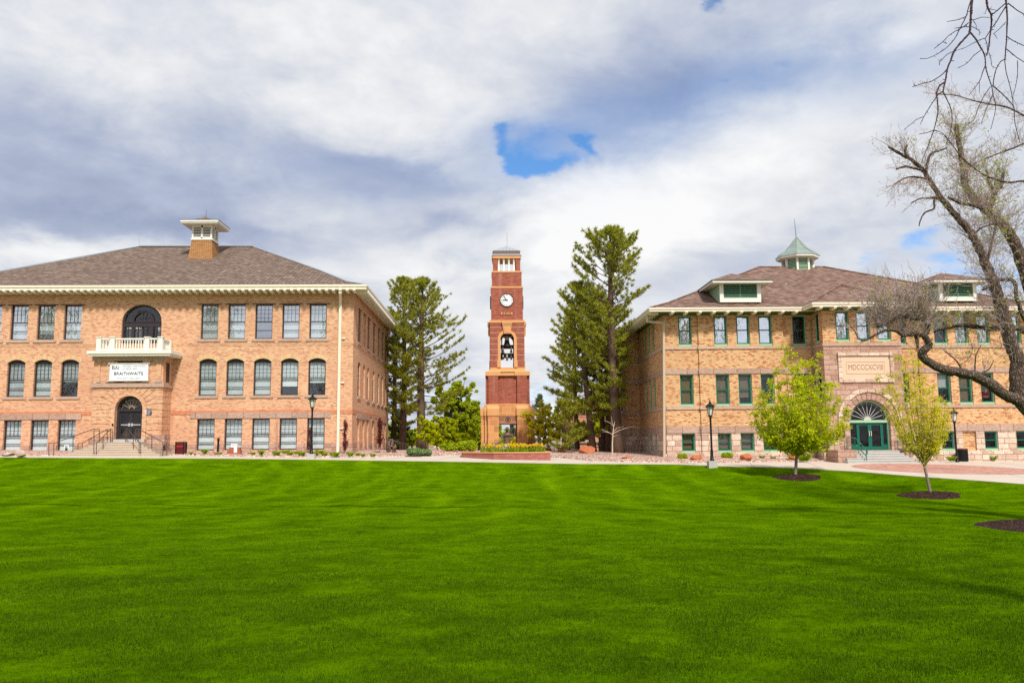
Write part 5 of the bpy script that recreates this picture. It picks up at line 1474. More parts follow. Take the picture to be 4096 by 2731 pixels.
# door arch
q = MB(); nv = 15
for i in range(nv): q.ring(BF, DXC, zsp, DR+.01, DR+.50, -.3, .05+.02*(i % 2), math.pi*i/nv+.010, math.pi*(i+1)/nv-.010, 3)
q.build('voussoir_ring', M['stone_brown'], rb)
q = MB(); q.ring(BF, DXC, zsp, DR+.005+.50, DR+.51+.27, -.02, .13, -.12, math.pi+.12, 30); q.build('hood_mould', M['stone_pink'], rb)
def right_door():
    fr = front(BYF2+.34); w = DR
    m_ = MB(); m_.ring(fr, DXC, zsp, w-.13, w+.02, -.1, .10, 0, math.pi, 26)
    for s_ in (-1, 1): m_.fbox(fr, DXC+min(s_*(w-.09), s_*(w+.02)), DXC+max(s_*(w-.09), s_*(w+.02)), -.1, .10, zdb, zsp)
    m_.fbox(fr, DXC-w+.09, DXC+w-.09, -.1, .13, zsp-.14, zsp+.03)
    fo = m_.build('door_frame', M['mint'], rb)
    g = MB(); g.poly([fr(DXC+(w-.1)*math.cos(math.pi*k/24), -.03, zsp+(w-.1)*math.sin(math.pi*k/24)) for k in range(25)]); g.build('fanlight', M['glass_dark'], fo)
    f = MB(); wf = plain('grey_white_bar', (.50,.48,.44), .6)
    for k in range(1, 10):
        a = math.pi*k/10; f.bar(fr(DXC+.22*math.cos(a), -.01, zsp+.03+.22*math.sin(a)), fr(DXC+(w-.2)*math.cos(a), -.01, zsp+.03+(w-.22)*math.sin(a)), .028)
    for k in range(10):
        a0, a1 = math.pi*k/10, math.pi*(k+1)/10; am = (a0+a1)/2
        f.tube([fr(DXC+(w-.14)*math.cos(a)*g_, -.01, zsp+.03+(w-.16)*math.sin(a)*g_) for a, g_ in ((a0, 1), (am, .9), (a1, 1))], .012, 4)
    f.prism(fr, [(DXC+.24*math.cos(math.pi*k/10), zsp+.03+.24*math.sin(math.pi*k/10)) for k in range(11)], -.03, .0)
    f.build('fanlight_bars', wf, fo)
    ztd = zsp-.145
    xs_ = [DXC-w+.09, X_(3430, 1740, BYF2+.34), X_(3479, 1740, BYF2+.34), X_(3529, 1740, BYF2+.34), DXC+w-.09]
    for k in range(4):
        x0, x1 = xs_[k]+.004, xs_[k+1]-.004; lite = k in (0, 3)
        st_ = .05 if lite else .115; br_ = .36 if lite else .24
        d = MB(); d.fbox(fr, x0, x0+st_, -.05, .03, zdb+.01, ztd); d.fbox(fr, x1-st_, x1, -.05, .03, zdb+.01, ztd); d.fbox(fr, x0+st_, x1-st_, -.05, .03, zdb+.01, zdb+br_); d.fbox(fr, x0+st_, x1-st_, -.05, .03, ztd-(.05 if lite else .15), ztd)
        o = d.build('sidelight' if lite else 'door', M['green'], rb)
        p = MB(); p.quad(fr(x0+.03,-.02,zdb+.2), fr(x1-.03,-.02,zdb+.2), fr(x1-.03,-.02,ztd-.03), fr(x0+.03,-.02,ztd-.03)); p.build('pane', M['glass_dark'], o)
        if not lite:
            hx = x1-.06 if k == 1 else x0+.06; t_ = MB(); dd = -.05 if k == 1 else .05
            t_.tube([fr(hx, .03, zdb+.92), fr(hx, .10, zdb+.92), fr(hx, .10, zdb+1.22), fr(hx, .03, zdb+1.22)], .022, 6); t_.build('handle', M['cream'], o)
    b_ = MB(); b_.fbox(fr, DXC-w-.2, DXC+w+.2, -2.0, -1.9, zdb-.1, zsp+w+.2); b_.build('hall', M['interior'], rb)
    L = MB(); L.lathe((X_(3432, 1634, BYF2+1.2), BYF2+1.2, Z_(3432, 1642, BYF2+1.2)), [(.03,0),(.2,.05),(.26,.16)], 14, cap=True); L.tube([(X_(3432, 1634, BYF2+1.2), BYF2+1.2, Z_(3432, 1642, BYF2+1.2)+.16), (X_(3432, 1634, BYF2+1.2), BYF2+1.2, zsp+w)], .015, 5); L.build('hall_lamp', M['lamp_glass'], rb, True)
right_door()
# steps and cheek wall
s2 = 50.9; s2l, s2r = X_(3391, 1845, s2), X_(3676, 1845, s2)
z2b, z2t = Z_(3500, 1851, s2), zdb-.02
steps(rb, s2l, s2r, s2, z2b, z2t, 5, .33, BYF2+.3, M['concrete_gray'], insl=.13, insr=.13)
q = MB(); ck0, ck1 = X_(3350, 1820, 51.6), X_(3424, 1820, 51.6); q.box(ck0, 51.5, zgb, ck1, BYF2, Z_(3390, 1799, 51.6)); q.build('cheek_wall', M['stone_brown'], rb); q = MB(); q.box(X_(3630, 1805, 52.0), 52.2, zgb, X_(3645, 1805, 52.0)+.2, BYF2, z2t+.12); q.build('cheek_wall', M['stone_brown'], rb)
grn = plain('green_rail', (.03,.16,.11), .4)
def rp2(zx, zy, Y): return on_y(3100+zx/2.361, 1350+zy/2.361, Y)
ya, yb2 = s2+.15, BYF2-.25
rail(rb, [[rp2(680,1060,yb2), rp2(680,945,yb2), rp2(757,947,yb2), rp2(872,1065,ya), rp2(872,1098,ya), rp2(862,1098,ya)], [rp2(752,1010,yb2), rp2(752,947,yb2)], [rp2(680,1008,yb2), rp2(762,1012,yb2), rp2(860,1115,ya)], [rp2(865,1186,ya), rp2(862,1062,ya)]], grn, .03)
rail(rb, [[rp2(1160,1050,yb2), rp2(1158,941,yb2), rp2(1245,941,yb2), rp2(1365,1062,ya), rp2(1365,1095,ya), rp2(1358,1095,ya)], [rp2(1240,1060,yb2), rp2(1240,941,yb2)], [rp2(1160,1005,yb2), rp2(1245,1008,yb2), rp2(1358,1110,ya)], [rp2(1365,1180,ya), rp2(1362,1062,ya)]], grn, .03)
# bronze plaque on the bay
q = MB(); q.fbox(BF, X_(3350, 1734, BYF2), X_(3379, 1734, BYF2), -.01, .04+.05, Z_(3365, 1745, BYF2), Z_(3365, 1723, BYF2)); q.build('plaque', M['bronze'], rb)
# roof
OV2 = 1.15
ex0, ex1, ey0, ey1 = XR0-OV2-.05, XR1+OV2, YR-OV2-.15, YRB+OV2
zeR = Z_(2604, 1230, ey0); zrR = Z_(3200, 1080, 66.0)
rr_ = hip_roof(rb, ex0+.1, ex1-.1, ey0+.1, ey1-.1, zeR-.02, zrR, M['roof_r'], .10, (ey1-ey0)/2-.6, .06, ridge_mat=M['roof_r'])
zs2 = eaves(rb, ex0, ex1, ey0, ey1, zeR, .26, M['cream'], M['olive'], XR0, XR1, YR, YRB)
# bay roof
be0, be1, bey = bxl-1.0, bxr+1.0, BYF2-1.1
zbe = Z_(3400, 1209, bey)
apx = Vector((BXC, bey+3.9, Z_(3373, 1142, bey+3.9)))
q = MB()
yk = ey0+3.4
q.poly([(be0, bey, zbe), (be1, bey, zbe), apx])
q.poly([(be0, bey, zbe), apx, (BXC, apx.y+4, apx.z), (be0, bey+5.5, zbe+.15)]); q.poly([(be1, bey, zbe), (be1, bey+5.5, zbe+.15), (BXC, apx.y+4, apx.z), apx])
for p0 in ((be0, bey, zbe), (be1, bey, zbe)): q.tube([Vector(p0)+Vector((0,0,.03)), apx+Vector((0,0,.03))], .08, 5)
q.build('bay_roof', M['roof_r'], rb)
q = MB()
for (zz0, zz1, o) in ((zbe-.28, zbe-.12, .05), (zbe-.12, zbe-.0, 0.0)):
    q.box(be0-.06+o, bey-.06+o, zz0, be1+.06-o, bey+.1, zz1); q.box(be0-.06+o, bey+.1, zz0, be0+.1, ey0+.3, zz1); q.box(be1-.1, bey+.1, zz0, be1+.06-o, ey0+.3, zz1)
q.build('gutter', M['cream'], rb)
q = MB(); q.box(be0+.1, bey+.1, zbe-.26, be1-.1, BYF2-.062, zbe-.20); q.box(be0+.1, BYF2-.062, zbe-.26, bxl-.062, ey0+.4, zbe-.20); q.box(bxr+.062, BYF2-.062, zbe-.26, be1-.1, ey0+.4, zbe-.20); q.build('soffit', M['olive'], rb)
sp = [((x, ey0+.12, zs2-.17), math.pi) for x in np.arange(ex0+1.6, bxl-.9, .92)] + [((x, ey0+.12, zs2-.17), math.pi) for x in np.arange(bxr+.9, ex1-1, .92)]
sp += [((ex0+.12, y, zs2-.17), math.pi/2) for y in np.arange(ey0+.6, ey1-1, .92)]
sp += [((x, bey+.08, zbe-.42), math.pi) for x in np.arange(be0+.55, be1-.3, .92)]
tails(rb, sp, .20, .17, .6, M['cream'])
dq = MB()
c0 = Vector((XR0-.10, YR-.12, 0))
downpipe(rb, [(ex0+.10, ey0+1.2, zeR-.25), (ex0+.14, ey0+1.25, zeR-.75), (X_(2655, 1292, YR-.1), YR-.10, Z_(2655, 1292, YR-.1)), (X_(2657, 1820, YR-.1)-.0, YR-.10, 1.85)], .15, plain('tan_pipe', (.50,.40,.28), .5))
downpipe(rb, [(X_(3246, 1245, YR-.15), ey0+.2, zeR-.2), (X_(3246, 1265, YR-.15), YR-.12, zeR-.9), (X_(3246, 1500, YR-.15), YR-.12, 1.8)], .13, plain('brown_pipe', (.32,.22,.14), .5))
# dormers
def dormer(pxl, pxr, py0, py1, ye, pel, per, pyE, pya, Yf):
    x0, x1 = X_(pxl, py1, Yf), X_(pxr, py1, Yf); z0, z1 = Z_((pxl+pxr)/2, py1, Yf), Z_((pxl+pxr)/2, py0, Yf)
    fr = front(Yf); L = 4.2
    b_ = MB(); b_.box(x0+.02, Yf+.08, z0, x1-.02, Yf+L, z1); b_.build('dormer_side', M['mint'], rr_)
    t_ = MB(); tw_ = .26
    t_.fbox(fr, x0, x0+tw_, -.1, .03, z0, z1); t_.fbox(fr, x1-tw_, x1, -.1, .03, z0, z1); t_.fbox(fr, x0+tw_, x1-tw_, -.1, .03, z0, z0+.30)
    e = .62; t_.box(x0-e, Yf-e, z1+.02, x1+e, Yf+L, z1+.20); t_.build('dormer_trim', M['white'], rr_)
    d_ = MB(); d_.fbox(fr, x0+tw_, x1-tw_, -.1, -.075, z0+.30, z1); d_.build('dark_core', M['interior'], rr_)
    l_ = MB(); xm = (x0+x1)/2; n = 7
    l_.fbox(fr, xm-.05, xm+.05, -.07, .02, z0+.30, z1)
    for s_ in (x0+tw_, x1-tw_-.05): l_.fbox(fr, s_, s_+.05, -.07, .02, z0+.30, z1)
    for i in range(n):
        z = z0+.32+(z1-z0-.32)*i/n
        for a, b in ((x0+tw_+.05, xm-.05), (xm+.05, x1-tw_-.05)):
            l_.add([fr(a,.01,z),fr(b,.01,z),fr(b,-.05,z+.04),fr(a,-.05,z+.04),fr(a,.01,z+.06),fr(b,.01,z+.06),fr(b,-.05,z+.09),fr(a,-.05,z+.09)], [(0,1,5,4),(4,5,6,7),(3,2,1,0)])
    l_.build('louvre', plain('louvre_green', (.085,.20,.12), .5), rr_)
    e = .70; zr = z1+.20; a_ = Vector((xm, Yf-e+2.6, zr+.95)); q = MB()
    A, B = (x0-e, Yf-e, zr), (x1+e, Yf-e, zr); C_, D_ = (x1+e, Yf+L, zr), (x0-e, Yf+L, zr); R2 = (xm, Yf+L, a_.z)
    q.poly([A, B, a_]); q.poly([B, C_, R2, a_]); q.poly([A, a_, R2, D_]); q.build('dormer_roof', M['roof_r'], rr_)
def dorm_y(px, py):                       # where the roof plane passes under the dormer's foot
    best = None
    for i in range(200):
        Y = ey0+.2+i*.03; f = (Y-ey0)/((ey1-ey0)/2-.6)
        zr = zeR+(zrR-zeR)*f*.97
        d = abs(zr-Z_(px, py, Y))
        if best is None or d < best[0]: best = (d, Y)
    return best[1]
dY = dorm_y(2960, 1207)
dormer(2880, 3045, 1138, 1209, 0, 2864, 3069, 1126, 1097, dY)
dormer(3758, 3909, 1135, 1204, 0, 0, 0, 0, 0, dY)
v_ = MB(); v_.tube([(X_(3143, 1150, 60.0), 60.0, Z_(3143, 1152, 60.0)), (X_(3143, 1150, 60.0), 60.0, Z_(3143, 1133, 60.0))], .10, 8); v_.build('vent_pipe', M['lead'], rr_)
# octagonal cupola with copper roof
def cupola_right():
    Y = 64.2; xcn = X_(3194, 1050, Y+1.0); r = (X_(3250, 1050, Y)-X_(3139, 1050, Y))/2*1.05; c = Vector((xcn, Y+r, 0))
    z0, z1 = Z_(3194, 1096, Y), Z_(3194, 1030, Y); za = Z_(3188, 953, Y+r); zf = Z_(3180, 873, Y+r)
    n = 8; off = math.pi/8
    P = lambda rad, k, z: (c.x+rad*math.cos(off+2*math.pi*k/n), c.y+rad*math.sin(off+2*math.pi*k/n), z)
    b_ = MB()
    for k in range(n):
        b_.quad(P(r,k,z0-1.5), P(r,k+1,z0-1.5), P(r,k+1,z0+.25), P(r,k,z0+.25))
        b_.bar(P(r,k,z0), P(r,k,z1), .15, .15)
    b_.build('cupola', M['white'], rr_)
    i_ = MB(); i_.lathe((c.x, c.y, z0), [(r-.14,0),(r-.14,z1-z0)], 8, rot=off); i_.build('dark_core', M['interior'], rr_)
    l_ = MB(); m_ = 9
    for k in range(n):
        for j in range(m_):
            z = z0+.30+(z1-z0-.32)*j/m_
            l_.quad(P(r,k,z), P(r,k+1,z), P(r-.07,k+1,z+.09), P(r-.07,k,z+.09)); l_.quad(P(r,k,z), P(r,k+1,z), P(r,k+1,z+.05), P(r,k,z+.05))
    l_.build('louvre', M['mint'], rr_)
    e_ = MB(); e_.lathe((c.x, c.y, z1-.02), [(r+.05,0),(r+.50,.10),(r+.52,.26),(r+.3,.27)], 8, rot=off); e_.build('cupola_eave', M['white'], rr_)
    k_ = MB(); h = za-z1-.2; k_.lathe((c.x, c.y, z1+.24), [(r+.56,0),(r+.30,h*.16),(r*.78,h*.38),(r*.42,h*.66),(.06,h)], 8, rot=off)
    for k in range(8): k_.tube([P(rr, k, z1+.25+zz) for rr, zz in ((r+.56,0),(r+.30,h*.16),(r*.78,h*.38),(r*.42,h*.66),(.06,h))], .035, 4)
    k_.build('copper_roof', M['copper'], rr_)
    f_ = MB(); f_.tube([(c.x, c.y, za-.2), (c.x-.1, c.y, zf)], [.05, .015], 6); f_.build('finial', M['copper'], rr_)
cupola_right()
# red banner in a window
fr = F1; x = r3
bnr = thing('window_banner', 'red cloth banner with white swirl emblem hanging inside a right hand window', 'banner', (x, YR-PV+.3, zm[0]))
q = MB(); q.fbox(fr, x-.30, x+.27, -.27, -.25, zm[0]+.42, zm[0]+1.35); q.build('cloth', M['banner_red'], bnr)
q = MB(); zq = zm[0]+1.0
q.ring(fr, x-.02, zq, .13, .165, -.25, -.245, .5, 4.2, 14, sx=1.35); q.prism(fr, [(x-.02, zq+.02), (x+.16, zq+.06), (x+.05, zq-.06), (x+.12, zq-.07), (x-.06, zq-.28), (x-.0, zq-.10), (x-.08, zq-.09)], -.25, -.243)
for k in range(4): q.fbox(fr, x-.12+k*.07, x-.08+k*.07, -.25, -.245, zq-.01, zq+.09)
q.fbox(fr, x-.22, x+.18, -.25, -.245, zm[0]+.53, zm[0]+.56); q.fbox(fr, x-.16, x+.13, -.25, -.245, zm[0]+.48, zm[0]+.505)
q.build('emblem', M['sign_white'], bnr)
# ------------------------------------------------------------------ planter, tulips, statue
gp = [on_g(px, py) for px, py in ((1847,1831),(1905,1835),(1975,1839),(2050,1841),(2125,1842),(2202,1842.5))]
plz = on_y(2100, 1807, gp[4].y).z
bk_pts = [Vector((gp[-1].x+.05, gp[-1].y+3.6, 0)), Vector((gp[0].x-.1, gp[0].y+2.6, 0))]
outline = [Vector((p.x, p.y, 0)) for p in gp]+bk_pts
ctr = sum(outline, Vector())/len(outline)
pt = thing('planter', 'low curved red brick planter with orange capstones in front of the tower', 'planter', (ctr.x, ctr.y, G(ctr.x, ctr.y)))
w = MB(); cpst = MB(); n = len(outline)
inn = [p+(ctr-p).normalized()*.32 for p in outline]; oc = [p+(p-ctr).normalized()*.05 for p in outline]
for i in range(n):
    a, b = outline[i], outline[(i+1) % n]; c, d = inn[i], inn[(i+1) % n]
    V = lambda p, z: (p.x, p.y, z)
    w.quad(V(a,1.4), V(b,1.4), V(b,plz-.07), V(a,plz-.07)); w.quad(V(d,1.4), V(c,1.4), V(c,plz-.07), V(d,plz-.07))
    e, f = oc[i], oc[(i+1) % n]
    cpst.quad(V(e,plz-.07), V(f,plz-.07), V(f,plz), V(e,plz)); cpst.quad(V(e,plz), V(f,plz), V(d,plz), V(c,plz)); cpst.quad(V(f,plz-.07), V(e,plz-.07), V(c,plz-.07), V(d,plz-.07)); cpst.quad(V(c,plz), V(d,plz), V(d,plz-.2), V(c,plz-.2))
w.build('planter_wall', brick_mat('plum_brick', [(0,(.30,.085,.06)),(.6,(.36,.115,.085)),(1,(.42,.16,.13))], (.40,.20,.16), bw=.2, bh=.07, ms=.006), pt)
cpst.build('capstone', plain('tan_cap', (.66,.32,.15), .8, var=.1), pt)
s = MB(); s.poly([(p.x, p.y, plz-.10) for p in inn]); s.build('soil', M['mulch'], pt)
rng = random.Random(11)
def tulip_mesh():
    q = MB()
    q.tube([(0,0,0),(.01,0,.2),(0,.01,.36)], .008, 4, 0)
    for k in range(4):
        a = k*1.6+.3; x, y = math.cos(a), math.sin(a)
        q.add([(0,0,.0),(x*.05-y*.03,y*.05+x*.03,.14),(x*.13,y*.13,.28),(x*.05+y*.03,y*.05-x*.03,.14)], [(0,1,2,3)], 0)
    for k in range(6):
        a = k*math.pi/3; b0, b1 = a-.6, a+.6
        q.add([(0,0,.35),(.045*math.cos(b0),.045*math.sin(b0),.40),(.030*math.cos(a),.030*math.sin(a),.475),(.045*math.cos(b1),.045*math.sin(b1),.40)], [(0,1,2,3)], 1)
    return q
def in_poly(x, y, poly):
    c = False; j = len(poly)-1
    for i in range(len(poly)):
        a, b = poly[i], poly[j]
        if (a.y > y) != (b.y > y) and x < (b.x-a.x)*(y-a.y)/(b.y-a.y)+a.x: c = not c
        j = i
    return c
tm = tulip_mesh().build('tulip', [M['leaf_grass'], M['tulip']], None, origin=(0, 0, 0)); first = True; cnt = 0
for k in range(900):
    if cnt >= 150: break
    x = rng.gauss(ctr.x+.35, 1.35); y = rng.uniform(gp[3].y+.4, gp[3].y+2.0)
    if not in_poly(x, y, inn): continue
    if abs(x-(ctr.x+.05)) < .16 and rng.random() < .8: continue
    px_ = 2048+3300*(x/50.5-.026)
    if px_ < 1905 and rng.random() < .8: continue
    o = tm if first else tm.copy()
    if not first: COL.objects.link(o)
    first = False; cnt += 1
    hgt = rng.uniform(.80, 1.18)
    o.location = (x, y, plz-.11); o.rotation_euler = (rng.uniform(-.15,.15), rng.uniform(-.15,.15), rng.uniform(0, 6.28)); o.scale = (1.35, 1.35, hgt*1.25)
    props(o, 'yellow tulip in bloom in the low brick planter', 'tulip', 'yellow tulips in the brick planter')

def remeshed(mb, name, mat, parent=None, origin=None, vox=.03):
    o = mb.build(name, mat, parent, True, origin)
    r = o.modifiers.new('remesh', 'REMESH'); r.mode = 'VOXEL'; r.voxel_size = vox; r.use_smooth_shade = True
    sm = o.modifiers.new('smooth', 'SMOOTH'); sm.factor = .5; sm.iterations = 2
    return o
stY = gp[3].y+2.1
stx = X_(2029, 1760, stY); stz = plz-.1
def statue():
    q = MB(); x, y, z = stx, stY, stz; k = (Z_(2028, 1708, stY)-stz)/1.86
    P = lambda a, b, c: (x+a*k, y+b*k, z+c*k)
    L = lambda c, prof, n=14, sx=1, sy=1: q.lathe(P(*c), [(r*k, h*k) for r, h in prof], n, sx=sx, sy=sy)
    T = lambda pts, rr, n=8: q.tube([P(*p) for p in pts], [r*k for r in rr], n)
    T([(-.10,0,0),(-.12,-.03,.45),(-.11,0,.88)], [.075,.085,.13]); T([(.12,-.05,0),(.13,-.08,.45),(.11,0,.88)], [.075,.085,.13])
    T([(-.10,.02,.05),(-.11,-.14,.04)], [.07,.05]); T([(.12,-.03,.05),(.13,-.2,.04)], [.07,.05])
    L((0,0,.40), [(.20,0),(.26,.06),(.25,.3),(.22,.52)], 14, 1, .75)                 # long chaps
    L((0,0,.86), [(.23,0),(.25,.1),(.24,.30),(.27,.48),(.22,.62),(.09,.68)], 16, 1, .62)    # coat
    L((0,-.02,1.22), [(.30,0),(.29,.10),(.24,.2),(.12,.28)], 14, 1, .7)              # cape on the shoulders
    T([(-.25,0,1.36),(-.36,-.06,1.06),(-.42,-.16,.86),(-.55,-.24,.74)], [.09,.075,.06,.06]); T([(.26,0,1.36),(.42,.0,1.10),(.34,-.12,.98),(.20,-.18,.98)], [.09,.08,.06,.06])
    L((-.58,-.26,.68), [(.04,0),(.09,.03),(.09,.10),(.04,.13)], 8)
    T([(0,0,1.45),(0,-.02,1.60)], [.07,.07]); L((0,-.03,1.53), [(.05,0),(.10,.05),(.115,.14),(.10,.22)], 12, .92, 1)   # neck, head
    T([(0,-.14,1.62),(0,-.165,1.60)], [.022,.018], 6)
    L((0,-.02,1.685), [(.30,0),(.30,.025),(.13,.05),(.125,.15),(.08,.185)], 20)      # wide hat
    o = remeshed(q, 'statue', M['bronze'], None, (x, y, z), .026)
    props(o, 'bronze statue of a standing person in a wide brimmed hat among the tulips', 'statue')
statue()
q = MB(); pY = stY-.55
q.fbox(front(pY), X_(2017, 1780, pY), X_(2043, 1780, pY), -.02, .02, Z_(2030, 1785, pY), Z_(2030, 1776, pY))
for px in (2022, 2038): q.box(X_(px, 1785, pY)-.015, pY, plz-.1, X_(px, 1785, pY)+.015, pY+.018, Z_(2030, 1786, pY))
o = q.build('nameplate', plain('silver_plate', (.60,.62,.64), .4, .3), None, origin=(X_(2030, 1780, pY), pY, plz-.1)); props(o, 'small silver nameplate standing in front of the hatted bronze statue', 'sign')

# kneeling bronze group beside the left building
kY = 56.3
def kneel():
    k0 = on_g(1558, 1819); Y = k0.y
    S = lambda zx, zy: on_y(1500+zx/11.2, 1720+zy/11.2, Y)
    sc = Y/3300/11.2
    q = MB()
    def T(pts, rr, n=8, dy=0.0): q.tube([S(a, b)+Vector((0, dy+(c if True else 0), 0)) for a, b, c in pts], [r*sc for r in rr], n)
    # kneeling man: lower leg on the ground, thigh, bent back, head, arm
    T([(375,1060,0),(520,1060,0),(640,1050,0)], [55,50,60]); T([(395,990,0),(380,1070,0)], [40,40])
    T([(640,1060,0),(560,850,0),(560,780,0)], [70,85,90]); T([(560,830,0),(585,650,0),(620,520,0)], [95,110,90])
    T([(620,520,0),(680,480,0)], [60,45]); q.lathe(S(700,500)-Vector((0,0,.0)), [(20*sc,0),(48*sc,20*sc),(52*sc,60*sc),(35*sc,100*sc),(8*sc,112*sc)], 12)
    T([(600,560,-.12),(650,700,-.2),(830,740,-.2)], [48,42,32]); T([(690,880,-.15),(690,780,-.15),(600,800,-.1)], [55,60,70]); T([(690,870,-.15),(660,1080,-.15),(720,1090,-.2)], [55,45,35])
    o = remeshed(q, 'statue', M['bronze'], None, S(600, 1100), .028); props(o, 'bronze statue of a kneeling adult leaning forward over a seated child', 'statue', 'bronze figures on the gravel')
    q = MB()
    T([(760,470,.15),(770,620,.15),(760,720,.1)], [58,75,70]); q.lathe(S(760,460)+Vector((0,.15,-.02)), [(20*sc,0),(45*sc,15*sc),(48*sc,55*sc),(30*sc,88*sc)], 10)
    T([(740,740,.1),(830,830,.0),(800,1000,.0),(780,1085,-.05),(840,1090,-.1)], [65,60,50,42,34]); T([(740,560,.1),(740,700,-.1),(820,730,-.12)], [38,32,26])
    o = remeshed(q, 'statue', M['bronze'], None, S(780, 1100), .026); props(o, 'bronze statue of a seated figure with raised head between two others', 'statue', 'bronze figures on the gravel')
    q = MB()
    T([(905,1095,0),(890,950,0),(890,830,0)], [30,34,42]); T([(930,1095,.05),(925,950,.05),(905,830,.05)], [28,32,40]); T([(897,840,0),(900,740,0),(905,680,0)], [52,58,40])
    q.lathe(S(908,680), [(15*sc,0),(38*sc,14*sc),(42*sc,50*sc),(26*sc,80*sc)], 10); T([(870,720,-.05),(850,790,-.1),(900,810,-.14)], [24,20,16]); T([(940,720,-.03),(955,780,-.1),(910,800,-.14)], [24,20,16])
    o = remeshed(q, 'statue', M['bronze'], None, S(905, 1100), .022); props(o, 'small bronze statue of a standing child, rightmost of the bronze group', 'statue', 'bronze figures on the gravel')
kneel()

# ------------------------------------------------------------------ lamps
def lamp(px, pyb, pyt, label, block=0.0, Yfix=None, grp='black lamp posts along the walks'):
    b = on_g(px, pyb) if Yfix is None else on_y(px, pyb, Yfix)
    if Yfix is not None: b.z = G(b.x, b.y)
    zt = Z_(px, pyt, b.y); H_ = zt-b.z; z0 = b.z+block
    t = thing('lamp_post', label, 'street lamp', (b.x, b.y, b.z), grp)
    if block:
        q = MB(); q.box(b.x-.24, b.y-.24, b.z-.2, b.x+.24, b.y+.24, z0); q.build('concrete_base', M['concrete_gray'], t)
    zl = zt-.95
    q = MB(); q.lathe((b.x, b.y, z0), [(.13,0),(.13,.06),(.10,.10),(.085,.5),(.075,.6),(.06,.7),(.055,zl-z0-.15),(.085,zl-z0-.1),(.06,zl-z0-.06),(.12,zl-z0)], 12); q.build('pole', M['black_metal'], t, True)
    q = MB(); q.lathe((b.x, b.y, zl+.06), [(.10,0),(.20,.46)], 6, cap=True); q.build('lantern_glass', M['lamp_glass'], t)
    q = MB()
    q.lathe((b.x, b.y, zl), [(.12,0),(.12,.06)], 6)
    for k in range(6):
        a = 2*math.pi*k/6; q.bar((b.x+.105*math.cos(a), b.y+.105*math.sin(a), zl+.05), (b.x+.21*math.cos(a), b.y+.21*math.sin(a), zl+.53), .022)
    q.lathe((b.x, b.y, zl+.52), [(.29,0),(.29,.04),(.20,.13),(.10,.20),(.07,.22),(.07,.28),(.03,.31),(.04,.35),(.015,.43)], 12); q.build('lantern_cap', M['black_metal'], t)
    return t
lamp(1245, 1836.5, 1571, 'black lamp post on a concrete block in front of the left building', .34)
lamp(2849, 1866, 1598, 'black lamp post on a concrete block in front of the brown roofed building', .34)
lamp(3829, 1850, 1628, 'black lamp post beside the black bin right of the green doors', .0)
lamp(1822, 1795, 1709, 'distant black lamp post in front of the big green shrubs', 0.0, 86.0)

# ------------------------------------------------------------------ bins, bollard, signs
def bin_left():
    p = on_g(723, 1821); x, y, z = p.x, p.y, p.z; h = Z_(723, 1766, y)-z; w = .29
    t = thing('litter_bin', 'dark red square litter bin beside the left building steps', 'litter bin', (x, y, z))
    q = MB(); q.box(x-w+.03, y-w+.03, z+.05, x+w-.03, y+w-.03, z+h-.06); q.build('bin_body', M['bin_red'], t)
    q = MB()
    for sx in (-1, 1):
        for sy in (-1, 1): q.bar((x+sx*(w-.03), y+sy*(w-.03), z), (x+sx*(w-.03), y+sy*(w-.03), z+h), .07)
    q.box(x-w, y-w, z+h-.05, x+w, y+w, z+h); q.box(x-w+.06, y-w-.005, z+.01, x+w-.06, y+w+.005, z+.07); q.build('bin_frame', M['black_metal'], t)
    q = MB(); q.box(x-.22, y-w+.02, z+h*.60, x+.22, y-w+.035, z+h*.74); q.build('opening', plain('red_slot', (.28,.02,.02), .5), t)
bin_left()
def bin_right():
    p = on_g(3852, 1847); x, y, z = p.x, p.y, p.z; h = Z_(3852, 1793, y)-z; r = .31
    t = thing('litter_bin', 'tall black round litter bin at the foot of a lamp post', 'litter bin', (x, y, z))
    q = MB(); q.lathe((x, y, z+.02), [(r*.9,0),(r*.97,.03),(r*.97,h-.1),(r*.9,h-.08)], 24)
    for k in range(24):
        a = 2*math.pi*k/24; q.bar((x+r*math.cos(a), y+r*math.sin(a), z+.05), (x+r*math.cos(a), y+r*math.sin(a), z+h-.1), .04, .02)
    q.build('bin_body', M['black_metal'], t)
    q = MB(); q.lathe((x, y, z+h-.1), [(r+.03,0),(r+.04,.04),(r+.02,.08),(r*.6,.11),(r*.55,.08)], 24, cap=False); q.build('rim', plain('bin_rim', (.09,.02,.02), .4), t, True)
bin_right()
q = MB(); p = on_g(870, 1817); zt_ = Z_(872, 1751, p.y)
q.tube([(p.x,p.y,p.z-.1),(p.x+.03,p.y,zt_-.12)], .065, 10); q.lathe((p.x+.03,p.y,zt_-.2), [(.09,0),(.09,.12),(.06,.2)], 10); q.lathe((p.x,p.y,p.z-.05), [(.11,0),(.11,.12),(.07,.16)], 10)
o = q.build('bollard_light', M['black_metal'], None, origin=p); props(o, 'slim black bollard light on the gravel left of the red stone sign', 'bollard')

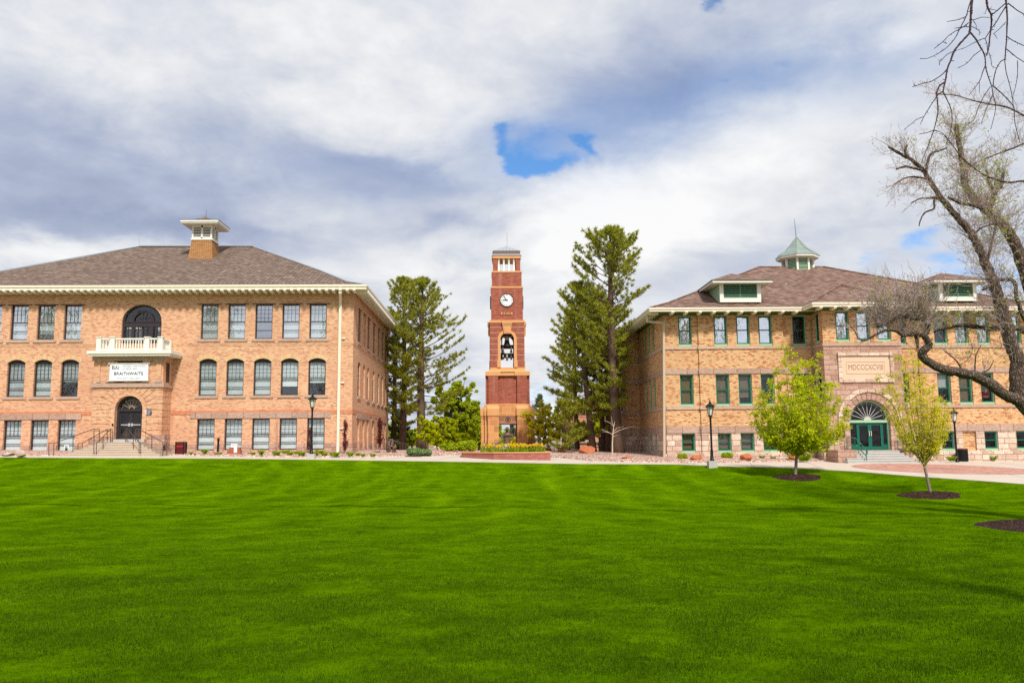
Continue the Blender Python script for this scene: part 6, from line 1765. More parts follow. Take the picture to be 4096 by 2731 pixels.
def monument(px0, px1, pyb, name, lines, label, flip):
    p = on_g((px0+px1)/2, pyb); y, z = p.y, p.z; u = lambda px: X_(px, 1800, y); s = (u(px1)-u(px0))
    t = thing('monument_sign', label, 'sign', (p.x, y, z)); x0 = u(px0)
    f = lambda a: x0+s*(1-a if flip else a)
    q = MB()
    def bx(a, b, z0, z1, d0, d1): 
        l, r_ = sorted((f(a), f(b))); q.box(l, y+d0, z+z0, r_, y+d1, z+z1)
    bx(0, 1, -.1, .155, -.35, .35); bx(.12, .88, .155, .365, -.18, .18); bx(.21, .83, .366, .575, -.179, .179)
    q.build('stone_block', M['red_stone'], t)
    q = MB(); l, r_ = sorted((f(.34), f(.69)));
    l2, r2_ = sorted((f(.51), f(.69)))
    q.box(l2, y-.21, z+.22, r2_, y+.1, z+.80); l3, r3_ = sorted((f(.34), f(.509))); q.box(l3, y-.209, z+.58, r3_, y+.1, z+.80); q.build('name_panel', M['sign_white'], t)
    for (txt, sz, xx, zz, mt_) in lines: text(txt, sz, (f(xx), y-.216, z+zz), mt_, t, sx=.9)
monument(904, 973, 1823, 'b', [('Braithwaite', .085, .54, .71, M['ink_red'])], 'low red sandstone sign with white panel below the grey shaded windows', False)
def old_main():
    pc = on_g(4065, 1836); y, z = pc.y, pc.z; u = lambda px: X_(px, 1800, y)
    t = thing('monument_sign', 'white panel reading Old Main on a stepped brown stone block', 'sign', (u(4072), y, z))
    Zp = lambda py: Z_(4070, py, y)
    q = MB(); q.box(u(4033), y-.15, z-.2, u(4041), y+.2, Zp(1811)); q.box(u(4041.2), y-.16, z-.2, u(4140), y+.25, Zp(1799)); q.box(u(4060), y-.5, z-.3, u(4160), y+.3, Zp(1824)); q.build('stone_block', M['red_stone'], t)
    q = MB(); q.box(u(4054), y-.22, Zp(1820), u(4084), y+.1, Zp(1787)); q.box(u(4084.2), y-.219, Zp(1799), u(4094), y+.1, Zp(1786.5)); q.build('name_panel', M['sign_white'], t)
    text('Old Main', .125, (u(4069), y-.226, Zp(1792)), M['ink_red'], t, sx=.9); text('Est. 1897', .06, (u(4071), y-.226, Zp(1801)), M['ink_gray'], t)
old_main()
# poster on the window ledge by the steps, info post by the right entrance
p = on_y(265, 1808, YL-.35); q = MB(); fr = front(YL-.35)
pw0, pw1, pz0, pz1 = X_(257, 1793, YL-.35), X_(274, 1793, YL-.35), Z_(265, 1808, YL-.35), Z_(265, 1779, YL-.35)
t = thing('poster_board', 'small white poster board with a dark portrait left of the steps', 'poster', ((pw0+pw1)/2, YL-.35, pz0))
q.fbox(fr, pw0, pw1, -.02, 0, pz0, pz1); q.bar(((pw0+pw1)/2, YL-.33, pz0), ((pw0+pw1)/2, YL-.2, 2.1), .03); q.build('board', M['sign_white'], t)
q = MB(); mm = (pw0+pw1)/2; hh = pz1-pz0
q.fbox(fr, pw0+.03, pw1-.03, 0, .004, pz0+.05*hh, pz0+.62*hh); q.build('picture', plain('print_green', (.16,.22,.16), .6), t)
q = MB(); q.prism(fr, [(mm-.10, pz0+.06*hh), (mm+.12, pz0+.06*hh), (mm+.10, pz0+.30*hh), (mm+.03, pz0+.36*hh), (mm-.04, pz0+.34*hh), (mm-.10, pz0+.26*hh)], .004, .008)
q.prism(fr, [(mm+.01+.045*math.cos(k*math.pi/5), pz0+.44*hh+.065*math.sin(k*math.pi/5)) for k in range(10)], .004, .009); q.build('portrait', M['frame_dark'], t)
q = MB()
for k in range(3): q.fbox(fr, pw0+.04, pw1-.04-.03*k, 0, .005, pz1-.09-.07*k, pz1-.05-.07*k)
q.build('print_lines', M['ink'], t)
p = on_g(3272, 1839); z1 = Z_(3272, 1790, p.y)
t = thing('info_post', 'dark post with a slanted information plate by the stone bay', 'sign', p)
q = MB(); q.box(p.x-.07, p.y-.05, p.z-.1, p.x+.07, p.y+.05, z1); q.build('post', M['black_metal'], t)
q = MB(); c_ = Vector((p.x-.02, p.y-.05, z1+.05)); q.add([c_+Vector(v) for v in ((-.28,-.2,-.06),(.28,-.2,-.06),(.28,.15,.08),(-.28,.15,.08),(-.28,-.2,-.02),(.28,-.2,-.02),(.28,.15,.12),(-.28,.15,.12))], [(0,3,2,1),(4,5,6,7),(0,1,5,4),(1,2,6,5),(2,3,7,6),(3,0,4,7)]); q.build('plate', M['bronze'], t)
q = MB(); p = on_g(3253, 1834); q.box(p.x-.06, p.y-.06, p.z-.1, p.x+.06, p.y+.06, Z_(3253, 1788, p.y)); o = q.build('wooden_post', plain('old_wood', (.24,.14,.11), .9), None, origin=p); props(o, 'short weathered wooden post left of the information plate', 'post')

# rails of the side stair of the left building
q_ = thing('handrail', 'dark brown sloping handrail behind the bronze figures', 'railing', (X_(1580, 1790, 66.0), 66.0, G(-9, 66)))
S = lambda zx, zy, Y: on_y(1500+zx/11.2, 1720+zy/11.2, Y)
rail(q_, [[S(370,380,64), S(560,380,64), S(1120,600,64), S(1130,980,64)], [S(425,860,64), S(425,380,64)], [S(580,600,64), S(580,390,64)]], M['rail_brown'], .03)
rail(q_, [[S(560,382,66.5), S(700,400,66.5), S(1290,602,66.5), S(1300,970,66.5)], [S(1290,604,66.5), S(1380,604,66.5), S(1380,960,66.5)], [S(1220,960,66.5), S(1220,600,66.5)]], M['rail_brown'], .03)

# ------------------------------------------------------------------ rocks
def rock(px, py, w, h, d, mat, label, seed, grp):
    r_ = random.Random(seed); p = on_g(px, py, gz); s_ = p.y/3300
    import bmesh
    bm = bmesh.new(); bmesh.ops.create_icosphere(bm, subdivisions=3, radius=1.0)
    pl_ = []
    for _ in range(13):
        v = Vector((r_.gauss(0,1), r_.gauss(0,1), r_.gauss(.2,.8))).normalized(); pl_.append((v, r_.uniform(.52, .9)))
    for v in bm.verts:
        for nrm, dd in pl_:
            t_ = v.co.dot(nrm)
            if t_ > dd: v.co -= nrm*(t_-dd)
        v.co += Vector((r_.uniform(-1,1), r_.uniform(-1,1), r_.uniform(-1,1)))*.012
    for v in bm.verts: v.co = Vector((v.co.x*w*s_/2*1.12, v.co.y*d/2, v.co.z*h*s_*.62+h*s_*.36))
    me = bpy.data.meshes.new('boulder'); bm.to_mesh(me); bm.free(); me.materials.append(M[mat])
    o = link('boulder', me, None, p); o.rotation_euler = (0, r_.uniform(-.12,.12), r_.uniform(-.3,.3)); props(o, label, 'boulder', grp)
RG = 'sandstone boulders in the gravel beds'
rock(84, 1822, 36, 26, .5, 'boulder_pink', 'tall pale pink boulder beneath the leftmost basement windows', 1, RG)
rock(34, 1823, 62, 13, .4, 'boulder_pink', 'low flat white boulder left of the tall pale pink one', 2, RG)
rock(2352, 1815, 66, 34, 1.3, 'boulder', 'largest orange boulder under the pines right of the planter', 3, RG)
rock(2505, 1835, 52, 12, .5, 'boulder', 'flat orange slab of rock in front of the tall pine trunk', 4, RG)
rock(2250, 1808, 44, 24, .8, 'boulder', 'round orange boulder behind the little pine', 5, RG)
rock(2196, 1803, 30, 10, .5, 'boulder', 'low orange rock between planter and little pine', 6, RG)
rock(2154, 1803, 40, 9, .5, 'boulder', 'low orange rock just behind the right end of the planter', 7, RG)
rock(2300, 1806, 38, 14, .6, 'boulder_pink', 'dull pink low rock left of the largest pine boulder', 8, RG)
rock(2784, 1839, 60, 28, .9, 'boulder', 'orange boulder right of the first round green shrub', 9, RG)
rock(2986, 1839, 56, 26, .8, 'boulder', 'angular orange boulder right of the second round green shrub', 10, RG)
rock(3168, 1838, 38, 24, .7, 'boulder', 'orange boulder behind the bushy lime tree trunk', 12, RG)
rock(3770, 1829, 66, 20, .8, 'boulder', 'orange boulder right of the entrance steps, left of the bin', 13, RG)
rock(3826, 1818, 26, 20, .6, 'boulder', 'small upright orange boulder close behind the lamp post', 14, RG)
rock(3912, 1818, 42, 18, .7, 'boulder', 'bright orange boulder under the right basement windows', 15, RG)
rock(3987, 1836, 92, 34, 1.2, 'boulder', 'wide pink orange boulder left of the Old Main sign', 16, RG)
rock(3934, 1835, 32, 9, .4, 'boulder', 'small flat orange rock left of the wide boulder', 17, RG)
rock(1762, 1801, 36, 18, .8, 'boulder_pink', 'pink slab boulder left of the shrub mound by the tower', 18, RG)

# ------------------------------------------------------------------ small plants
def blades(center, n, h, spread, wd, rngseed, lean=.6):
    r_ = np.random.default_rng(rngseed); out = []
    a = r_.random(n)*2*np.pi; rr = np.sqrt(r_.random(n))*spread*.45
    bx_, by_ = center[0]+rr*np.cos(a), center[1]+rr*np.sin(a)
    hh = h*(.6+.4*r_.random(n)); l = hh*lean*(.3+r_.random(n)*.7)*(.3+rr/spread*2)
    dx, dy = -np.sin(a)*wd, np.cos(a)*wd
    z = np.full(n, center[2])
    m1x, m1y = bx_+np.cos(a)*l*.4, by_+np.sin(a)*l*.4; tx, ty = bx_+np.cos(a)*l, by_+np.sin(a)*l
    q = np.stack([np.stack([bx_-dx,by_-dy,z],1), np.stack([bx_+dx,by_+dy,z],1), np.stack([m1x+dx,m1y+dy,z+hh*.65],1), np.stack([tx,ty,z+hh*.95],1)],1)
    return q.reshape(-1, 3)
def clump(px, py, w, h, label, mat='leaf_grass', n=150, grp='green grass clumps in the gravel beds'):
    p = on_g(px, py, gz); s_ = p.y/3300
    v = blades((p.x, p.y, p.z-.02), n, h*s_*1.12, w*s_*.75, .016, int(px*7+py), .8)
    o = np_mesh('grass_clump', v, 4, M[mat], None, (p.x, p.y, p.z)); props(o, label, 'grass clump', grp)
Z4 = lambda x, y: (750+x/2.613, 1450+y/2.613)
for (zx, zy, w, h, lb_) in (
    (35,958,9,12,'tiny grass clump right of the dark red bin'), (75,962,8,6,'lowest tiny grass tuft between bin and tall grass'), (180,952,11,20,'narrow upright grass clump left of the bollard light'),
    (298,955,14,8,'low dark tuft just left of the bollard foot'), (338,955,18,9,'low dark tuft just right of the bollard foot'), (650,955,14,8,'left one of two low tufts right of the red stone sign'),
    (685,960,16,11,'right one of two low tufts right of the red stone sign'), (768,962,10,20,'narrow grass clump between red stone sign and staked sapling'), (778,974,9,5,'tiny tuft at the foot of the narrow clump'),
    (930,966,30,18,'large round grass clump below the bare staked sapling'), (1025,955,24,18,'grass clump right behind another, third from the staked sapling'), (1068,966,24,15,'grass clump in front of the pair right of the staked sapling'),
    (1145,958,22,15,'grass clump left in the pair left of the lamp block'), (1192,970,26,18,'grass clump nearest the lamp block on its left'), (1335,970,22,16,'grass clump nearest the lamp block on its right'),
    (1388,958,24,20,'tallest grass clump right of the lamp block'), (1430,970,20,14,'grass clump at the right end of the lamp trio'), (1512,968,16,13,'small clump left of the pair below the downpipe'),
    (1550,975,24,18,'grass clump directly left of the white downpipe foot'), (1703,975,22,18,'grass clump right of the first red columnar tree'), (1780,968,18,11,'low grass clump below the building corner'),
    (1832,980,14,13,'small bright grass clump right of the building corner'), (1940,980,20,13,'grass clump left of the second red columnar tree')):
    clump(*Z4(zx, zy), w, h, lb_)
clump(3217, 1842, 46, 30, 'arching daylily clump right of the lime tree trunk', n=260)
clump(3806, 1842, 24, 20, 'bright green clump left of the black bin'); clump(3972, 1838, 22, 18, 'green clump in front of the wide pink boulder'); clump(3884, 1836, 16, 8, 'low tuft right of the black bin')
clump(3048, 1834, 18, 16, 'dry brownish tuft under the stone basement wall', 'leaf_sage', 60); clump(3092, 1835, 20, 12, 'second dry tuft nearer the lime tree', 'leaf_sage', 60)

def leaf_cloud(rng, centers, radii, n, size, flat=.0, shell=.55):
    """leaf quads in a set of ellipsoid lobes"""
    c = np.array(centers); r = np.array(radii); vol = (r[:,0]*r[:,1]*r[:,2]); w = vol/vol.sum()
    k = rng.choice(len(c), n, p=w)
    d = rng.normal(size=(n,3)); d /= np.linalg.norm(d, axis=1)[:,None]
    rad = shell+(1-shell)*rng.random(n)**.7; inner = rng.random(n) < .25; rad[inner] *= rng.random(inner.sum())
    p = c[k]+d*rad[:,None]*r[k]
    return leaf_quads(rng, p, size)
def leaf_quads(rng, p, size):
    n = len(p); s = size*(.6+.8*rng.random(n))
    a = rng.normal(size=(n,3)); a /= np.linalg.norm(a, axis=1)[:,None]
    b = np.cross(a, rng.normal(size=(n,3))); b /= np.linalg.norm(b, axis=1)[:,None]
    A, B = a*s[:,None], b*(s*.55)[:,None]
    return np.stack([p-A, p+B*.9, p+A, p-B*.9], 1).reshape(-1, 3)
def shrub(px, py, w, h, mat, label, n, size=.05, seed=0, grp='round green shrubs in the gravel beds', d=None, name='shrub', hfun=gz):
    p = on_g(px, py, hfun); s_ = p.y/3300; W_, H_ = w*s_, h*s_; rg = np.random.default_rng(seed+int(px))
    cs, rs = [], []
    for k in range(9):
        cs.append((p.x+rg.uniform(-.32,.32)*W_, p.y+rg.uniform(-.25,.25)*(d or W_), p.z+H_*rg.uniform(.3,.6))); rs.append((W_*rg.uniform(.2,.3), (d or W_)*rg.uniform(.2,.3), H_*rg.uniform(.3,.42)))
    t = thing(name, label, 'shrub', (p.x, p.y, p.z), grp)
    np_mesh('foliage', leaf_cloud(rg, cs, rs, n, size), 4, M[mat], t)
    q = MB()
    for c in cs: q.tube([(p.x, p.y, p.z-.1), ((p.x+c[0])/2, (p.y+c[1])/2, p.z+H_*.2), c], [.03,.02,.008], 4)
    q.build('stem', M['bark_young'], t)
shrub(2731, 1836, 48, 24, 'leaf_green', 'round green shrub nearest the downpipe of the right building', 2200, .045)
shrub(2905, 1833, 52, 27, 'leaf_green', 'round green shrub in front of the third basement window', 2400, .045)
shrub(1655, 1820, 70, 32, 'leaf_sage', 'sage green mounded shrub right of the bronze figures', 3200, .06, grp='sage shrubs beside the walk')
shrub(1708, 1818, 54, 26, 'leaf_sage', 'greyer sage shrub, right one of the joined pair', 2600, .06, grp='sage shrubs beside the walk')
shrub(1800, 1806, 76, 38, 'leaf_green', 'leafy mound shrub under the distant lamp post', 4200, .09, grp='leafy shrubs left of the tower')
shrub(1868, 1806, 80, 46, 'leaf_green', 'leafy mound shrub close beside the tower foot', 4200, .09, grp='leafy shrubs left of the tower')
shrub(2282, 1800, 56, 30, 'spruce', 'dark low juniper behind the largest orange boulder', 2500, .07, grp='leafy shrubs right of the tower')
# ------------------------------------------------------------------ trees
def pine(label, base, top, prof, rt, seed, dens=1.0, crown0=.15, mat='needles', grp='tall pines between the buildings', needle=.30, cat='pine tree', up=1.0):
    """prof: list of (fraction of height, radius left, radius right)"""
    rg = random.Random(seed); nr = np.random.default_rng(seed)
    base, top = Vector(base), Vector(top); Ht = (top-base).length; ax = (top-base).normalized()
    t = thing('pine_tree', label, cat, base, grp)
    q = MB(); n = 14
    bend = Vector((rg.uniform(-.2,.2), rg.uniform(-.2,.2), 0))
    def tp(f): return base.lerp(top, f)+bend*math.sin(f*math.pi)
    q.tube([tp(i/n)-(Vector((0,0,.25)) if i == 0 else Vector((0,0,0))) for i in range(n+1)], [rt*(1.25 if i == 0 else 1)*(1-i/n)**.75+.02 for i in range(n+1)], 9)
    fr = [p[0] for p in prof][::-1]; L_ = [p[1] for p in prof][::-1]; R2 = [p[2] for p in prof][::-1]
    P, D, S = [], [], []
    h = crown0*Ht
    while h < Ht*.985:
        k = rg.choice((3,4,4)) if h/Ht > .5 else rg.choice((3,4,5))
        a0 = rg.uniform(0, 6.28); h0 = h
        for j in range(k):
            h = min(Ht*.985, h0+rg.uniform(0, .55)); f = h/Ht
            az = a0+6.283*j/k+rg.uniform(-.4,.4)
            c = (math.cos(az)+1)/2; R = float(np.interp(f, fr, L_))*(1-c)+float(np.interp(f, fr, R2))*c
            R *= rg.uniform(.72, 1.12)
            if R < .12: R = .12
            el = (-.12+.95*f**1.3)*up+rg.uniform(-.15,.2)
            R = min(R, (Ht-h)*.62+.22)
            el = min(el, math.atan2(max(.05, (Ht-h)*.55), max(R, .2)))
            o = tp(f); dr = Vector((math.cos(az)*math.cos(el), math.sin(az)*math.cos(el), math.sin(el))); 
            Lb = R/max(.35, math.cos(el)); m = max(4, int(Lb/.45)+2)
            pts = []; 
            for i in range(m+1):
                g = i/m; pts.append(o+dr*Lb*g+Vector((0,0,-.10*Lb*math.sin(g*math.pi)*(1-f)+.22*Lb*g*g*.5)))
            rb = min(.085, .016+.012*Lb)
            q.tube(pts, [rb*(1-.8*i/m) for i in range(m+1)], 4, cap=False)
            st = max(1, int(m*.42))
            for i in range(st, m+1):
                d = (pts[min(i+1,m)]-pts[i-1]).normalized(); g = i/m
                if i == m:
                    P.append(pts[i]); D.append(d); S.append(1.0)
                for s_ in (-1, 1):
                    if rg.random() > .80*dens: continue
                    sd = (d*.75+Vector((-d.y, d.x, 0))*s_*rg.uniform(.5,1.0)+Vector((0,0,rg.uniform(-.05,.45)))).normalized()
                    ls = rg.uniform(.35,1.0)*(1.15-.6*g)*min(1.2, Lb*.40+.06)
                    ls *= 1.25; e = pts[i]+sd*ls; q.tube([pts[i], e], [.014,.008], 3, cap=False)
                    P.append(e); D.append((sd+Vector((0,0,.35))).normalized()); S.append(rg.uniform(.8,1.1))
                    if ls > .45 and rg.random() < .8*dens: P.append(pts[i]+sd*ls*.55); D.append((sd+Vector((0,0,.4))).normalized()); S.append(.8)
        h = h0+rg.uniform(.36, .62)*(.75+.5*(1-f))
    P.append(tp(1.0)); D.append(Vector((0,0,1))); S.append(1.2)
    q.build('trunk', M['bark_pine'], t, True)
    P = np.array(P); D = np.array(D); S = np.array(S); nn = 26; N = len(P)
    Pn = np.repeat(P, nn, 0); Dn = np.repeat(D, nn, 0); Sn = np.repeat(S, nn)
    r = nr.normal(size=(N*nn, 3)); r /= np.linalg.norm(r, axis=1)[:,None]
    v = Dn*.45+r*.95; v /= np.linalg.norm(v, axis=1)[:,None]
    ln = needle*Sn*(.65+.5*nr.random(N*nn)); sd = np.cross(v, nr.normal(size=v.shape)); sd /= np.linalg.norm(sd, axis=1)[:,None]
    wd = .030
    b = Pn-Dn*(nr.random(N*nn)*.16)[:,None]
    tri = np.stack([b-sd*wd, b+sd*wd, b+v*ln[:,None]], 1)
    np_mesh('crown', tri.reshape(-1,3), 3, M[mat], t)
def at(px, py, Y): return on_y(px, py, Y)
def gbase(px, Y): p = on_y(px, 1790, Y); return Vector((p.x, Y, G(p.x, Y)))
def pine_px(label, pxb, pxt, pyt, Y, prof_px, rt, seed, **kw):
    b = gbase(pxb, Y); tp_ = on_y(pxt, pyt, Y); H_ = tp_.z-b.z; s_ = Y/3300
    prof = []
    for (py, l, r) in prof_px:
        z = on_y(pxt, py, Y).z; prof.append(((z-b.z)/H_, l*s_, r*s_))
    pine(label, b, tp_, prof, rt, seed, **kw)
pine_px('tall pine with long right hand boughs, second from the left building', 1686, 1692, 1112, 74, [(1112,6,6),(1142,26,26),(1213,60,66),(1261,76,84),(1290,85,122),(1354,95,138),(1430,105,176),(1495,105,172),(1565,95,160),(1640,70,110),(1690,30,40)], .42, 21, crown0=.19, dens=.95)
pine_px('narrower tall pine right against the left building eaves', 1609, 1611, 1110, 78, [(1110,6,6),(1150,34,36),(1200,54,60),(1300,66,72),(1400,85,85),(1500,95,85),(1620,80,70),(1700,40,40)], .34, 22, crown0=.15, dens=.95)
pine_px('darker pine half hidden behind the left building corner', 1572, 1570, 1250, 84, [(1250,10,10),(1320,40,40),(1450,70,64),(1600,80,70),(1740,70,66),(1780,40,40)], .3, 23, crown0=.04, mat='needles_dark', dens=.9)
RP = [(910,6,6),(930,28,26),(955,66,72),(1005,92,112),(1060,130,116),(1110,150,140),(1171,176,170),(1215,176,160),(1262,170,104),(1340,150,70),(1420,140,66),(1519,100,58),(1613,60,66),(1680,40,30)]
pine_px('tallest pine, standing beside the right building corner', 2471, 2441, 908, 61.0, RP, .44, 31, crown0=.20)
pine_px('leaning pine with a broad low crown left of the tallest pine', 2374, 2318, 1130, 63.5, [(1130,8,8),(1180,56,50),(1270,92,80),(1370,108,90),(1450,124,110),(1526,142,120),(1600,140,100),(1680,130,80),(1740,90,60)], .26, 32, crown0=.12, dens=1.1)
pine_px('slim dark trunked pine between two thicker trunks', 2415, 2385, 1170, 66.0, [(1170,8,8),(1240,50,50),(1340,80,76),(1450,96,80),(1560,100,70),(1640,70,50)], .22, 33, crown0=.22, mat='needles_dark')
pine_px('thick dark trunked pine behind the tallest pine', 2438, 2424, 1220, 64.5, [(1220,8,8),(1290,50,60),(1400,80,80),(1500,90,70),(1570,60,40)], .32, 34, crown0=.32, mat='needles')
pine_px('bushy pine filling the left edge of the right hand group', 2310, 2300, 1235, 67.0, [(1235,8,8),(1290,40,40),(1380,76,70),(1480,104,90),(1560,112,100),(1640,110,90),(1720,90,70),(1760,50,50)], .2, 39, crown0=.06)
pine_px('little pine beside the round orange boulder', 2255, 2262, 1600, 60.5, [(1600,10,10),(1650,44,44),(1700,62,60),(1750,66,58),(1780,50,40)], .09, 35, crown0=.12, dens=1.15, needle=.22)
pine_px('dark spruce far behind the right end of the planter', 2158, 2160, 1580, 96, [(1580,3,3),(1640,22,22),(1700,40,40),(1785,52,52)], .2, 36, crown0=.03, mat='spruce', cat='spruce tree')
pine_px('grey green spruce seen through the tower opening', 2052, 2050, 1690, 105, [(1690,2,2),(1730,14,14),(1790,24,24)], .16, 37, crown0=.03, mat='spruce', cat='spruce tree')
pine_px('grey green spruce seen behind the bronze figures', 1592, 1594, 1640, 92, [(1640,3,3),(1690,24,24),(1740,38,38),(1785,46,46)], .2, 38, crown0=.03, mat='spruce', cat='spruce tree')

for i_, (x_, y_, h_) in enumerate(((-72,-18,25), (-47,-22,27), (-25,-20,24), (33,-20,26), (53,-24,28), (75,-18,25))):
    pine('pine standing behind the viewer, %s mirrored in the window panes' % ('tall and' if h_ > 25 else 'lower and'), (x_, y_, H(x_, y_)), (x_+.4, y_, H(x_, y_)+h_), [(1.0,.2,.2),(.8,2.6,2.5),(.5,4.8,5.0),(.25,5.2,5.2),(.1,3.0,3.0)], .4, 300+i_, dens=.5, needle=.5)
def broadleaf(label, pxb, Y, lobes, n, size, mat, seed, rt, grp=None, fork=None, cat='tree'):
    """lobes in pixels (x, y, rx, ry)"""
    s_ = Y/3300; b = gbase(pxb, Y); rg = np.random.default_rng(seed); rd = random.Random(seed)
    t = thing('leafy_tree', label, cat, b, grp); cs, rs = [], []
    for (x, y, a, c) in lobes:
        p = on_y(x, y, Y+rd.uniform(-1,1)*a*s_*.6); cs.append(tuple(p)); rs.append((a*s_, a*s_, c*s_))
    c2, r2 = [], []
    for c, r in zip(cs, rs):                 # break each mass into leafy clumps with gaps between
        for _ in range(34):
            d = rg.normal(size=3); d /= np.linalg.norm(d); f = .3+.85*rg.random()
            c2.append(tuple(np.array(c)+d*np.array(r)*f)); r2.append(tuple(np.array(r)*rg.uniform(.10,.26)))
    np_mesh('crown', leaf_cloud(rg, c2, r2, n, size, shell=.3), 4, M[mat], t)
    q = MB(); zf = b.z+(min(c[2] for c in cs)-b.z)*.7; f = Vector((b.x, b.y, zf))
    q.tube([b-Vector((0,0,.2)), b.lerp(f, .5)+Vector((rd.uniform(-.1,.1),0,0)), f], [rt*1.2, rt, rt*.85], 8)
    for c in cs:
        c = Vector(c); q.tube([f-Vector((0,0,.1)), f.lerp(c, .5)+Vector((rd.uniform(-.3,.3), rd.uniform(-.3,.3), .2)), c], [rt*.6, rt*.35, rt*.1], 6)
    for c, r in zip(c2, r2):
        k = min(range(len(cs)), key=lambda i: (Vector(cs[i])-Vector(c)).length); q.tube([Vector(cs[k]), Vector(c)], [rt*.12, .01], 3, cap=False)
    q.build('trunk', M['bark_pine'], t, True)
    return t
BG = 'leafy trees behind the tower'
broadleaf('large green tree with a heavy forked limb left of the tower', 1800, 92, [(1800,1600,64,64),(1850,1565,50,50),(1850,1645,66,62),(1780,1690,54,50),(1865,1725,62,52),(1800,1755,66,42),(1885,1660,40,50)], 26000, .16, 'leaf_green', 41, .45, BG)
broadleaf('yellow green tree close behind the left side of the tower', 1890, 98, [(1880,1640,46,42),(1895,1700,52,52),(1885,1755,56,42),(1925,1745,44,50),(1915,1675,36,44)], 17000, .16, 'leaf_green', 42, .25, BG)
broadleaf('small lime tree with thin stem below the second pine', 1710, 71, [(1690,1690,26,30),(1716,1712,36,36),(1690,1745,32,26),(1735,1745,30,26)], 3600, .10, 'leaf_lime', 43, .06, BG)
broadleaf('dark green undergrowth tree behind the two left pines', 1650, 88, [(1630,1740,40,40),(1665,1760,40,34),(1600,1765,36,36)], 6000, .12, 'leaf_green', 44, .1, BG)
broadleaf('golden green tree right of the tower with boughs before its pier', 2178, 70.5, [(2180,1640,34,34),(2165,1690,48,44),(2205,1710,40,40),(2150,1730,40,22),(2195,1755,36,34),(2120,1655,34,12),(2100,1662,26,7),(2128,1700,30,12),(2230,1670,30,50),(2240,1730,34,40)], 11000, .095, 'leaf_gold', 45, .08, BG)
broadleaf('bright lime tree glowing behind the dark pine trunks', 2400, 84, [(2390,1690,40,40),(2420,1720,40,40),(2370,1730,34,30),(2455,1700,26,40)], 5000, .13, 'leaf_lime', 46, .12, BG)
broadleaf('green tree filling the left of the tower opening', 1990, 112, [(1985,1715,26,30),(1978,1760,36,40)], 3800, .16, 'leaf_green', 47, .2, BG)
broadleaf('pale yellow green bush seen right of the hatted statue', 2055, 90, [(2055,1768,18,24),(2048,1780,16,16)], 1800, .10, 'leaf_gold', 48, .05, BG, cat='bush')
broadleaf('dark red leaved bush left of the distant lamp post', 1760, 86, [(1760,1750,16,30),(1770,1770,14,20)], 1600, .10, 'leaf_red', 49, .06, BG, cat='bush')
# red columnar trees and saplings along the left building
def column(px, pyb, pyt, w, label, seed, thin=1.0):
    p = on_g(px, pyb, gz); s_ = p.y/3300; H_ = Z_(px, pyt, p.y)-p.z; rg = np.random.default_rng(seed); rd = random.Random(seed)
    t = thing('columnar_tree', label, 'tree', p, 'slim red leaved trees by the left building'); q = MB(); L = []
    top = Vector((p.x+rd.uniform(-.05,.05), p.y, p.z+H_))
    q.tube([p-Vector((0,0,.1)), p.lerp(top,.5), top], [.035,.022,.006], 5)
    k = int(30*thin)
    for i in range(k):
        f = rd.uniform(.08,.9); az = rd.uniform(0,6.28); r = w*s_/2*(1.15-f*.95)*rd.uniform(.4,1.0)
        a = p.lerp(top, f*.8); e = a+Vector((math.cos(az)*r, math.sin(az)*r, H_*(.12+.1*(1-f)))); q.tube([a, e], [.008,.004], 3, cap=False)
        m = int(26*thin); tt = rg.random(m); pts = np.array(a)[None]+(np.array(e)-np.array(a))[None]*tt[:,None]+rg.normal(size=(m,3))*.05; L.append(pts)
    q.build('trunk', M['bark_young'], t); np_mesh('crown', leaf_quads(rg, np.concatenate(L), .055), 4, M['leaf_red'], t)
column(1241, 1812, 1694, 30, 'slim red tree hidden behind the left lamp post', 51, .8)
column(1378, 1817, 1652, 34, 'slim red tree just right of the white downpipe', 52)
column(1518, 1812, 1640, 34, 'dense slim red tree left of the bronze figures', 53, 1.35)
def sapling(px, pyb, pyt, label, seed, mat, br, n, spread, stake=None):
    p = on_g(px, pyb, gz); H_ = Z_(px, pyt, p.y)-p.z; rd = random.Random(seed); top = p+Vector((0,0,H_))
    t = thing('sapling', label, 'sapling', p); q = MB(); q.tube([p-Vector((0,0,.1)), p.lerp(top,.5)+Vector((.03,0,0)), top], [br, br*.7, br*.2], 6)
    for i in range(n):
        f = rd.uniform(.2,.8); az = rd.uniform(0,6.28); a = p.lerp(top, f); l = spread*rd.uniform(.5,1)
        e = a+Vector((math.cos(az)*l*.5, math.sin(az)*l*.4, l)); q.tube([a, a.lerp(e,.5)+Vector((0,0,-.05)), e], [br*.4, br*.25, .004], 4, cap=False)
    q.build('trunk', M[mat], t)
    if stake:
        for j, (sx, sy) in enumerate(stake):
            b = on_g(sx, sy, gz); q = MB(); q.tube([b-Vector((0,0,.1)), (b.x, b.y, Z_(sx, 1732, b.y))], .025, 6); q.tube([(b.x, b.y, b.z+1.0), (p.x, p.y, p.z+1.0)], .008, 4); q.build('stake', plain('stake_wood', (.40,.27,.17), .9), t)
sapling(1106, 1812, 1675, 'bare staked sapling in front of the shaded basement windows', 61, 'bark_young', .022, 9, .7, [(1079,1812)])
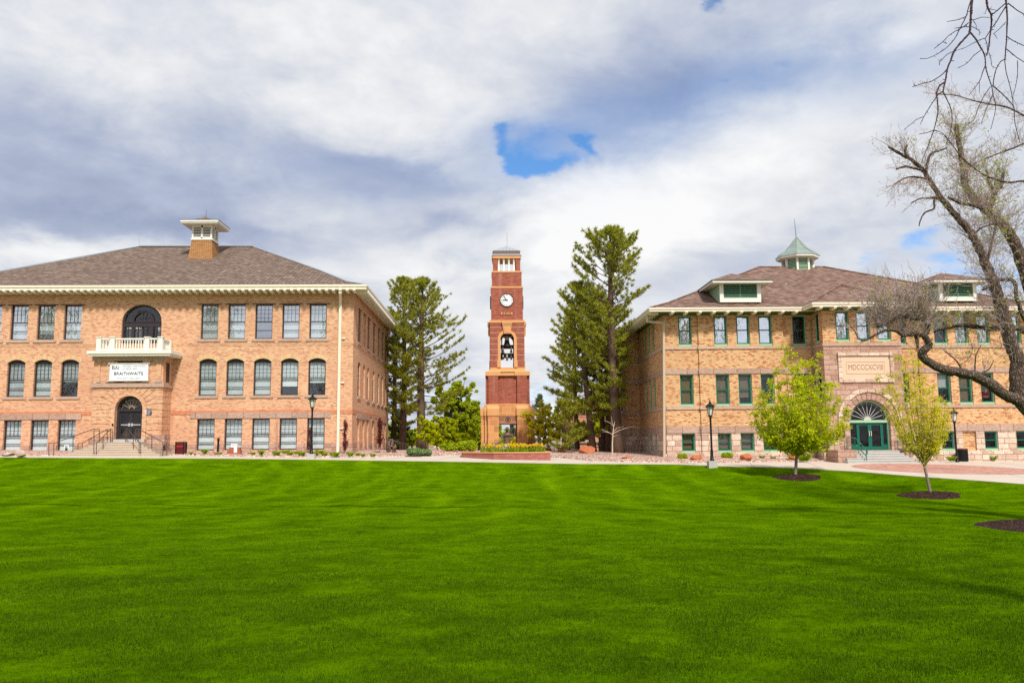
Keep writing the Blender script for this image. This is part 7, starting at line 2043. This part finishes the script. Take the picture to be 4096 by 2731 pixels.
def pale_sapling():
    S_ = lambda x, y: on_y(2080+x/4.9, 1550+y/4.9, 57.4)
    p = S_(1812,1320); t = thing('sapling', 'bare pale barked sapling with spreading twigs before the pine trunks', 'sapling', p); q = MB()
    q.tube([S_(1812,1330), S_(1810,1100), S_(1820,920), S_(1835,760)], [.055,.045,.038,.024], 7)
    for a in ([(1820,920),(1740,880),(1600,860)], [(1822,900),(1960,830),(2100,790),(2230,760)], [(1835,760),(1760,690),(1640,640)], [(1835,770),(1800,700),(1780,560)], [(1835,760),(1870,660)], [(1830,960),(1890,930),(1950,935)], [(1840,850),(1900,790),(2060,760)], [(1740,880),(1690,850),(1580,810)]):
        q.tube([S_(*v)+Vector((0, random.uniform(-.3,.3)*i, 0)) for i, v in enumerate(a)], [.028]+[.016]*(len(a)-2)+[.006], 5)
    q.build('trunk', M['bark_pale'], t)
pale_sapling()

# young leafy trees in the lawn
def young(label, base, limbs, trunk_top, rt, nleaf, size, mat, seed, spread, bark, sub=7, hang=0.0):
    rg = np.random.default_rng(seed); rd = random.Random(seed); t = thing('young_tree', label, 'tree', base, 'young trees in mulch circles')
    q = MB(); f = Vector(trunk_top)
    q.tube([base-Vector((0,0,.1)), base.lerp(f,.12), base.lerp(f,.55), f], [rt*1.35, rt, rt*.9, rt*.75], 9)
    spots = []
    for e in limbs:
        e = Vector(e); st = f-Vector((0,0,rd.uniform(0,.5)))*(1 if e.z > f.z+1 else .3)
        st = base.lerp(f, min(1.0, (st.z-base.z)/(f.z-base.z)))
        L = (e-st).length; out = (e-st); out.z = 0
        pts = []
        for i in range(8):
            g = i/7; p = st.lerp(e, g)+out*(.16*math.sin(g*math.pi))*(1 if L > 1.6 else .4)-Vector((0,0,.09*L*math.sin(g*math.pi))); pts.append(p)
        q.tube(pts, [max(.006, rt*.5*(1-g/7.3)) for g in range(8)], 5, cap=False)
        for i in range(1, 8):
            m = 1.0 if i > 1 else .4
            for _ in range(sub):
                if rd.random() > .8*m: continue
                d = Vector((rd.gauss(0,1), rd.gauss(0,1), rd.gauss(.55,.6))).normalized(); l = spread*rd.uniform(.35,1.0)*(1.15-.45*i/7)
                e2 = pts[i]+d*l; q.tube([pts[i], pts[i].lerp(e2,.5)+Vector((0,0,.03)), e2], [.010,.007,.003], 3, cap=False)
                spots.append((pts[i].lerp(e2,.35), e2))
            spots.append((pts[i-1], pts[i]))
    q.build('trunk', M[bark], t, True)
    A = np.array([s[0] for s in spots]); B = np.array([s[1] for s in spots]); k = rg.integers(0, len(A), nleaf)
    p = A[k]+(B[k]-A[k])*(rg.random(nleaf)**.7)[:,None]+rg.normal(size=(nleaf,3))*.075
    np_mesh('crown', leaf_quads(rg, p, size), 4, M[mat], t)
    return t
b1 = Vector((ML1.x-.02, ML1.y+.25, lawn_h(ML1.x, ML1.y+.25)+.05)); Y1 = b1.y
S6 = lambda x, y, dy: on_y(2980+x/3.016, 1380+y/3.016, Y1+dy)
tips = [(475,30,0),(880,150,-.3),(380,340,.5),(280,480,-.5),(200,590,.3),(115,850,-.2),(230,1100,-.6),(1060,500,.2),(1225,800,.3),(1195,1000,-.3),(970,490,-.7),(800,250,.5),(560,140,.3),(1090,700,-.6),(480,1190,-.9),(880,1170,-.8),(640,300,-.8),(640,520,-1.4),(450,640,-1.3),(820,640,-1.2),(640,850,-1.6),(350,900,-1.2),(960,920,-1.2),(560,1080,-1.4),(780,1060,-1.5),(600,400,1.2),(420,760,1.3),(880,700,1.3),(300,1000,.8),(1000,1060,.9),(700,230,0),(150,960,.1),(560,700,-1.7),(730,450,.4),(190,720,-.3)]
young('bushy lime green young tree in a mulch circle left of the stone entrance', b1, [S6(x, y, d*.85) for x, y, d in tips], S6(628, 1240, 0), .085, 25000, .068, 'leaf_lime', 71, .62, 'bark_young', 8)
b2 = Vector((X_(3724, 1978, ML2.y+.15), ML2.y+.15, lawn_h(ML2.x, ML2.y+.15)+.05)); Y2 = b2.y
S8 = lambda x, y, dy: on_y(3440+x/2.6125, 1390+y/2.6125, Y2+dy)
tips2 = [(200,330,-.3),(330,300,.4),(400,120,-.4),(540,60,0),(560,150,.5),(640,200,-.5),(660,330,.6),(440,250,-.7),(520,330,.8),(300,420,.3),(760,430,-.3),(840,560,.3),(930,680,-.2),(880,760,.5),(780,560,-.7),(700,480,.5),(840,850,-.4),(620,420,-.8),(380,520,-.5),(740,700,.6),(600,600,.7),(360,740,-.4),(890,600,.1),(810,640,-.6),(470,160,.2)]
young('thin golden leaved young tree with many upright stems, nearer the camera', b2, [S8(x, y, d) for x, y, d in tips2], S8(650, 1140, 0), .065, 12000, .042, 'leaf_gold', 72, .42, 'bark_young', 7)

# ------------------------------------------------------------------ old bare trees at the right
def limb(q, pts, Y, w0, w1, n=10, jit=.35, ytilt=0.0, seed=0):
    """pixel polyline -> gnarled limb at its own depth; widths in pixels"""
    rd = random.Random(seed+len(pts)*13+int(pts[0][0])); V = []
    m = len(pts)
    for i, (x, y) in enumerate(pts): V.append(on_y(x, y, Y+ytilt*i/(m-1)))
    out, rad = [], []
    sub = 4
    for i in range(m-1):
        p0, p1, p2, p3 = V[max(0,i-1)], V[i], V[i+1], V[min(m-1,i+2)]
        for k in range(sub):
            t_ = k/sub
            out.append(.5*((2*p1)+(p2-p0)*t_+(2*p0-5*p1+4*p2-p3)*t_*t_+(3*p1-p0-3*p2+p3)*t_**3))
    out.append(V[-1])
    for i in range(len(out)):
        g = i/(len(out)-1); w = (w0+(w1-w0)*g)*(1+rd.uniform(-.08,.10)); rad.append(w/2*Y/FPX)
        out[i] = out[i]+Vector((rd.uniform(-1,1), rd.uniform(-1,1), rd.uniform(-1,1)))*rad[-1]*jit*.4
    q.tube(out, rad, n); return out, rad
def twig(q, p, d, L, r, rd, depth, leaves, up=.25, kink=.35, leafp=0.0):
    n = max(3, int(L/.13)); pts = [p]; dd = d.normalized()
    for i in range(n):
        dd = (dd+Vector((rd.gauss(0,kink*.5), rd.gauss(0,kink*.5), rd.gauss(up*.12,kink*.4)))).normalized(); pts.append(pts[-1]+dd*(L/n))
    q.tube(pts, [max(.0042, r*(1-.75*i/n)) for i in range(n+1)], 3 if r < .02 else 5, cap=False)
    if depth > 0:
        for i in range(1, n+1):
            if rd.random() < .62:
                a = (pts[i]-pts[i-1]).normalized(); s_ = Vector((rd.gauss(0,1), rd.gauss(0,1), rd.gauss(.3,.8))).normalized()
                twig(q, pts[i], a*.7+s_*.8, L*rd.uniform(.28,.55)*(1.1-.5*i/n), max(.003, r*.5), rd, depth-1, leaves, up, kink, leafp)
    if leafp and rd.random() < leafp: leaves.append(tuple(pts[-1]))
def old_tree():
    rd = random.Random(81); Y = 27.0
    c = ML3; base = on_y(4290, 2100, Y-1.0); base.z = lawn_h(base.x, base.y)
    t = thing('old_tree', 'gnarled old bare tree with twisting limbs and sparse buds at the right', 'tree', base, 'bare old trees')
    q = MB(); tw = MB(); lv = []
    fork = on_y(4190, 1700, Y)
    q.tube([base-Vector((0,0,.3)), base+Vector((-.02,.2,.3)), base.lerp(fork,.5)+Vector((.12,.3,0)), fork+Vector((0,.3,0)), on_y(4160,1560,Y)], [.75,.55,.48,.44,.34], 14)
    lim = {}
    lim['a'] = limb(q, [(4185,1740),(4120,1640),(4072,1560),(4070,1470),(4066,1426),(4043,1368),(4022,1285),(4005,1235),(3994,1195),(3977,1138),(3964,1104),(3945,1058),(3917,998),(3884,930),(3846,886),(3800,836),(3757,781),(3716,719),(3691,679),(3645,638),(3604,617),(3553,587)], Y, 66, 10, 12, ytilt=.8)
    lim['b'] = limb(q, [(4180,1680),(4165,1600),(4150,1450),(4135,1230),(4096,1060),(4063,985),(4030,925),(3987,878),(3941,837),(3900,796),(3862,745),(3854,679),(3842,600),(3830,540),(3826,495)], Y+1.4, 62, 15, 12)
    lim['b2'] = limb(q, [(3961,835),(3920,827),(3885,821),(3839,811),(3790,788)], Y+1.0, 17, 12, 8)
    lim['b3'] = limb(q, [(3955,850),(3968,805),(3982,770),(4007,735),(4012,690)], Y+1.8, 26, 12, 8)
    lim['b4'] = limb(q, [(3982,775),(3960,735),(3945,680)], Y+1.9, 14, 8, 7)
    lim['c'] = limb(q, [(4190,1740),(4125,1665),(4075,1602),(4039,1588),(3990,1556),(3955,1530),(3887,1500),(3830,1488),(3786,1480),(3735,1460),(3700,1435),(3687,1414),(3697,1398),(3716,1385),(3713,1366),(3699,1345),(3707,1325),(3711,1305),(3706,1288),(3688,1277),(3650,1273),(3612,1262),(3585,1272),(3560,1287),(3525,1306),(3508,1302)], Y-1.0, 50, 9, 12, ytilt=-.6)
    lim['c2'] = limb(q, [(3700,1347),(3668,1334),(3640,1338),(3610,1340),(3576,1322),(3532,1325),(3490,1346),(3456,1362),(3440,1357)], Y-1.5, 18, 6, 8)
    lim['c3'] = limb(q, [(3440,1358),(3428,1342),(3415,1318),(3398,1306),(3388,1310)], Y-1.6, 5, 2, 6)
    lim['c4'] = limb(q, [(3662,1340),(3668,1365),(3673,1390)], Y-1.4, 16, 11, 8)
    lim['d'] = limb(q, [(4140,1420),(4120,1345),(4085,1317),(4043,1311),(4005,1314),(3960,1314),(3921,1309),(3853,1301),(3803,1307),(3769,1314),(3735,1326)], Y+1.2, 30, 12, 9)
    lim['e'] = limb(q, [(3977,1112),(4010,1120),(4038,1118),(4060,1135),(4066,1190),(4078,1225),(4089,1258),(4110,1300)], Y+.3, 15, 17, 8)
    lim['f'] = limb(q, [(3985,1130),(3950,1146),(3930,1160)], Y-.1, 16, 12, 8)
    lim['g'] = limb(q, [(4130,740),(4096,724),(4038,730),(3987,719),(3936,699),(3890,668),(3849,633),(3818,592),(3778,541)], Y-3.0, 10, 4, 7)
    lim['h'] = limb(q, [(4130,480),(4096,463),(4025,428),(3958,417),(3891,402),(3820,382),(3740,376)], Y+2.0, 9, 3, 6)
    lim['i'] = limb(q, [(4130,560),(4060,590),(3980,620),(3900,655),(3850,690)], Y+2.4, 9, 3, 6)
    lim['j'] = limb(q, [(3760,786),(3738,800),(3735,835),(3700,850),(3682,880),(3676,905)], Y+.2, 11, 4, 7)
    lim['k'] = limb(q, [(3757,790),(3720,792),(3680,795),(3645,812)], Y+.3, 10, 4, 7)
    lim['l'] = limb(q, [(3716,722),(3690,712),(3640,708),(3600,722),(3570,745)], Y+.4, 9, 4, 7)
    lim['m'] = limb(q, [(3706,690),(3710,650),(3725,615),(3760,602),(3788,592)], Y+.3, 11, 6, 7)
    lim['n'] = limb(q, [(3690,680),(3650,672),(3620,666),(3584,677)], Y+.2, 12, 8, 7)
    lim['o'] = limb(q, [(3630,632),(3620,605),(3628,580)], Y+.3, 13, 9, 7)
    lim['p'] = limb(q, [(3890,945),(3920,915),(3960,900),(4010,890)], Y+.6, 9, 4, 6)
    lim['r'] = limb(q, [(3945,1058),(3960,1000),(3975,940),(3985,895)], Y+.8, 13, 6, 6)
    lim['s'] = limb(q, [(3850,1499),(3835,1455),(3800,1420),(3770,1395)], Y-1.1, 8, 3, 6); lim['t'] = limb(q, [(3905,1508),(3900,1470),(3905,1420),(3925,1380)], Y-1.1, 8, 3, 6); lim['u'] = limb(q, [(3925,1518),(3930,1490),(3955,1478),(3975,1440)], Y-1.0, 9, 3, 6); lim['v'] = limb(q, [(3836,1458),(3870,1440),(3890,1400),(3880,1360)], Y-1.2, 4, 2, 5)
    t0 = q.build('trunk', M['bark_old'], t, True)
    def sprout(key, g0, g1, n, L, r, dirf, depth=1, leafp=0.0, kink=.35, up=.4):
        pts, rad = lim[key]
        for _ in range(n):
            f = rd.uniform(g0, g1)*(len(pts)-1); i = min(len(pts)-2, int(f)); p = pts[i].lerp(pts[i+1], f-i)
            d = dirf(); twig(tw, p, d, L*rd.uniform(.45,1.1), r, rd, depth, lv, up, kink, leafp)
    fan = lambda ax, sp: (lambda: Vector((ax[0]+rd.gauss(0,sp), ax[1]+rd.gauss(0,sp), ax[2]+rd.gauss(0,sp*.6))))
    sprout('c', .68, 1.0, 150, 1.5, .011, fan((-.15,0,1), .55), 2, .03); sprout('c2', .0, .75, 80, 1.0, .009, fan((-.2,0,.8), .6), 2, .02); sprout('c3', 0, 1, 16, .4, .006, fan((-.5,0,.2), .6), 2)
    sprout('c2', .3, 1.0, 16, .5, .007, fan((-.1,0,-.8), .5), 1)
    sprout('c', .58, .76, 26, 1.5, .011, fan((0,0,1), .6), 2, .06)
    sprout('a', .55, 1.0, 110, .9, .009, fan((-.3,0,.5), .7), 2, .03); sprout('a', .25, .62, 90, 1.3, .010, fan((-.5,0,.7), .6), 2, .02)
    sprout('l', .0, 1.0, 60, .8, .008, fan((-.3,0,-.6), .45), 2); sprout('k', .0, 1.0, 22, .6, .008, fan((-.2,0,-.3), .6), 2); sprout('n', .2, 1.0, 20, .6, .007, fan((-.4,0,.4), .6), 1); sprout('m', .2, 1.0, 24, .6, .007, fan((.2,0,.7), .6), 2, .02); sprout('o', .3, 1, 12, .7, .007, fan((-.2,0,.8), .5), 1)
    sprout('b', .30, .98, 200, 1.3, .010, fan((-.1,0,.6), .8), 2, .09); sprout('b3', .1, 1.0, 60, .9, .009, fan((0,0,.8), .7), 2, .20); sprout('b4', .1, 1.0, 24, .9, .009, fan((-.1,0,.8), .7), 2, .22); sprout('b2', .1, .9, 60, .9, .009, fan((-.1,0,.9), .5), 2, .08)
    sprout('d', .35, 1.0, 70, 1.0, .009, fan((-.2,0,.6), .7), 2, .18); sprout('e', .0, .9, 50, .9, .009, fan((.1,0,.5), .8), 2, .07); sprout('a', .05, .3, 50, 1.2, .010, fan((-.3,0,.6), .7), 2, .08)
    sprout('c', .15, .5, 12, .7, .007, fan((0,0,1), .6), 1, .3); 
    for k_ in 'stuv': sprout(k_, .2, 1.0, 14, .7, .006, fan((0,0,.9), .7), 1, .3)
    sprout('h', .0, 1.0, 80, .9, .007, fan((-.6,0,.15), .5), 2); sprout('i', .0, 1.0, 90, .9, .008, fan((-.3,0,.1), .6), 2, .02); sprout('g', .1, .95, 44, .9, .007, fan((-.1,0,-.3), .7), 2, .02); sprout('p', .2, 1, 50, .9, .008, fan((.1,0,.6), .7), 2, .07); sprout('r', .1, 1, 60, 1.0, .008, fan((.1,0,.8), .7), 2, .08)
    tw.build('twigs', M['twig'], t)
    rg = np.random.default_rng(9); P = np.array(lv); P = np.repeat(P, 4, 0)+rg.normal(size=(len(P)*4, 3))*.05
    np_mesh('buds', leaf_quads(rg, P, .036), 4, M['leaf_green'], t)
old_tree()
def near_tree():
    rd = random.Random(91); Y = 12.0; base = Vector((10.4, 11.6, lawn_h(10.4, 11.6)))
    t = thing('old_tree', 'overhanging near tree with knobbly bare drooping branches in the top right corner', 'tree', base, 'bare old trees')
    q = MB(); Zt = on_y(3950, -120, Y)
    hub = Vector((8.6, 12.2, Zt.z+.55))
    q.tube([base-Vector((0,0,.3)), base+Vector((0,0,.5)), base+Vector((.1,.1,4)), base+Vector((-.2,.3,8.2)), hub+Vector((.4,-.1,-.5)), hub], [.5,.36,.30,.24,.16,.12], 12)
    S = lambda x, y: (3400+x/2.24, y/2.24)
    def B(pts, w0, w1, dy=0.0, knobs=True, n=7):
        pp = [S(*p) for p in pts]; out, rad = limb(q, pp, Y+dy, w0/2.24, w1/2.24, n, .5)
        if knobs:
            for i in range(1, len(out)):
                if rd.random() < .6:
                    q.lathe(out[i]-Vector((0,0,rad[i]*.6)), [(rad[i]*.5,0),(rad[i]*1.35,rad[i]*.5),(rad[i]*1.3,rad[i]*1.0),(rad[i]*.4,rad[i]*1.5)], 6)
                if rd.random() < .3:
                    d = Vector((rd.gauss(0,1), rd.gauss(0,.6), rd.gauss(0,1))).normalized(); q.tube([out[i], out[i]+d*rd.uniform(.02,.05)], [rad[i]*.7, rad[i]*.4], 4)
        return out
    b1 = B([(1100,-60),(1095,0),(1085,100),(1080,180),(1072,290),(1030,345),(980,400),(930,470),(900,545),(872,625),(855,720),(832,820)], 24, 13)
    B([(850,735),(800,775),(776,840),(785,920),(788,1000),(772,1090),(750,1165),(715,1270),(670,1380),(640,1460)], 15, 6); B([(832,822),(790,850),(740,920),(690,1000),(655,1060),(630,1115)], 11, 5); B([(832,822),(870,895),(905,985),(915,1090),(895,1200),(862,1290)], 11, 5)
    B([(658,1048),(600,1070),(545,1115),(485,1160)], 7, 4); B([(748,1168),(690,1190),(615,1203)], 8, 5); B([(755,1165),(820,1190),(870,1235)], 7, 4)
    B([(1095,-20),(1065,60),(1040,150),(1005,220),(975,280),(940,345),(890,405),(845,445),(770,492),(690,525),(628,527)], 11, 5); B([(1032,153),(990,170),(945,183),(870,196)], 9, 5); B([(1062,205),(1025,235),(985,260),(930,290),(885,322),(830,377),(790,410),(755,437)], 9, 6); B([(832,376),(865,393)], 6, 6); B([(1072,244),(1010,244),(940,256)], 9, 6)
    B([(945,455),(910,470),(870,490),(830,530),(803,560),(802,585)], 8, 6); B([(865,625),(835,660),(790,695),(720,733),(650,750),(560,780)], 10, 7); B([(585,770),(570,752)], 7, 6); B([(1095,182),(1140,170),(1180,157),(1250,160)], 8, 5); B([(1090,240),(1130,258),(1162,285),(1155,320)], 7, 5); B([(1105,185),(1130,230),(1130,270)], 6, 4)
    B([(1215,-60),(1222,10),(1236,75),(1262,130),(1268,200),(1258,290),(1248,380),(1238,450),(1222,500)], 20, 10, .3); B([(1075,292),(1110,330),(1140,372),(1170,425),(1195,470),(1212,530),(1215,600),(1240,690),(1268,770),(1282,850),(1305,935),(1295,1030),(1260,1160)], 16, 5)
    B([(1212,585),(1185,660),(1165,720),(1125,780),(1070,850)], 9, 5); B([(1160,730),(1158,835)], 6, 4); B([(1275,768),(1340,820),(1410,890),(1470,965),(1475,1080),(1500,1190),(1520,1275)], 11, 5); B([(1258,778),(1215,840),(1185,890),(1150,965),(1105,1085),(1060,1100)], 8, 5); B([(1278,850),(1235,950),(1205,1020),(1175,1115)], 8, 5)
    B([(1283,770),(1292,690),(1315,610),(1350,555),(1388,532)], 9, 9, .2); B([(1395,-60),(1400,40),(1408,180),(1404,330),(1395,450),(1388,535)], 17, 10, .2); B([(1210,345),(1160,360),(1100,390),(1040,425),(950,455)], 8, 4); B([(1210,350),(1228,400),(1232,480)], 7, 7); B([(1243,470),(1262,530),(1270,590),(1310,612)], 7, 4); B([(1172,452),(1110,500),(1070,545),(1030,580),(965,610)], 8, 5)
    B([(1395,30),(1350,70),(1310,105),(1270,135)], 11, 9, .2); B([(1395,60),(1350,135),(1310,200),(1260,270),(1212,345)], 11, 8, .25); B([(1415,30),(1460,65),(1500,95),(1570,135)], 10, 8, .3); B([(1408,330),(1450,360),(1500,385),(1580,420)], 8, 7, .3); B([(1400,440),(1450,480),(1500,520),(1580,570)], 9, 7, .3); B([(1395,200),(1345,255),(1285,305)], 7, 5, .2); B([(1290,305),(1320,348)], 5, 4, .2); B([(1385,535),(1400,650),(1430,760),(1452,860),(1465,960)], 8, 6, .3); B([(1500,545),(1500,680),(1480,790),(1462,850)], 7, 5, .4); B([(1238,30),(1210,130)], 6, 4, .3); B([(1245,80),(1310,95)], 6, 5, .3)
    for x in (3890, 3944, 4022): 
        e = on_y(x, -27, Y); q.tube([e, e.lerp(hub,.5)+Vector((0,0,.25)), hub], [.035,.05,.09], 7)
    q.build('branches', M['twig_dark'], t, True)
near_tree()

# ------------------------------------------------------------------ things behind
def far_house(label, px0, px1, pyt, Y, wall, roofm, seed, gable=False, storeys=2):
    x0, x1 = X_(px0, 1780, Y), X_(px1, 1780, Y); z1 = Z_((px0+px1)/2, pyt, Y); z0 = G(x0, Y)-.3; d = 9
    t = thing('distant_house' if storeys < 3 else 'college_hall', label, 'building', ((x0+x1)/2, Y, z0), None)
    q = MB(); fr = front(Y); n = max(2, int((x1-x0)/3.2)); hs = []
    for i in range(n):
        for s_ in range(storeys):
            u = x0+(x1-x0)*(i+.5)/n; h = (z1-z0-.6)/storeys; zz = z0+.9+h*s_; hs.append((u-.55, u+.55, zz+.1, min(zz+1.5, z1-.4)))
    panel(q, fr, x0, x1, z0, z1, hs, .2); panel(q, east(x1), Y, Y+d, z0, z1); panel(q, west(x0), -Y-d, -Y, z0, z1); panel(q, back(Y+d), -x1, -x0, z0, z1); q.build('wall', wall, t)
    for h_ in hs: 
        q = MB(); q.fbox(fr, h_[0], h_[1], -.16, -.12, h_[2], h_[3]); q.build('window', M['frame_dark'], t)
    q = MB(); e = .5; zr = z1+min(2.4, d*.25)
    A, B_, C_, D_ = (x0-e,Y-e,z1), (x1+e,Y-e,z1), (x1+e,Y+d+e,z1), (x0-e,Y+d+e,z1); r0, r1 = (x0+2,Y+d/2,zr), (x1-2,Y+d/2,zr)
    q.quad(A,B_,r1,r0); q.poly([B_,C_,r1]); q.quad(C_,D_,r0,r1); q.poly([D_,A,r0]); q.quad(A,D_,C_,B_); q.build('roof', roofm, t)
hall = plain('reddish_wall', (.46,.23,.14), .85, var=.1); pinkw = plain('pink_wall', (.52,.34,.28), .85)
def red_hall():
    Y = 92.0; x0, x1 = X_(2285, 1780, Y), X_(2530, 1780, Y); z0 = G(x0, Y)-.3
    t = thing('college_hall', 'reddish orange hall with pale ledge seen between the right pine trunks', 'building', ((x0+x1)/2, Y, z0))
    Zp = lambda py: Z_(2400, py, Y); q = MB()
    q.box(x0, Y, z0, x1, Y+12, Zp(1610)); q.box(x0-.02, Y-2.2, z0, x1+.02, Y+.0, Zp(1752)); q.build('wall', hall, t)
    q = MB(); q.box(x0-.2, Y-2.4, Zp(1770), x1+.2, Y-2.2, Zp(1763)); q.box(x0-.2, Y-.12, Zp(1655), x1+.2, Y, Zp(1648)); q.build('ledge', M['concrete'], t)
    q = MB()
    for k in range(7):
        u = x0+(x1-x0)*(k+.5)/7; q.box(u-.6, Y-.06, Zp(1735), u+.6, Y-.02, Zp(1690))
    q.build('window', M['frame_dark'], t)
    q = MB(); q.add([(x0-.8,Y-.8,Zp(1610)),(x1+.8,Y-.8,Zp(1610)),(x1+.8,Y+13,Zp(1610)),(x0-.8,Y+13,Zp(1610)),(x0+4,Y+6,Zp(1572)),(x1-4,Y+6,Zp(1572))], [(0,1,5,4),(1,2,5),(2,3,4,5),(3,0,4),(0,3,2,1)]); q.build('roof', M['roof_r'], t)
red_hall()
broadleaf('bright bushy tree filling the gap between the second pine and the tower', 1815, 84, [(1760,1700,36,36),(1800,1725,44,40),(1755,1750,44,34),(1850,1765,50,26),(1790,1775,50,24)], 10000, .13, 'leaf_lime', 50, .15, BG)
far_house('pale pink walled building at the far right of the pine gap', 2505, 2560, 1555, 120, pinkw, M['roof_r'], 1, storeys=3)
far_house('small grey roofed house seen through the tower opening', 2056, 2086, 1741, 150, plain('tan_wall', (.50,.40,.30), .9), plain('grey_roof', (.26,.23,.25), .9), 2, storeys=1)
far_house('pale distant house behind the dark red bush', 1735, 1790, 1732, 140, plain('pale_wall', (.62,.56,.50), .9), M['roof_l'], 3, storeys=1)
# fence and bench beyond
def fence():
    Y = 78.0; x0, x1 = X_(2136, 1790, Y), X_(2215, 1790, Y); z = G(x0, Y); t = thing('metal_fence', 'black metal picket fence right of the tower foot', 'fence', ((x0+x1)/2, Y, z)); q = MB(); zt = Z_(2170, 1783, Y)
    q.bar((x0,Y,zt), (x1,Y,zt), .05); q.bar((x0,Y,z+.25), (x1,Y,z+.25), .04)
    for x in np.arange(x0, x1, .16): q.bar((float(x),Y,z), (float(x),Y,zt), .022)
    for x in np.arange(x0, x1+.1, 1.9): q.bar((float(x),Y,z), (float(x),Y,zt+.1), .06)
    q.build('picket_panel', M['black_metal'], t)
fence()
def bench():
    Y = 76.0; x = X_(2388, 1795, Y); z = G(x, Y); t = thing('park_bench', 'dark metal bench between the pine trunks behind the boulder', 'bench', (x, Y, z)); q = MB()
    q.box(x-.85, Y-.25, z+.42, x+.85, Y+.2, z+.47); q.build('seat', M['black_metal'], t)
    q = MB(); 
    for k in range(18): q.bar((x-.85+.1*k, Y+.2, z+.5), (x-.85+.1*k, Y+.3, z+.92), .03)
    q.bar((x-.88,Y+.3,z+.94), (x+.88,Y+.3,z+.94), .05); q.build('backrest', M['black_metal'], t)
    for s_ in (-.8, .8):
        q = MB(); q.bar((x+s_,Y-.2,z), (x+s_,Y-.2,z+.65), .05); q.bar((x+s_,Y+.22,z), (x+s_,Y+.3,z+.92), .05); q.bar((x+s_,Y-.22,z+.65), (x+s_,Y+.26,z+.65), .05); q.build('leg', M['black_metal'], t)
bench()
# a far line of trees closes the horizon between and behind the buildings
def far_wood():
    rg = np.random.default_rng(17); cs, rs = [], []
    for k in range(150):
        a = rg.uniform(-.75, .75); R = rg.uniform(170, 260); h = rg.uniform(2.0, 4.6)
        cs.append((R*math.sin(a), R*math.cos(a), G(0, 200)+h*.6)); rs.append((rg.uniform(3,6), rg.uniform(3,6), h))
    o = np_mesh('far_wood', leaf_cloud(rg, cs, rs, 42000, .45, shell=.5), 4, M['leaf_green'], None); props(o, 'distant band of trees closing the horizon', 'trees', None, 'stuff')
far_wood()
